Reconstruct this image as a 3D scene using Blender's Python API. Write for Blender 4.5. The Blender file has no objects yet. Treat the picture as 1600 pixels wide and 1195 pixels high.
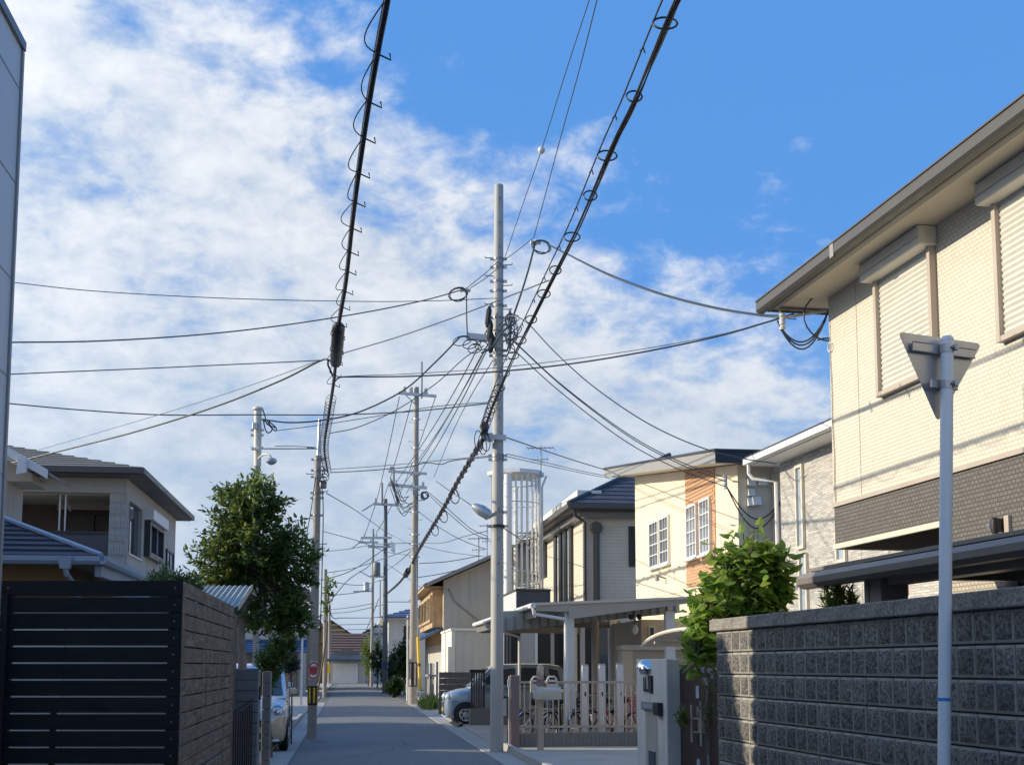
import bpy, bmesh, math, random
from math import radians, sin, cos, pi, atan2, sqrt
from mathutils import Vector, Matrix
random.seed(7)
scene = bpy.context.scene
COL = scene.collection

# ------------------------------------------------------------------ camera
FOC, CX, CY, EYE, PITCH = 1900.0, 800.0, 840.0, 1.6, radians(6)
cam = bpy.data.cameras.new('camera')
cam.sensor_width = 36; cam.sensor_fit = 'HORIZONTAL'; cam.lens = 36 * FOC / 1600
cam.shift_y = (CY - 597.5) / 1600; cam.clip_start = 0.1; cam.clip_end = 3000
camo = bpy.data.objects.new('camera', cam); COL.objects.link(camo)
camo.location = (0, 0, EYE); camo.rotation_euler = (radians(90) + PITCH, 0, 0)
scene.camera = camo
scene.render.resolution_x = 1024; scene.render.resolution_y = 764

# ------------------------------------------------------------------ sun, sky, exposure
SUN_AZ, SUN_EL = radians(-88.6), radians(20)      # azimuth from +Y, negative = left
sl = bpy.data.lights.new('sun', 'SUN'); sl.energy = 3.5; sl.angle = radians(0.5); sl.color = (1.0, 0.89, 0.70)
so = bpy.data.objects.new('sun', sl); COL.objects.link(so)
sdir = Vector((sin(SUN_AZ) * cos(SUN_EL), cos(SUN_AZ) * cos(SUN_EL), sin(SUN_EL)))
so.rotation_euler = (-sdir).to_track_quat('-Z', 'Y').to_euler()
so.location = sdir * 60

world = bpy.data.worlds.new('World'); scene.world = world; world.use_nodes = True
wt = world.node_tree; wt.nodes.clear()
def wn(t, **k):
    n = wt.nodes.new(t)
    for a, b in k.items(): setattr(n, a, b)
    return n
def wl(a, b): wt.links.new(a, b)
def wm(op, a, b=None, c=None, clamp=False):
    n = wn('ShaderNodeMath', operation=op, use_clamp=clamp)
    for i, v in enumerate((a, b, c)):
        if v is None: continue
        if isinstance(v, (int, float)): n.inputs[i].default_value = v
        else: wl(v, n.inputs[i])
    return n.outputs[0]
def wmix(f, a, b):
    n = wn('ShaderNodeMix', data_type='RGBA')
    for s, v in ((n.inputs[0], f), (n.inputs[6], a), (n.inputs[7], b)):
        if isinstance(v, (int, float)): s.default_value = v
        elif isinstance(v, tuple): s.default_value = v + (1,)
        else: wl(v, s)
    return n.outputs[2]
sky = wn('ShaderNodeTexSky', sky_type='NISHITA', sun_disc=False, sun_elevation=SUN_EL, sun_rotation=SUN_AZ,
         altitude=50, air_density=1.0, dust_density=0.6, ozone_density=2.2)
tc = wn('ShaderNodeTexCoord')
sep = wn('ShaderNodeSeparateXYZ'); wl(tc.outputs['Generated'], sep.inputs[0])
dx, dy, dz = sep.outputs
zz = wm('ADD', wm('MAXIMUM', dz, 0.0), 0.42)
cq = wn('ShaderNodeCombineXYZ'); wl(wm('DIVIDE', dx, zz), cq.inputs[0]); wl(wm('DIVIDE', dy, zz), cq.inputs[1]); wl(wm('MULTIPLY', dz, 0.6), cq.inputs[2])
def wnoise(scale, detail, rough, off, lac=2.0, dist=0.0):
    mp = wn('ShaderNodeMapping'); wl(cq.outputs[0], mp.inputs[0]); mp.inputs['Location'].default_value = off
    n = wn('ShaderNodeTexNoise'); wl(mp.outputs[0], n.inputs[0])
    n.inputs['Scale'].default_value = scale; n.inputs['Detail'].default_value = detail
    n.inputs['Roughness'].default_value = rough; n.inputs['Lacunarity'].default_value = lac; n.inputs['Distortion'].default_value = dist
    return n.outputs[0]
def wrange(v, a, b, c=0.0, d=1.0, smooth=True):
    n = wn('ShaderNodeMapRange', interpolation_type='SMOOTHSTEP' if smooth else 'LINEAR')
    wl(v, n.inputs[0])
    for i, x in enumerate((a, b, c, d)): n.inputs[i + 1].default_value = x
    return n.outputs[0]
# a bank of broken cloud low and to the left, its edge running down to the right
bank = wm('SUBTRACT', wm('SUBTRACT', 0.405, dz), wm('MULTIPLY', dx, 0.60))
big = wnoise(2.6, 3, 0.5, (3.1, 1.7, 0)); puff = wnoise(8.0, 5, 0.55, (0.4, 5.2, 0), dist=0.3); fine = wnoise(27.0, 6, 0.6, (7.4, 2.2, 0), dist=0.25)
wisp = wnoise(14.0, 5, 0.6, (1.4, 8.2, 0), dist=1.2)
sig = wm('ADD', wm('MULTIPLY', wm('SUBTRACT', big, 0.5), 1.1), wm('ADD', wm('MULTIPLY', wm('SUBTRACT', puff, 0.5), 1.9), wm('ADD', wm('MULTIPLY', wm('SUBTRACT', fine, 0.5), 0.75), wm('MULTIPLY', wm('SUBTRACT', wisp, 0.5), 0.5))))
cov = wm('ADD', wm('ADD', wrange(bank, -0.16, 0.15, -0.72, 0.66, False), wrange(dz, 0.04, 0.24, 0.45, 0.0)), sig)
alpha = wrange(cov, -0.10, 0.62)
body = wm('ADD', wm('MULTIPLY', puff, 0.55), wm('ADD', wm('MULTIPLY', fine, 0.35), wm('MULTIPLY', big, 0.35)))
thick = wrange(body, 0.47, 0.77)
ccol = wmix(thick, (3.25, 3.7, 4.35), (5.0, 5.15, 5.35))
lowf = wrange(dz, 0.03, 0.33)                     # towards the horizon the bank is seen edge-on and greyer
ccol = wmix(wm('ADD', wm('MULTIPLY', lowf, 0.75), wm('MULTIPLY', thick, 0.25)), (2.55, 3.25, 4.15), ccol)
sd = wn('ShaderNodeVectorMath', operation='DOT_PRODUCT'); wl(tc.outputs['Generated'], sd.inputs[0]); sd.inputs[1].default_value = sdir
glow = wm('ADD', 1.0, wm('MULTIPLY', wm('POWER', wm('MAXIMUM', sd.outputs['Value'], 0.0), 3.0), 1.2))   # thin cloud is brighter towards the sun
vsc = wn('ShaderNodeVectorMath', operation='SCALE'); wl(ccol, vsc.inputs[0]); wl(glow, vsc.inputs['Scale']); ccol = vsc.outputs[0]
skyc = wmix(0.86, sky.outputs[0], (0.58, 1.90, 4.75))
skyc = wmix(wm('MULTIPLY', wrange(dz, 0.0, 0.34, 1.0, 0.0), 0.9), skyc, (2.1, 3.1, 4.5))
col = wmix(wm('MULTIPLY', alpha, 0.95), skyc, ccol)
bg = wn('ShaderNodeBackground'); bg.inputs[1].default_value = 0.126; wl(col, bg.inputs[0])
wo = wn('ShaderNodeOutputWorld'); wl(bg.outputs[0], wo.inputs[0])
vs = scene.view_settings
vs.view_transform = 'Standard'; vs.look = 'None'; vs.gamma = 1.0; vs.exposure = 0.48; vs.use_curve_mapping = False

# ------------------------------------------------------------------ places: the photo's rays turned into points
SPp, CPp = sin(PITCH), cos(PITCH)
AB, AA = radians(7.6), radians(10.47)             # the street, and the near right-hand plots, turn left of the view by this much
def ray(x, y):
    xc, yc = (x - CX) / FOC, (CY - y) / FOC
    return xc, CPp - SPp * yc, SPp + CPp * yc
def W(x, y, D):
    a, b, c = ray(x, y); t = D / b
    return Vector((a * t, D, EYE + c * t))
def to_world(r, u, z, A): return Vector((r * cos(A) - u * sin(A), r * sin(A) + u * cos(A), z))
def to_frame(w, A): return Vector((w[0] * cos(A) + w[1] * sin(A), -w[0] * sin(A) + w[1] * cos(A), w[2]))
def onR(x, y, r, A=AB):
    a, b, c = ray(x, y); q = to_frame((a, b, c), A); t = r / q[0]
    return Vector((r, q[1] * t, EYE + c * t))
def onU(x, y, u, A=AB):
    a, b, c = ray(x, y); q = to_frame((a, b, c), A); t = u / q[1]
    return Vector((q[0] * t, u, EYE + c * t))
def onZ(x, y, z=0, A=AB):
    a, b, c = ray(x, y); q = to_frame((a, b, c), A); t = (z - EYE) / c
    return Vector((q[0] * t, q[1] * t, z))

# ------------------------------------------------------------------ mesh helpers
class MB:
    def __init__(s): s.v = []; s.f = []; s.sm = False
    def add(s, vs, fs):
        o = len(s.v); s.v += [Vector(p) for p in vs]; s.f += [[i + o for i in f] for f in fs]; return s
    def box(s, x0, x1, y0, y1, z0, z1, c=0.0):
        if x0 > x1: x0, x1 = x1, x0
        if y0 > y1: y0, y1 = y1, y0
        if z0 > z1: z0, z1 = z1, z0
        if c <= 0:
            return s.add([(x0,y0,z0),(x1,y0,z0),(x1,y1,z0),(x0,y1,z0),(x0,y0,z1),(x1,y0,z1),(x1,y1,z1),(x0,y1,z1)],
                         [(0,3,2,1),(4,5,6,7),(0,1,5,4),(1,2,6,5),(2,3,7,6),(3,0,4,7)])
        c = min(c, (x1-x0)*.45, (y1-y0)*.45, (z1-z0)*.45)
        lo, hi = (x0, y0, z0), (x1, y1, z1); vs = []; idx = {}
        for sx in (0,1):
            for sy in (0,1):
                for sz in (0,1):
                    for ax in range(3):
                        p = []
                        for k, b in enumerate((sx, sy, sz)):
                            base = hi[k] if b else lo[k]
                            p.append(base if k == ax else base + (-c if b else c))
                        idx[(sx,sy,sz,ax)] = len(vs); vs.append(p)
        fs = []
        for ax in range(3):
            o = [k for k in range(3) if k != ax]
            for b in (0, 1):
                q = []
                for (i, j) in ((0,0),(1,0),(1,1),(0,1)):
                    t = [0,0,0]; t[ax] = b; t[o[0]] = i; t[o[1]] = j; q.append(idx[(t[0],t[1],t[2],ax)])
                fs.append(q)
        for ax in range(3):
            o = [k for k in range(3) if k != ax]
            for i in (0,1):
                for j in (0,1):
                    t0 = [0,0,0]; t0[o[0]] = i; t0[o[1]] = j; t1 = list(t0); t1[ax] = 1
                    fs.append([idx[tuple(t0)+(o[0],)], idx[tuple(t1)+(o[0],)], idx[tuple(t1)+(o[1],)], idx[tuple(t0)+(o[1],)]])
        for sx in (0,1):
            for sy in (0,1):
                for sz in (0,1): fs.append([idx[(sx,sy,sz,k)] for k in range(3)])
        return s.add(vs, fs)
    def quad(s, a, b, c, d): return s.add([a, b, c, d], [(0,1,2,3)])
    def slab(s, pts, t):                          # polygon thickened by vector t
        n = len(pts); t = Vector(t); p = [Vector(q) for q in pts]
        return s.add(p + [q + t for q in p], [tuple(range(n))[::-1], tuple(range(n, 2*n))] + [(i, (i+1)%n, (i+1)%n+n, i+n) for i in range(n)])
    def tube(s, pts, rad, n=6, cap=True):
        pts = [Vector(p) for p in pts]
        if len(pts) < 2: return s
        rads = rad if isinstance(rad, (list, tuple)) else [rad] * len(pts)
        T = []
        for i in range(len(pts)):
            a = pts[max(i-1, 0)]; b = pts[min(i+1, len(pts)-1)]; d = b - a
            T.append(d.normalized() if d.length > 1e-9 else Vector((0,0,1)))
        up = Vector((0,0,1)) if abs(T[0].z) < .9 else Vector((1,0,0))
        N = (up - T[0] * up.dot(T[0])).normalized(); vs = []; fs = []
        for i, p in enumerate(pts):
            N = (N - T[i] * N.dot(T[i]))
            N = N.normalized() if N.length > 1e-6 else T[i].orthogonal().normalized()
            Bn = T[i].cross(N)
            for k in range(n):
                a = 2*pi*k/n; vs.append(p + (N*cos(a) + Bn*sin(a)) * rads[i])
        for i in range(len(pts)-1):
            for k in range(n): fs.append((i*n+k, i*n+(k+1)%n, (i+1)*n+(k+1)%n, (i+1)*n+k))
        if cap: fs.append(tuple(range(n))[::-1]); fs.append(tuple(range((len(pts)-1)*n, len(pts)*n)))
        s.sm = True
        return s.add(vs, fs)
    def lathe(s, prof, n=16, at=(0,0,0), axis='z'):
        vs = []; fs = []; at = Vector(at); m = len(prof)
        for (r, z) in prof:
            for k in range(n):
                a = 2*pi*k/n; q = (r*cos(a), r*sin(a), z)
                if axis == 'x': q = (q[2], q[0], q[1])
                if axis == 'y': q = (q[0], q[2], q[1])
                vs.append(at + Vector(q))
        for i in range(m-1):
            for k in range(n): fs.append((i*n+k, i*n+(k+1)%n, (i+1)*n+(k+1)%n, (i+1)*n+k))
        fs.append(tuple(range(n))[::-1]); fs.append(tuple(range((m-1)*n, m*n)))
        s.sm = True
        return s.add(vs, fs)
    def mesh(s, name, mat, off=(0,0,0), ang=35):
        me = bpy.data.meshes.new(name); off = Vector(off)
        me.from_pydata([tuple(p - off) for p in s.v], [], [tuple(f) for f in s.f])
        bm = bmesh.new(); bm.from_mesh(me); bmesh.ops.recalc_face_normals(bm, faces=bm.faces); bm.to_mesh(me); bm.free()
        if s.sm:
            me.polygons.foreach_set('use_smooth', [True] * len(me.polygons))
            me.set_sharp_from_angle(angle=radians(ang))
        if mat: me.materials.append(mat)
        return me

def link(name, data, parent=None, loc=(0,0,0), rot=(0,0,0)):
    o = bpy.data.objects.new(name, data); COL.objects.link(o); o.location = loc; o.rotation_euler = rot
    if parent: o.parent = parent
    return o
def tag(o, label=None, cat=None, group=None, kind=None):
    for k, v in (('label', label), ('category', cat), ('group', group), ('kind', kind)):
        if v: o[k] = v
    return o
class T:                                          # a thing: an Empty at its base in a turned frame
    def __init__(s, name, label, cat, r=0, u=0, A=AB, z=0, group=None):
        s.o = Vector((r, u, z)); s.A = A
        s.e = link(name, None, None, to_world(r, u, z, A), (0, 0, A)); tag(s.e, label, cat, group)
        s.e.empty_display_size = .2
    def part(s, name, mb, mat, parent=None, label=None, kind=None, ang=35):
        o = link(name, mb.mesh(name, mat, s.o, ang), parent or s.e)
        return tag(o, label, kind=kind)
    def box(s, name, r0, r1, u0, u1, z0, z1, mat, parent=None, c=0, label=None):
        return s.part(name, MB().box(r0, r1, u0, u1, z0, z1, c), mat, parent, label)
    def inst(s, name, me, loc, parent=None, rot=(0,0,0)):
        return link(name, me, parent or s.e, Vector(loc) - s.o, rot)
def solo(name, label, cat, mb, mat, A=None, group=None, kind=None, ang=35):
    o0 = Vector(mb.v[0]); lo = Vector((min(p.x for p in mb.v), min(p.y for p in mb.v), min(p.z for p in mb.v))); hi = Vector((max(p.x for p in mb.v), max(p.y for p in mb.v), 0))
    og = Vector(((lo.x+hi.x)/2, (lo.y+hi.y)/2, lo.z))
    if A is None: o = link(name, mb.mesh(name, mat, og, ang), None, og)
    else: o = link(name, mb.mesh(name, mat, og, ang), None, to_world(og.x, og.y, og.z, A), (0,0,A))
    return tag(o, label, cat, group, kind)

# ------------------------------------------------------------------ materials
MATS = {}
class N:
    def __init__(s, m): s.t = m.node_tree; s.m = m
    def n(s, t, **k):
        q = s.t.nodes.new(t)
        for a, b in k.items(): setattr(q, a, b)
        return q
    def l(s, a, b): s.t.links.new(a, b)
    def set(s, sock, v):
        if isinstance(v, (int, float)): sock.default_value = v
        elif isinstance(v, (tuple, list)): sock.default_value = tuple(v) + ((1,) if len(sock.default_value) == 4 and len(v) == 3 else ())
        else: s.l(v, sock)
    def mix(s, f, a, b, mode='MIX'):
        q = s.n('ShaderNodeMix', data_type='RGBA', blend_type=mode)
        s.set(q.inputs[0], f); s.set(q.inputs[6], a); s.set(q.inputs[7], b); return q.outputs[2]
    def math(s, op, a, b=0.0, clamp=False):
        q = s.n('ShaderNodeMath', operation=op, use_clamp=clamp); s.set(q.inputs[0], a); s.set(q.inputs[1], b); return q.outputs[0]
    def ramp(s, v, a, b, c=0.0, d=1.0):
        q = s.n('ShaderNodeMapRange'); s.l(v, q.inputs[0])
        for i, x in enumerate((a, b, c, d)): q.inputs[i+1].default_value = x
        return q.outputs[0]
    def co(s, scale=(1,1,1), kind='Object'):
        q = s.n('ShaderNodeTexCoord'); mp = s.n('ShaderNodeMapping'); s.l(q.outputs[kind], mp.inputs[0]); mp.inputs['Scale'].default_value = scale; return mp.outputs[0]
    def noise(s, scale, detail=4, rough=.55, vec=None, dist=0):
        q = s.n('ShaderNodeTexNoise'); s.l(vec if vec is not None else s.co(), q.inputs[0])
        q.inputs['Scale'].default_value = scale; q.inputs['Detail'].default_value = detail; q.inputs['Roughness'].default_value = rough; q.inputs['Distortion'].default_value = dist
        return q.outputs[0]
    def wallco(s):                                # (horizontal run, height, 0) on any upright face
        q = s.n('ShaderNodeTexCoord'); sp_ = s.n('ShaderNodeSeparateXYZ'); s.l(q.outputs['Object'], sp_.inputs[0])
        c = s.n('ShaderNodeCombineXYZ'); s.l(s.math('ADD', sp_.outputs[0], sp_.outputs[1]), c.inputs[0]); s.l(sp_.outputs[2], c.inputs[1]); return c.outputs[0]
    def bump(s, h, strength=.3, dist=.01):
        q = s.n('ShaderNodeBump'); q.inputs['Strength'].default_value = strength; q.inputs['Distance'].default_value = dist; s.l(h, q.inputs['Height']); return q.outputs[0]
    def out(s, col, rough=.7, bump=None, metal=0.0, spec=.5, **k):
        b = s.n('ShaderNodeBsdfPrincipled'); s.set(b.inputs['Base Color'], col); s.set(b.inputs['Roughness'], rough); s.set(b.inputs['Metallic'], metal); s.set(b.inputs['Specular IOR Level'], spec)
        if bump is not None: s.l(bump, b.inputs['Normal'])
        for a, v in k.items(): s.set(b.inputs[a.replace('_', ' ')], v)
        o = s.n('ShaderNodeOutputMaterial'); s.l(b.outputs[0], o.inputs[0]); return b
def newmat(name):
    m = bpy.data.materials.new(name); m.use_nodes = True; m.node_tree.nodes.clear(); MATS[name] = m; return N(m)
def scl(c, k): return tuple(min(1, x*k) for x in c)
def plain(name, c, rough=.6, var=.18, scale=3.0, fine=60, bump=.08, metal=0.0, spec=.5, streak=0.0, **k):
    n = newmat(name); a = n.noise(scale, 5); b = n.noise(fine, 3)
    col = n.mix(n.ramp(a, .3, .7), scl(c, 1-var), scl(c, 1+var))
    col = n.mix(n.ramp(b, .35, .65, 0, .5), col, scl(c, 1-var*.8))
    if streak:
        st = n.noise(1.0, 5, .6, n.co((5, 5, .35)))
        col = n.mix(n.ramp(st, .48, .75, 0, streak), col, scl(c, .45))
    n.out(col, n.ramp(a, .3, .7, max(.02, rough-.07), min(1, rough+.07)), n.bump(b, bump, .004) if bump else None, metal, spec, **k)
    return n.m
def bricky(name, c1, c2, cm, bw, bh, mortar, rough=.75, off=.5, bump=.6, dist=.006, stain=.25, squash=1.0):
    n = newmat(name); v = n.wallco(); q = n.n('ShaderNodeTexBrick'); n.l(v, q.inputs[0]); q.offset = off; q.squash = squash; q.squash_frequency = 3
    n.set(q.inputs['Color1'], c1); n.set(q.inputs['Color2'], c2); n.set(q.inputs['Mortar'], cm)
    for a, x in (('Scale', 1.0), ('Mortar Size', mortar), ('Mortar Smooth', .25), ('Bias', 0.0), ('Brick Width', bw), ('Row Height', bh)): q.inputs[a].default_value = x
    big = n.noise(1.3, 5); fi = n.noise(90, 2)
    st = n.noise(1.0, 5, .6, n.co((4, 4, .3)))
    col = n.mix(n.ramp(big, .35, .7, 0, stain), q.outputs[0], scl(c1, .72)); col = n.mix(n.ramp(st, .52, .8, 0, stain), col, scl(c1, .6))
    h = n.math('ADD', n.math('MULTIPLY', n.math('SUBTRACT', 1.0, q.outputs['Fac']), 1.0), n.math('MULTIPLY', fi, .25))
    n.out(col, rough, n.bump(h, bump, dist)); return n.m
def lap(name, c, pitch, depth=.02, dark=.5, rough=.7):
    n = newmat(name); q = n.n('ShaderNodeTexCoord'); sp_ = n.n('ShaderNodeSeparateXYZ'); n.l(q.outputs['Object'], sp_.inputs[0])
    fr = n.math('FRACT', n.math('DIVIDE', n.math('ADD', sp_.outputs[2], 50.0), pitch))
    g = n.ramp(fr, 0.0, .14); big = n.noise(1.2, 5)
    col = n.mix(n.ramp(big, .3, .7), scl(c, .9), scl(c, 1.06)); col = n.mix(g, scl(c, dark), col)
    st = n.noise(1.0, 5, .6, n.co((4, 4, .3))); col = n.mix(n.ramp(st, .5, .8, 0, .25), col, scl(c, .6))
    n.out(col, rough, n.bump(g, .5, depth)); return n.m

# --- ground stuff
n = newmat('asphalt'); a = n.noise(.35, 6, .6); b = n.noise(140, 3, .6); c_ = n.noise(2.2, 5, .6); d_ = n.noise(1.1, 6, .65, n.co((3.0, .25, 1)))
col = n.mix(n.ramp(a, .35, .68), (.140,.142,.142), (.195,.194,.188)); col = n.mix(n.ramp(b, .42, .7, 0, .55), col, (.29,.285,.275)); col = n.mix(n.ramp(c_, .55, .75, 0, .4), col, (.11,.112,.114)); col = n.mix(n.ramp(d_, .5, .72, 0, .4), col, (.23,.228,.22))
vo = n.n('ShaderNodeTexVoronoi', feature='DISTANCE_TO_EDGE'); n.l(n.n('ShaderNodeMix').outputs[0] if False else n.co((.8, .45, 1)), vo.inputs[0]); vo.inputs['Scale'].default_value = .8
crk = n.math('MULTIPLY', n.ramp(vo.outputs[0], .0, .012, 1, 0), n.ramp(n.noise(.5, 3), .48, .6))
col = n.mix(n.math('MULTIPLY', crk, .75), col, (.035,.036,.038))
n.out(col, .82, n.bump(n.math('SUBTRACT', b, crk), .5, .006))
plain('ground_earth', (.23,.22,.20), .9, .25, .4, 30, .3)
plain('concrete', (.44,.41,.36), .8, .16, 1.2, 70, .2, streak=.2)
plain('concrete_gutter', (.40,.385,.35), .82, .2, 2.5, 70, .3)
plain('concrete_dark', (.22,.215,.205), .85, .25, 2.5, 60, .3, streak=.35)
plain('concrete_pole', (.45,.435,.40), .7, .1, 1.6, 80, .12, streak=.22)
plain('concrete_pole_old', (.37,.325,.265), .8, .16, 2, 60, .2, streak=.3)
plain('concrete_pole_dark', (.17,.17,.17), .8, .16, 2, 60, .2, streak=.3)
plain('gatepost_concrete', (.68,.66,.61), .75, .14, 2.2, 45, .18, streak=.45)
# split faced block
n = newmat('split_block'); oi = n.n('ShaderNodeObjectInfo'); rv = n.n('ShaderNodeVectorMath', operation='SCALE'); n.l(oi.outputs['Location'], rv.inputs[0]); rv.inputs['Scale'].default_value = 7.0
pv = n.n('ShaderNodeVectorMath', operation='ADD'); n.l(n.co(), pv.inputs[0]); n.l(rv.outputs[0], pv.inputs[1]); pv = pv.outputs[0]
a = n.noise(40, 6, .72, pv); b = n.noise(95, 4, .65, pv); c_ = n.noise(1.5, 5, .6, n.n('ShaderNodeNewGeometry').outputs['Position']); e2 = n.noise(9, 4, .6, pv)
vo = n.n('ShaderNodeTexVoronoi'); n.l(pv, vo.inputs[0]); vo.inputs['Scale'].default_value = 48
col = n.mix(n.ramp(a, .40, .62), (.085,.08,.07), (.42,.39,.34)); col = n.mix(n.ramp(e2, .55, .72, 0, .45), col, (.27,.255,.225)); col = n.mix(n.ramp(b, .56, .68, 0, .8), col, (.03,.03,.03)); col = n.mix(n.ramp(vo.outputs[0], .0, .16, .9, 0), col, (.75,.72,.65))
tone = n.ramp(oi.outputs['Random'], 0, 1, .8, 1.25); tn = n.n('ShaderNodeCombineXYZ')
for q in range(3): n.l(tone, tn.inputs[q])
col = n.mix(1.0, col, tn.outputs[0], 'MULTIPLY'); col = n.mix(n.ramp(c_, .5, .75, 0, .45), col, (.10,.10,.085))
n.out(col, .85, n.bump(n.math('ADD', a, n.math('MULTIPLY', b, .6)), 1.0, .03))
n = newmat('split_coping'); a = n.noise(45, 5, .7); b = n.noise(120, 3); c_ = n.noise(3, 5)
col = n.mix(n.ramp(a, .35, .68), (.13,.12,.105), (.44,.40,.345)); col = n.mix(n.ramp(c_, .45, .7, 0, .55), col, (.07,.07,.062))
n.out(col, .88, n.bump(a, .8, .01))
plain('block_margin', (.36,.34,.295), .85, .22, 5, 60, .3, streak=.35)
plain('soffit_shaded', (.075,.066,.055), .95, .1, 3, 60, .1, spec=.1)  # soffit colour darkened to stand for the shade under the overhang
plain('mortar', (.13,.13,.13), .9, .15, 4, 60, .2)
# fences and wood
n = newmat('dark_board'); oi = n.n('ShaderNodeObjectInfo'); a = n.noise(3.0, 6, .6, n.co((1, 1, 12))); b = n.noise(2.0, 5, .6)
col = n.mix(n.ramp(a, .3, .7), (.008,.0083,.0092), (.022,.0218,.022)); col = n.mix(n.ramp(b, .5, .75, 0, .5), col, (.030,.028,.025)); col = n.mix(n.ramp(oi.outputs['Random'], 0, 1, 0, .4), col, (.012,.012,.012)); n.out(col, .62, n.bump(a, .25, .004), spec=.3)
n = newmat('weathered_board'); oi = n.n('ShaderNodeObjectInfo'); a = n.noise(2.2, 6, .6, n.co((1.2, 1.2, 10)), .8); b = n.noise(2.6, 5, .6, n.co((1, 1, 1.6)))
col = n.mix(n.ramp(a, .32, .7), (.095,.080,.060), (.34,.28,.21)); col = n.mix(n.ramp(b, .45, .7, 0, .8), col, (.066,.057,.047)); col = n.mix(n.ramp(oi.outputs['Random'], 0, 1, 0, .55), col, (.19,.155,.115))
n.out(col, .8, n.bump(a, .5, .006), spec=.25)
plain('wood_old', (.52,.37,.21), .75, .3, 3, 30, .3, streak=.4)
plain('wood_grey', (.30,.31,.32), .8, .3, 3, 30, .3, streak=.5)
# house walls
bricky('mosaic_cream', (.72,.67,.555), (.65,.60,.49), (.50,.455,.37), .066, .043, .0060, stain=.22)
bricky('mosaic_dark', (.165,.152,.138), (.125,.116,.106), (.062,.058,.052), .066, .043, .0065, stain=.15)
bricky('mosaic_tan', (.52,.46,.36), (.46,.41,.32), (.26,.23,.19), .066, .043, .0065, stain=.15)
bricky('stone_ledger', (.60,.565,.505), (.37,.355,.335), (.34,.33,.31), .17, .037, .003, off=.42, bump=.9, dist=.016, stain=.1)
bricky('brick_orange', (.60,.35,.19), (.50,.28,.14), (.38,.24,.16), .22, .075, .010, stain=.15)
bricky('tile_panel', (.40,.40,.385), (.34,.34,.33), (.22,.22,.21), .16, .115, .004, stain=.3)
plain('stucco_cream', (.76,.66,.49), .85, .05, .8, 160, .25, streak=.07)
plain('stucco_cream_shaded', (.62,.545,.43), .85, .06, .8, 160, .25, streak=.1)  # copy of the cream stucco with shade put into its colour
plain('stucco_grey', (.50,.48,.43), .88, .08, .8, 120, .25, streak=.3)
plain('stucco_white', (.74,.71,.62), .85, .07, .8, 120, .2, streak=.25)
plain('stucco_brown', (.40,.235,.10), .85, .1, .8, 120, .2, streak=.15)
plain('panel_grey', (.60,.60,.59), .5, .05, .7, 60, .03, streak=.05)
plain('panel_beige', (.47,.445,.395), .8, .08, .9, 90, .15, streak=.25)
lap('siding_beige', (.66,.585,.46), .115, .012, .55)
lap('siding_brown', (.20,.17,.14), .10, .012, .5)
lap('balcony_navy', (.075,.08,.095), .07, .006, .6, .5)
# metal, plastic, trims
plain('trim_brown', (.085,.075,.068), .45, .08, 4, 60, .03)
plain('trim_greybrown', (.20,.19,.175), .42, .06, 3, 60, .02)
plain('trim_grey', (.30,.29,.27), .45, .06, 3, 60, .02)
plain('trim_cream', (.66,.61,.50), .5, .05, 3, 60, .02)
plain('soffit_cream', (.66,.59,.46), .8, .04, 2, 90, .05)
plain('shutter_cream', (.66,.63,.55), .5, .05, 3, 60, .02, streak=.06)
plain('gutter_dark', (.075,.072,.064), .45, .06, 3, 60, .02)
plain('trim_beige', (.47,.40,.33), .5, .05, 3, 60, .02)
plain('trim_white', (.76,.75,.72), .45, .05, 3, 60, .02)
plain('gutter_blue', (.34,.42,.52), .4, .06, 3, 60, .02)
plain('black_metal', (.018,.018,.02), .42, .1, 4, 60, .03)
plain('dark_frame', (.035,.036,.04), .4, .1, 4, 60, .02)
plain('galvanised', (.50,.52,.53), .42, .1, 5, 80, .05, metal=.65)
plain('galvanised_dark', (.28,.29,.30), .5, .12, 5, 80, .05, metal=.55)
plain('alu_bronze', (.50,.42,.34), .4, .06, 4, 80, .02, metal=.35)
plain('mail_tan', (.55,.49,.40), .4, .06, 4, 80, .02, metal=.2)
plain('alu_white', (.76,.74,.70), .42, .05, 4, 80, .02)
plain('sheet_roof_grey', (.42,.43,.40), .5, .1, 2, 60, .03, metal=.25, streak=.2)
plain('sign_steel', (.55,.55,.55), .40, .1, 6, 80, .05, metal=.75, streak=.35)
plain('sign_pole_paint', (.84,.86,.87), .35, .05, 3, 80, .03, streak=.1)
plain('carport_polymer', (.47,.41,.335), .45, .08, 2, 60, .02)
plain('carport_dark', (.205,.185,.165), .4, .07, 3, 60, .02)
plain('cable_black', (.020,.019,.024), .5, .2, 8, 90, .05)
plain('cable_blue', (.035,.05,.07), .5, .2, 8, 90, .05)
plain('cable_grey', (.10,.115,.125), .5, .2, 8, 90, .05)
plain('cable_sheath', (.085,.075,.085), .42, .2, 8, 90, .05)
plain('porcelain', (.66,.66,.64), .25, .06, 8, 90, .0)
plain('yellow_sleeve', (.85,.52,.02), .5, .08, 2, 60, .03, streak=.25)
plain('stripe_yellow', (.80,.45,.02), .5, .08, 4, 60, .03)
plain('stripe_black', (.02,.02,.02), .5, .1, 4, 60, .03)
plain('sign_red', (.55,.05,.035), .45, .1, 4, 60, .02)
plain('orange_box', (.75,.17,.03), .45, .06, 4, 60, .02)
plain('blue_tape', (.05,.28,.70), .4, .06, 4, 60, .02)
plain('roof_slate', (.060,.066,.085), .75, .2, 4, 50, .2)
plain('roof_slate_dark', (.035,.037,.045), .5, .15, 4, 50, .1)
plain('roof_grey_brown', (.26,.235,.20), .8, .2, 3, 50, .2)
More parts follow.
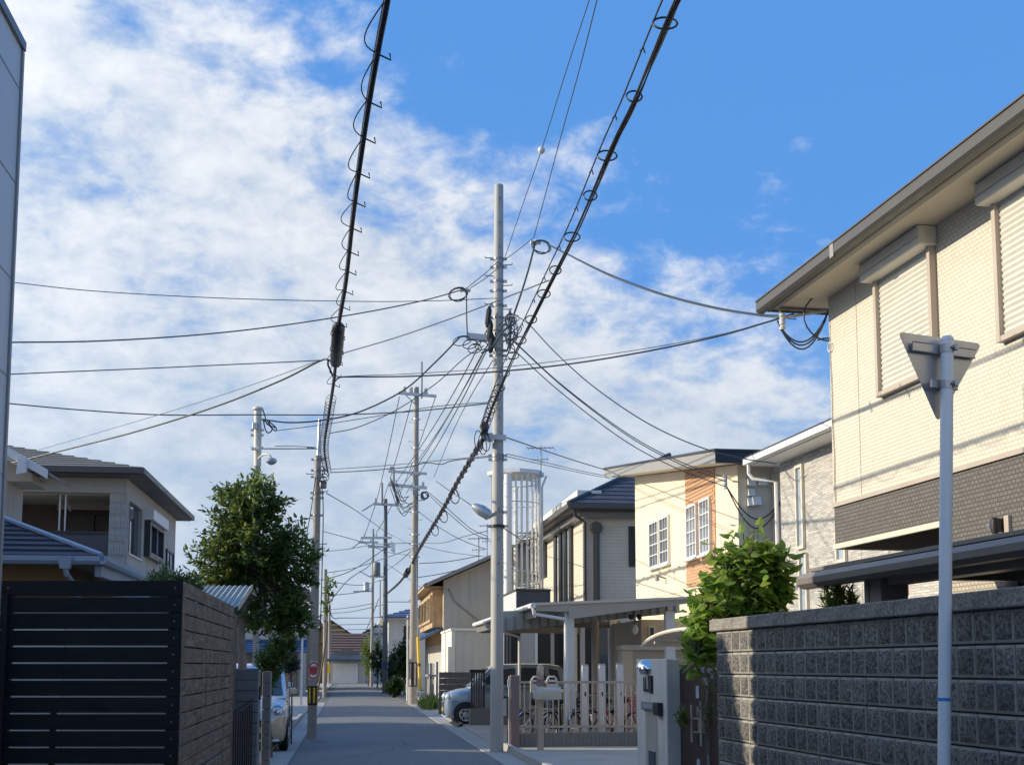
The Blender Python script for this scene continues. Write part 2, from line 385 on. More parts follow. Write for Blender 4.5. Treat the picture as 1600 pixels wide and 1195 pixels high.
plain('roof_tile_blue', (.05,.12,.27), .35, .25, 5, 50, .1)
plain('roof_tile_brown', (.19,.12,.085), .6, .2, 4, 50, .1)
plain('roof_tile_black', (.06,.065,.07), .5, .2, 4, 50, .1)
plain('gate_brown', (.050,.026,.020), .45, .1, 3, 60, .03)
plain('post_mauve', (.26,.185,.175), .5, .08, 3, 60, .03)
plain('tyre', (.016,.016,.017), .75, .15, 8, 90, .1)
plain('plastic_black', (.02,.02,.022), .45, .1, 5, 80, .02)
plain('block_grey', (.25,.235,.21), .85, .2, 3, 70, .3, streak=.3)
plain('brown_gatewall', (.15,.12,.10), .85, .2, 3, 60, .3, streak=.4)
n = newmat('glass'); a = n.noise(.8, 3); n.out(n.mix(a, (.030,.042,.055), (.055,.075,.095)), .06, None, 0.0, .9)
n = newmat('glass_pale'); a = n.noise(.8, 3); n.out(n.mix(a, (.30,.36,.43), (.42,.48,.55)), .12, None, 0.0, .8)
n = newmat('chrome'); a = n.noise(12, 2); n.out((.75,.75,.76), n.ramp(a, .3, .7, .10, .2), None, 1.0)
n = newmat('lamp_glass'); a = n.noise(40, 2); n.out(n.mix(a, (.55,.58,.60), (.70,.72,.74)), .08, None, 0.25, .9, Coat_Weight=.8)
n = newmat('paint_champagne'); a = n.noise(400, 2); n.out(n.mix(n.ramp(a, .3, .7), (.60,.49,.33), (.68,.56,.39)), .32, None, .3, .5, Coat_Weight=.9, Coat_Roughness=.05)
n = newmat('paint_pearl'); a = n.noise(400, 2); n.out(n.mix(n.ramp(a, .3, .7), (.74,.76,.77), (.80,.81,.82)), .3, None, .1, .5, Coat_Weight=.9, Coat_Roughness=.05)
n = newmat('paint_steel_blue'); a = n.noise(400, 2); n.out(n.mix(n.ramp(a, .3, .7), (.28,.36,.46), (.33,.41,.52)), .3, None, .35, .5, Coat_Weight=.9, Coat_Roughness=.05)
n = newmat('paint_red'); a = n.noise(200, 2); n.out(n.mix(a, (.55,.05,.09), (.62,.08,.12)), .3, None, .2, .5, Coat_Weight=.6)
def leafmat(name, c1, c2, c3, trans=.35, gl=.42):
    n = newmat(name); oi = n.n('ShaderNodeObjectInfo'); a = n.noise(2.6, 4); b = n.noise(17, 3)
    at = n.n('ShaderNodeAttribute', attribute_name='tint')
    col = n.mix(n.ramp(a, .35, .65), c1, c2); col = n.mix(n.ramp(at.outputs['Fac'], .55, 1, 0, .9), col, c3); col = n.mix(n.ramp(b, .3, .7, 0, .35), col, scl(c1, .7))
    d = n.n('ShaderNodeBsdfPrincipled'); n.l(col, d.inputs['Base Color']); d.inputs['Roughness'].default_value = gl; d.inputs['Specular IOR Level'].default_value = .45
    t = n.n('ShaderNodeBsdfTranslucent'); n.l(n.mix(.5, col, scl(c3, 1.5)), t.inputs[0])
    mx = n.n('ShaderNodeMixShader'); mx.inputs[0].default_value = trans; n.l(d.outputs[0], mx.inputs[1]); n.l(t.outputs[0], mx.inputs[2])
    o = n.n('ShaderNodeOutputMaterial'); n.l(mx.outputs[0], o.inputs[0]); return n.m
leafmat('leaf_dark', (.048,.105,.028), (.088,.165,.038), (.26,.30,.07), .42)
leafmat('leaf_bright', (.14,.27,.038), (.23,.37,.055), (.40,.48,.10), .45)
leafmat('leaf_hedge', (.020,.050,.020), (.035,.075,.025), (.07,.12,.03), .25)
leafmat('leaf_lime', (.095,.16,.025), (.13,.20,.035), (.2,.26,.05), .35)
leafmat('petal', (.60,.45,.60), (.75,.62,.72), (.8,.7,.8), .3)
plain('bark', (.16,.13,.10), .9, .3, 6, 40, .6, streak=.3)
plain('bark_pale', (.30,.26,.21), .9, .25, 6, 40, .6, streak=.3)
M = MATS
#@@END_HELPERS

# ================================================================== SETTING
def struct(name, mb, mat, A=AB):
    return solo(name, None, None, mb, mat, A, kind='structure')
struct('ground', MB().quad((-400,-60,-.03), (400,-60,-.03), (400,700,-.03), (-400,700,-.03)), M['ground_earth'])
rb = MB()
for i in range(60):                               # the lane, gently crowned
    u0, u1 = -20 + i*2.2, -20 + (i+1)*2.2
    xs = (-.95, .1, .78, 1.45, 2.5); zs = (.0, .022, .03, .022, .0)
    for k in range(4): rb.quad((xs[k],u0,zs[k]), (xs[k+1],u0,zs[k+1]), (xs[k+1],u1,zs[k+1]), (xs[k],u1,zs[k]))
rb.sm = True
struct('road', rb, M['asphalt'])
struct('road_crossing_lane', MB().quad((-40,-14,-.008),(40,-14,-.008),(40,-8,-.008),(-40,-8,-.008)), M['asphalt'])
rg = struct('gutter_right', MB().box(2.5, 2.95, -8, 111, -.06, -.006), M['mortar'])
lg = struct('gutter_left', MB().box(-1.42, -.95, -8, 111, -.06, -.006), M['mortar'])
def slab_mesh(name, w, l, h, mat, c=.008): return MB().box(-w/2, w/2, -l/2, l/2, 0, h, c).mesh(name, mat)
gs = slab_mesh('gutter_slab', .43, .596, .02, M['concrete_gutter'])
for par, r, og in ((rg, 2.725, None), (lg, -1.185, None)):
    for i in range(70):
        u = 15.3 + i*.6
        if i > 64: continue
        base = par.matrix_basis
        o = link('gutter_slab', gs, par); w = to_world(r, u, -.008, AB)
        o.location = base.inverted() @ w
struct('forecourt_pavement', MB().box(2.95, 9.5, 15.0, 24.0, -.05, .045), M['concrete'])
struct('carport_pavement', MB().box(2.95, 8.0, 24.05, 40, -.05, .03), M['concrete'])
struct('right_verge', MB().box(2.95, 4.4, 40.05, 111, -.05, .02), M['concrete'])
struct('left_forecourt_pavement', MB().box(-6, -1.43, 17.2, 26.5, -.05, .03), M['concrete'])
struct('left_verge', MB().box(-4.4, -1.43, 26.55, 111, -.05, .02), M['concrete_gutter'])
kb = T('kerb', 'low concrete kerb along the forecourt edge of the right gutter', 'kerb', 2.97, 19, AB)
km = MB().box(-.055, .055, -.297, .297, 0, .12, .012).mesh('kerb_stone', M['concrete_gutter'])
for i in range(16): kb.inst('kerb_stone', km, (3.02, 15.2 + i*.6, 0))
km2 = MB().add([(-.16,-.297,0),(.06,-.297,0),(.06,-.297,.12),(-.16,.297,0),(.06,.297,0),(.06,.297,.12)], [(0,1,2),(3,5,4),(0,2,5,3),(0,3,4,1),(1,4,5,2)]).mesh('kerb_ramp', M['plastic_black'])
kr = T('kerb_ramp', 'dark rubber kerb ramp in the gutter before the steel blue car', 'kerb ramp', 2.95, 34, AB)
for i in range(4): kr.inst('ramp_piece', km2, (2.93, 32.4 + i*.6, -.005))
kl = T('kerb', 'concrete kerb stones edging the lane beside the striped pole on the left', 'kerb', -1.43, 27, AB)
for i in range(22): kl.inst('kerb_stone', km, (-1.46, 26.9 + i*.6, 0))
mh = MB().lathe([(.0,.0),(.27,.0),(.29,.004),(.27,.008),(.25,.006),(.0,.006)], 24, (0,0,0))
o = solo('manhole_cover', 'round iron drain cover in the lane by the striped pole', 'manhole cover', mh, M['concrete_dark'], AB); o.location = to_world(-.45, 26.6, .008, AB)

# ================================================================== BUILDING HELPERS
def bxs(ax, c, a0, a1, z0, z1, d0, d1, mb):       # box standing d0..d1 out of a wall whose outward side is -ax
    if ax == 'R': return mb.box(c+d0, c+d1, a0, a1, z0, z1)      # ... or +r
    return mb.box(c-d1, c-d0, a0, a1, z0, z1) if ax == 'r' else mb.box(a0, a1, c-d1, c-d0, z0, z1)
def win(th, ax, c, a0, a1, z0, z1, fm, nx=1, nz=1, fw=.05, d=.06, gm='glass', sill=False, mw=.02, name='window', label=None):
    if a0 > a1: a0, a1 = a1, a0
    if z0 > z1: z0, z1 = z1, z0
    f = MB()
    bxs(ax, c, a0, a0+fw, z0, z1, -.02, d, f); bxs(ax, c, a1-fw, a1, z0, z1, -.02, d, f)
    bxs(ax, c, a0+fw, a1-fw, z0, z0+fw, -.02, d-.002, f); bxs(ax, c, a0+fw, a1-fw, z1-fw, z1, -.02, d-.002, f)
    fo = th.part(name, f, fm, label=label)
    A0, A1, Z0, Z1 = a0+fw, a1-fw, z0+fw, z1-fw
    for i in range(1, nx):
        x = A0 + (A1-A0)*i/nx; th.part('mullion', bxs(ax, c, x-mw, x+mw, Z0, Z1, -.01, d-.012, MB()), fm, fo)
    for j in range(1, nz):
        z = Z0 + (Z1-Z0)*j/nz; th.part('glazing_bar', bxs(ax, c, A0, A1, z-mw, z+mw, -.01, d-.016, MB()), fm, fo)
    for i in range(nx):
        for j in range(nz):
            x0, x1 = A0 + (A1-A0)*i/nx, A0 + (A1-A0)*(i+1)/nx; y0, y1 = Z0 + (Z1-Z0)*j/nz, Z0 + (Z1-Z0)*(j+1)/nz
            th.part('pane', bxs(ax, c, x0, x1, y0, y1, -.012, .012, MB()), M[gm], fo)
    if sill: th.part('sill', bxs(ax, c, a0-.04, a1+.04, z0-.05, z0-.002, -.01, d+.05, MB()), fm, fo)
    return fo
def shutter(th, c, a0, a1, z0, z1, fm, sm_, fw=.06, pitch=.058):
    f = MB(); bxs('r', c, a0, a0+fw, z0, z1, -.02, .075, f); bxs('r', c, a1-fw, a1, z0, z1, -.02, .075, f)
    bxs('r', c, a0+fw, a1-fw, z0, z0+.05, -.02, .07, f)
    fo = th.part('shutter_frame', f, fm)
    s = MB(); z = z0+.055
    while z < z1:
        zt = min(z+pitch*.93, z1); zm = (z+zt)/2
        for (za, da, zb, db) in ((z, .018, zm, .036), (zm, .036, zt, .022)):
            s.quad((c-da, a0+fw, za), (c-da, a1-fw, za), (c-db, a1-fw, zb), (c-db, a0+fw, zb))
        s.quad((c-.022, a0+fw, zt), (c-.022, a1-fw, zt), (c-.018, a1-fw, z+pitch), (c-.018, a0+fw, z+pitch)); z += pitch
    th.part('shutter_curtain', s, sm_, fo, kind='stuff')
    return fo
def pipe(th, name, pts, rad, mat, parent=None, n=8): return th.part(name, MB().tube(pts, rad, n), mat, parent)
def tiled_slope(th, name, p00, p10, p11, p01, rows, step, mat, parent=None, thick=.05):
    """a roof plane from its eave edge (p00,p10) to its top edge (p01,p11), laid in overlapping courses"""
    p00, p10, p11, p01 = map(Vector, (p00, p10, p11, p01)); m = MB(); nn = (p10-p00).cross(p01-p00).normalized()
    if nn.z < 0: nn = -nn
    for i in range(rows):
        a, b = i/rows, (i+1)/rows
        A0, A1 = p00.lerp(p01, a), p10.lerp(p11, a); B0, B1 = p00.lerp(p01, min(1, b+.0)), p10.lerp(p11, min(1, b))
        m.add([A0, A1, B1, B0, A0+nn*step, A1+nn*step, B1+nn*.004, B0+nn*.004], [(0,1,5,4),(4,5,6,7),(1,2,6,5),(3,0,4,7)])
    m.add([p00, p10, p11, p01, p00-nn*thick, p10-nn*thick, p11-nn*thick, p01-nn*thick], [(4,7,6,5),(0,4,5,1),(1,5,6,2),(2,6,7,3),(3,7,4,0)])
    return th.part(name, m, mat, parent, kind='stuff' if rows > 60 else None)

# ================================================================== NEAR RIGHT HOUSE (cream mosaic over dark band)
h = T('house', 'large near house on the right with cream mosaic upper wall and dark tile band', 'house', 6.4, 9, AA)
rF = 6.4; uF = 13.47
h.box('wall', rF, 13, -2, uF, 3.5, 6.04, M['mosaic_cream'], label='cream mosaic upper wall')
h.box('wall', rF+.003, 13, -2, uF-.003, 3.03, 3.497, M['mosaic_dark'], label='dark grey tile band')
h.box('wall', rF+.004, 13, -2, 11.0, 2.45, 3.029, M['mosaic_dark']); h.box('wall', rF+.05, 13, -2, 11.0, 0, 2.449, M['mosaic_tan'], label='tan tiled ground floor wall')
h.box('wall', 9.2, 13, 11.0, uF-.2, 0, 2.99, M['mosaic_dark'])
h.box('soffit', rF+.03, 12.9, 11.02, uF-.03, 2.995, 3.025, M['soffit_shaded'])
h.box('drip_trim', rF-.025, 13.02, -2, uF+.025, 3.475, 3.525, M['trim_beige'])
h.box('drip_trim', rF-.02, rF+.03, 10.9, uF+.02, 2.975, 3.035, M['trim_cream']); h.box('drip_trim', rF+.031, 13.0, uF-.03, uF+.02, 2.975, 3.034, M['trim_cream'])
for u in (7.55, 9.45, 12.75): h.box('joint', rF-.004, rF+.01, u-.006, u+.006, 3.53, 6.0, M['trim_beige'])
# eaves
rE, uE = 5.82, 13.97
ro = h.box('roof', rE+.02, 13.5, -2.5, uE-.02, 6.035, 6.07, M['soffit_cream'], label='cream soffit boards')
h.box('fascia', rE, rE+.03, -2.5, uE, 5.985, 6.12, M['trim_brown'], ro)
h.box('fascia', rE, 13.5, uE-.03, uE, 5.985, 6.12, M['trim_brown'], ro)
h.part('soffit_edge', MB().box(rE+.035, rE+.10, -2.5, uE-.04, 6.0, 6.032).box(rE+.1, 13.4, uE-.10, uE-.04, 6.0, 6.032), M['trim_greybrown'], ro)
g = MB(); prof = [(-.105,.145),(-.11,.03),(-.085,.0),(-.01,-.005),(-.005,.15)]
for u0, u1 in ((-2.5, 11.9), (11.905, uE+.10)):
    g.add([(rE+a, u0, 5.99+b) for a, b in prof] + [(rE+a, u1, 5.99+b) for a, b in prof], [(0,1,6,5),(1,2,7,6),(2,3,8,7),(3,4,9,8),(0,4,3,2,1),(5,6,7,8,9),(0,5,9,4)])
h.part('gutter', g, M['gutter_dark'], ro)
h.box('gutter_rim', rE-.118, rE-.10, -2.5, uE+.102, 6.13, 6.146, M['trim_brown'], ro)
h.box('gutter_seam', rE-.112, rE-.104, 11.86, 11.95, 5.985, 6.14, M['trim_grey'], ro)
tiled_slope(h, 'roof_slope', (rE-.04,-2.5,6.12), (rE-.04,uE+.04,6.12), (9.7,10.1,8.0), (9.7,-2.5,8.0), 14, .02, M['roof_slate_dark'], ro)
tiled_slope(h, 'roof_slope', (rE-.04,uE+.04,6.12), (13.5,uE+.04,6.12), (9.75,10.1,8.0), (9.7,10.1,8.0), 14, .02, M['roof_slate_dark'], ro)
for (a0, a1) in ((10.98, 12.2), (8.55, 9.88)):
    fo = shutter(h, rF, a0, a1, 4.53, 5.84, M['trim_beige'], M['shutter_cream'])
    b = MB().box(rF-.21, rF, a0-.04, a1+.04, 5.83, 6.03, .01); sb = h.part('shutter_box', b, M['shutter_cream'], fo)
    h.box('groove', rF-.214, rF-.2, a0-.03, a1+.03, 5.905, 5.912, M['trim_grey'], sb)
    h.box('knob', rF-.10, rF-.06, a0+.08, a0+.12, 4.56, 4.585, M['trim_beige'], fo)
# outside lamp on the band, downpipes, meter window, ground floor door slit
p = onR(1556, 822, rF-.08, AA); lf = h.part('wall_lamp', MB().lathe([(0,-.07),(.03,-.065),(.038,-.02),(.036,.06),(.02,.08),(0,.082)], 12, (rF-.09, p.y, p.z)), M['plastic_black'])
h.part('lens', MB().lathe([(0,-.03),(.022,-.02),(.022,.03),(0,.035)], 10, (rF-.12, p.y+.03, p.z)), M['chrome'], lf); h.box('bracket', rF-.07, rF+.01, p.y-.03, p.y+.03, p.z-.05, p.z+.07, M['plastic_black'], lf)
h.box('downpipe', rF-.03, rF+.045, 9.88, 9.95, 1.0, 2.95, M['trim_beige'])
h.box('door', rF+.02, rF+.06, 9.6, 9.86, 1.0, 2.9, M['plastic_black'])
# service entrance: bracket, insulators and cables at the far corner
br = h.part('service_bracket', MB().tube([(rF+.2,uF+.02,5.93),(5.95,13.75,5.86),(5.9,13.78,5.95)], .018, 6), M['galvanised'])
for k in range(2): h.part('insulator', MB().lathe([(.0,-.05),(.035,-.05),(.04,-.02),(.025,0),(.04,.02),(.035,.05),(.0,.05)], 10, (5.93, 13.77, 5.86-.10*k)), M['porcelain'], br)
for k, (dz, da) in enumerate(((.0,.0), (.05,.06), (-.04,.04))):
    pts = []
    for t in range(13):
        q = t/12; pts.append((5.88+(rF-5.85)*q, 13.8-.28*q, 5.83 - .38*sin(pi*q)**.8 - dz*sin(pi*q) + .1*q))
    h.part('service_cable', MB().tube(pts, .011, 5), M['cable_blue'])
h.part('service_cable', MB().tube([(rF+.01-.28*sin(t/14*2*pi)*.6-.15, 13.5, 5.95-.55*(t/14) + .12*cos(t/14*2*pi)) for t in range(15)], .010, 5), M['cable_blue'])
h.part('service_cable', MB().tube([(rF-.012, 13.43-.003*t+.01*sin(t*1.3), 5.55-.17*t) for t in range(13)], .006, 5), M['trim_beige'])
h.part('cable_clip', MB().tube([(rF-.02, 13.42+.05*cos(a*pi/6), 5.42+.055*sin(a*pi/6)) for a in range(13)], .007, 5), M['alu_white'])

# carport of that house
c = T('carport', 'dark brown carport with rounded fascia behind the grey block wall', 'carport', 4.6, 8, AA)
ro = c.box('roof', 4.62, 6.3, -1, 10.30, 2.44, 2.47, M['carport_dark'])
fp = [(.02,2.43),(-.04,2.42),(-.075,2.375),(-.07,2.325),(-.03,2.29),(.03,2.285)]
m = MB(); m.add([(4.6+a, -1, z) for a, z in fp]+[(4.6+a, 10.34, z) for a, z in fp], [(i,i+1,i+7,i+6) for i in range(5)]+[(5,4,3,2,1,0),(6,7,8,9,10,11),(0,6,11,5)]); m.sm = True
c.part('fascia', m, M['carport_dark'], ro)
c.box('beam', 4.78, 4.92, -1, 9.12, 2.25, 2.435, M['carport_dark'], ro)
c.box('beam', 4.95, 6.2, 9.14, 9.24, 2.3, 2.435, M['carport_dark'], ro)
c.box('post', 4.74, 4.98, 9.16, 9.36, 0, 2.43, M['carport_dark'], c=.006)
c.box('post_trim', 4.735, 4.75, 9.37, 9.44, 0, 2.40, M['trim_greybrown'])
c.box('post', 4.74, 4.98, 4.2, 4.4, 0, 2.43, M['carport_dark'], c=.006)

# ================================================================== STONE HOUSE behind it
e = T('house', 'house faced in pale grey ledger stone with narrow slit windows', 'house', 8.5, 17, AA)
rS = 8.5
e.box('wall', rS, 15, 14.4, 20.0, 0, 5.14, M['stone_ledger'], label='pale ledger stone wall')
e.box('wall', rS-1.1, rS-.003, 14.4, 16.1, 0, 2.35, M['stone_ledger'])
for (ua, za, ub, zb) in ((18.98, 3.55, 19.28, 4.98), (18.90, 2.42, 19.22, 3.47)): win(e, 'r', rS, ua, ub, za, zb, M['trim_cream'], 1, 1, .05, .05, 'glass_pale')
q0, q1 = onR(1313, 850, rS, AA), onR(1325, 877, rS, AA); win(e, 'r', rS, q1.y, q0.y+.1, q1.z, q1.z+.5, M['trim_cream'], 1, 1, .05, .05, 'glass_pale')
ro = e.box('roof', rS-.42, 15.2, 14.2, 20.3, 5.14, 5.24, M['trim_white'], label='white boxed eaves')
m = MB(); m.slab([(rS-.5,14.1,5.27),(rS-.5,20.4,5.27),(12,20.4,6.3),(12,14.1,6.3)], (0,0,.04)); e.part('roof_sheet', m, M['roof_slate_dark'], ro)
gp = [(-.10,.10),(-.10,.0),(-.02,-.02),(.0,.12)]
e.part('gutter', MB().add([(rS-.42+a, 14.1, 5.17+z) for a,z in gp]+[(rS-.42+a, 20.42, 5.17+z) for a,z in gp], [(0,1,5,4),(1,2,6,5),(2,3,7,6),(0,3,2,1),(4,5,6,7),(0,4,7,3)]), M['trim_white'], ro)
pipe(e, 'downpipe', [(rS-.46,20.3,5.18),(rS-.46,20.3,5.0),(rS-.40,20.25,4.9),(rS-.06,20.04,4.82),(rS-.05,20.04,0)], .035, M['trim_white'])
e.box('joint', rS-.004, rS+.01, 17.0, 17.015, 0, 5.1, M['trim_beige'])

# ================================================================== CREAM HOUSE with brick panel
d = T('house', 'cream stucco house with orange brick panel and single-slope grey roof', 'house', 8, 28, AB)
rD, u0, u1 = 8.0, 24.3, 33.5
m = MB().slab([(rD,u0,0),(rD,u1,0),(rD,u1,6.95),(rD,u0,5.78)], (.18,0,0)); d.part('wall', m, M['stucco_cream'])
d.box('wall', rD+.18, 16, u0, u0+.18, 0, 5.76, M['stucco_cream_shaded'], label='side wall with vents, its shade put into the colour')
d.part('wall', MB().slab([(rD+.18,u1,0),(rD+.18,u1,6.9),(16,u1,6.9),(16,u1,0)], (0,-.15,0)), M['stucco_cream'])
p0, p1 = onR(1071,735,rD), onR(1117,728,rD); ua, ub = p1.y, p0.y
bp = d.part('brick_panel', MB().slab([(rD-.018,ua,3.45),(rD-.018,ub,3.45),(rD-.018,ub,5.76+(ub-u0)*.127),(rD-.018,ua,5.76+(ua-u0)*.127)], (.02,0,0)), M['brick_orange'])
bm_ = MB().box(-.014, 0, 0, .205, 0, .06, .005).mesh('brick', M['brick_orange'])
row = 0; z = 5.2
while z < 6.3:
    uu = ua + (.11 if row % 2 else .0) + .01
    while uu + .2 < ub:
        if z + .07 < 5.74 + (uu-u0)*.127: d.inst('brick', bm_, (rD-.018, uu, z), bp)
        uu += .22
    z += .085; row += 1
for (xa, xb, yt, yb) in ((1017, 1031, 817, 887), (1033, 1047, 811, 883), (1076, 1092, 790, 873), (1097, 1113, 783, 868)):
    a, b = onR(xa, yt, rD), onR(xb, yt, rD)
    z0_, z1_ = (4.17, 5.41) if xa < 1050 else (4.10, 5.37)
    win(d, 'r', rD-(.02 if xa > 1050 else 0), b.y, a.y, z0_, z1_, M['trim_white'], 3, 4, .055, .07, 'glass_pale' if xa > 1075 else 'glass', mw=.012, sill=True)
# single-pitch roof, high at the far end, with a deep fascia towards the street
e0, e1, k = rD-.62, 16.3, .127
def rz(u): return 5.80 + (u-u0)*k
ua, ub = 23.75, 34.6
ro = d.part('roof', MB().slab([(e0,ua,rz(ua)),(e1,ua,rz(ua)),(e1,ub,rz(ub)),(e0,ub,rz(ub))], (0,0,.05)), M['soffit_cream'], label='cream soffit of the roof')
d.part('fascia', MB().slab([(e0-.03,ua-.03,rz(ua)-.02),(e0-.03,ub+.03,rz(ub)-.02),(e0-.03,ub+.03,rz(ub)+.24),(e0-.03,ua-.03,rz(ua)+.24)], (.03,0,0)), M['trim_grey'], ro)
d.part('fascia', MB().slab([(e0-.03,ua-.034,rz(ua)-.02),(e1,ua-.034,rz(ua)-.02),(e1,ua-.034,rz(ua)+.24),(e0-.03,ua-.034,rz(ua)+.24)], (0,.03,0)), M['roof_slate_dark'], ro)
d.part('roof_sheet', MB().slab([(e0-.06,ua-.06,rz(ua)+.22),(e1,ua-.06,rz(ua)+.22),(e1,ub+.06,rz(ub)+.22),(e0-.06,ub+.06,rz(ub)+.22)], (0,0,.05)), M['roof_slate_dark'], ro)
pipe(d, 'downpipe', [(rD+.75,ua+.1,5.72),(rD+.75,u0-.05,5.6),(rD+.75,u0-.06,0)], .045, M['trim_beige'])
for (px, py, s) in ((1173,753,.16), (1190,752,.17), (1173,769,.14), (1173,784,.16), (1181,782,.18)):
    p = onU(px, py, u0); v = d.part('vent_hood', MB().slab([(p.x-s/2,u0,p.z-s*.55),(p.x-s/2,u0-s*.75,p.z-s*.55),(p.x-s/2,u0-s*.3,p.z+s*.5),(p.x-s/2,u0,p.z+s*.5)], (s,0,0)), M['trim_white'])
p = onU(1135, 752, u0-.3); br = d.part('service_bracket', MB().tube([(rD,u0+.3,p.z+.1),(p.x,u0-.3,p.z+.1),(p.x,u0-.3,p.z-.15)], .02, 6), M['galvanised'])
for q in range(3): d.part('insulator', MB().lathe([(0,-.05),(.045,-.04),(.03,0),(.045,.04),(0,.05)], 8, (p.x-.04, u0-.33, p.z-.12+.1*q)), M['porcelain'], br)
for q in range(2): d.part('service_cable', MB().tube([(p.x+(rD+.95-p.x)*t/12, u0-.3+.24*t/12, p.z-.1-(.55+.2*q)*sin(pi*t/12)-.2*t/12) for t in range(13)], .014, 5), M['cable_black'])
p = onR(1040, 902, rD); lp = d.part('wall_lamp', MB().lathe([(0,-.1),(.06,-.08),(.05,.05),(0,.08)], 10, (rD-.22,p.y,p.z)), M['galvanised_dark']); d.part('arm', MB().tube([(rD,p.y,p.z-.02),(rD-.2,p.y,p.z+.04)], .02, 6), M['galvanised_dark'], lp)
d.box('string_course', rD-.012, rD, u0, u1, 3.38, 3.41, M['stucco_cream_shaded'])
# porch block in front of it, low white wall
pr = T('entrance_porch', 'low cream porch block with slit window under the cream house', 'porch', 6.6, 26.8, AB)
a, b = onU(1002,965,27.2), onU(1070,965,27.2)
pr.box('wall', a.x, b.x+1.2, 27.2, 30.5, 0, 2.65, M['stucco_cream_shaded'])
win(pr, 'u', 27.2, onU(1013,975,27.2).x, onU(1019,975,27.2).x+.06, 1.9, 2.5, M['trim_white'], 1, 1, .03, .03)
pr.box('door', onU(1046,965,27.2).x, onU(1062,965,27.2).x, 27.15, 27.2, 0, 2.4, M['trim_brown'])
wl_ = T('garden_wall', 'cream rendered garden wall with flat coping behind the concrete gatepost', 'wall', 5.6, 25.6, AB)
a, b = onU(988,1015,25.6), onU(1075,1015,25.6)
wl_.box('wall', a.x, b.x, 25.6, 25.85, 0, 1.93, M['stucco_cream_shaded']); wl_.box('coping', a.x-.28, b.x, 25.5, 25.9, 1.934, 2.04, M['stucco_white'], c=.01)
wl_.box('end_pier', a.x-.24, a.x-.004, 25.56, 25.9, 0, 1.93, M['stucco_cream'])

# ================================================================== BEIGE HOUSE with dark pilasters
cH = T('house', 'beige lap-sided house with dark pilasters and blue slate hip roof', 'house', 8, 45, AB)
rC, v0, v1 = 8.0, 40.8, 52.2
cH.box('wall', rC, 16, v0, v1, 0, 6.85, M['siding_beige'])
a = onR(835,852,rC); b = onR(855,850,rC); zt, zb = onR(845,850,rC).z, onR(845,905,rC).z
win(cH, 'r', rC, b.y, a.y, zb, zt, M['dark_frame'], 2, 1, .12, .09, 'glass')
cH.box('shutter_box', rC-.22, rC, b.y-.1, a.y+.1, zt+.01, zt+.32, M['dark_frame'])
for (xa, xb, m_) in ((868.5,872,'dark_frame'),(872.2,876,'panel_grey'),(876.2,880,'dark_frame'),(880.2,884,'panel_grey'),(884.2,888,'dark_frame'),(888.2,892,'panel_grey'),(892.2,896,'dark_frame')):
    a, b = onR(xa,850,rC), onR(xb,850,rC); dd = .10 if m_ == 'dark_frame' else .03
    cH.box('pilaster', rC-dd, rC, b.y, a.y, 0, 6.8, M[m_])
win(cH, 'u', v0, onU(982,850,v0).x, onU(992,850,v0).x, onU(985,885,v0).z, onU(985,822,v0).z, M['dark_frame'], 1, 1, .07, .05)
p = onU(931,825,v0); pp = pipe(cH, 'drain_pipe', [(p.x,v0-.08,p.z),(p.x,v0-.08,0)], .11, M['trim_brown'])
cH.part('pipe_cowl', MB().lathe([(0,-.1),(.2,-.1),(.22,0),(.2,.05),(.1,.06),(0,.0)], 16, (p.x, v0-.1, p.z), 'y'), M['trim_brown'], pp)
pipe(cH, 'downpipe', [(rC-.5,v0-.45,7.0),(rC-.42,v0-.3,6.7),(rC-.06,v0-.07,6.5),(rC-.06,v0-.07,0)], .06, M['trim_brown'])
eC, zC = .62, 6.9
ro = cH.box('roof', rC-eC, 16, v0-eC, v1+eC, zC-.04, zC+.02, M['trim_brown'], label='dark brown boxed eaves')
cH.part('gutter', MB().box(rC-eC-.13, rC-eC-.002, v0-eC-.13, v1+eC, zC, zC+.16).box(rC-eC, 16, v0-eC-.13, v0-eC-.002, zC, zC+.16), M['trim_brown'], ro)
cH.box('frieze', rC-.3, 16, v0-.3, v1+.3, zC-.26, zC-.05, M['trim_greybrown'], ro)
R0 = (rC-eC-.1, v0-eC-.1, zC+.15)
tiled_slope(cH, 'roof_slope', R0, (16.5, v0-eC-.1, zC+.15), (12.6, v0+4.5, zC+2.75), (12.2, v0+4.5, zC+2.75), 13, .035, M['roof_slate'], ro)
tiled_slope(cH, 'roof_slope', R0, (rC-eC-.1, v1+eC, zC+.15), (12.2, v1-4, zC+2.75), (12.2, v0+4.5, zC+2.75), 13, .035, M['roof_slate'], ro)
cH.part('hip_cap', MB().tube([R0, (12.2, v0+4.5, zC+2.82)], .09, 6), M['roof_slate_dark'], ro)
cH.box('solar_collector', rC-.25, rC+.6, v0+.2, v1-1.0, zC+.34, zC+.74, M['stucco_white'], ro, label='white raised panel edge on the roof')
bal = T('balcony', 'navy lap-sided balcony box jutting over the carport', 'balcony', 7, 40, AB)
a, b = onU(807,930,40.4), onU(860,930,40.4); zb, zt = onU(830,958,40.4).z, onU(830,923,40.4).z
bal.box('front_panel', a.x, b.x, 40.4, 40.5, zb-1, zt, M['balcony_navy']); bal.box('side_panel', a.x, a.x+.1, 40.51, 44.5, zb-1, zt-.003, M['panel_grey'], label='paler side panel')
bal.box('rail', a.x-.03, b.x+.02, 40.36, 40.53, zt+.002, zt+.07, M['dark_frame']); bal.box('rail', a.x-.03, a.x+.13, 40.54, 44.5, zt+.002, zt+.065, M['dark_frame'])
bal.box('floor', a.x, b.x, 40.52, 44.5, zb-1.1, zb-1.003, M['panel_grey'])
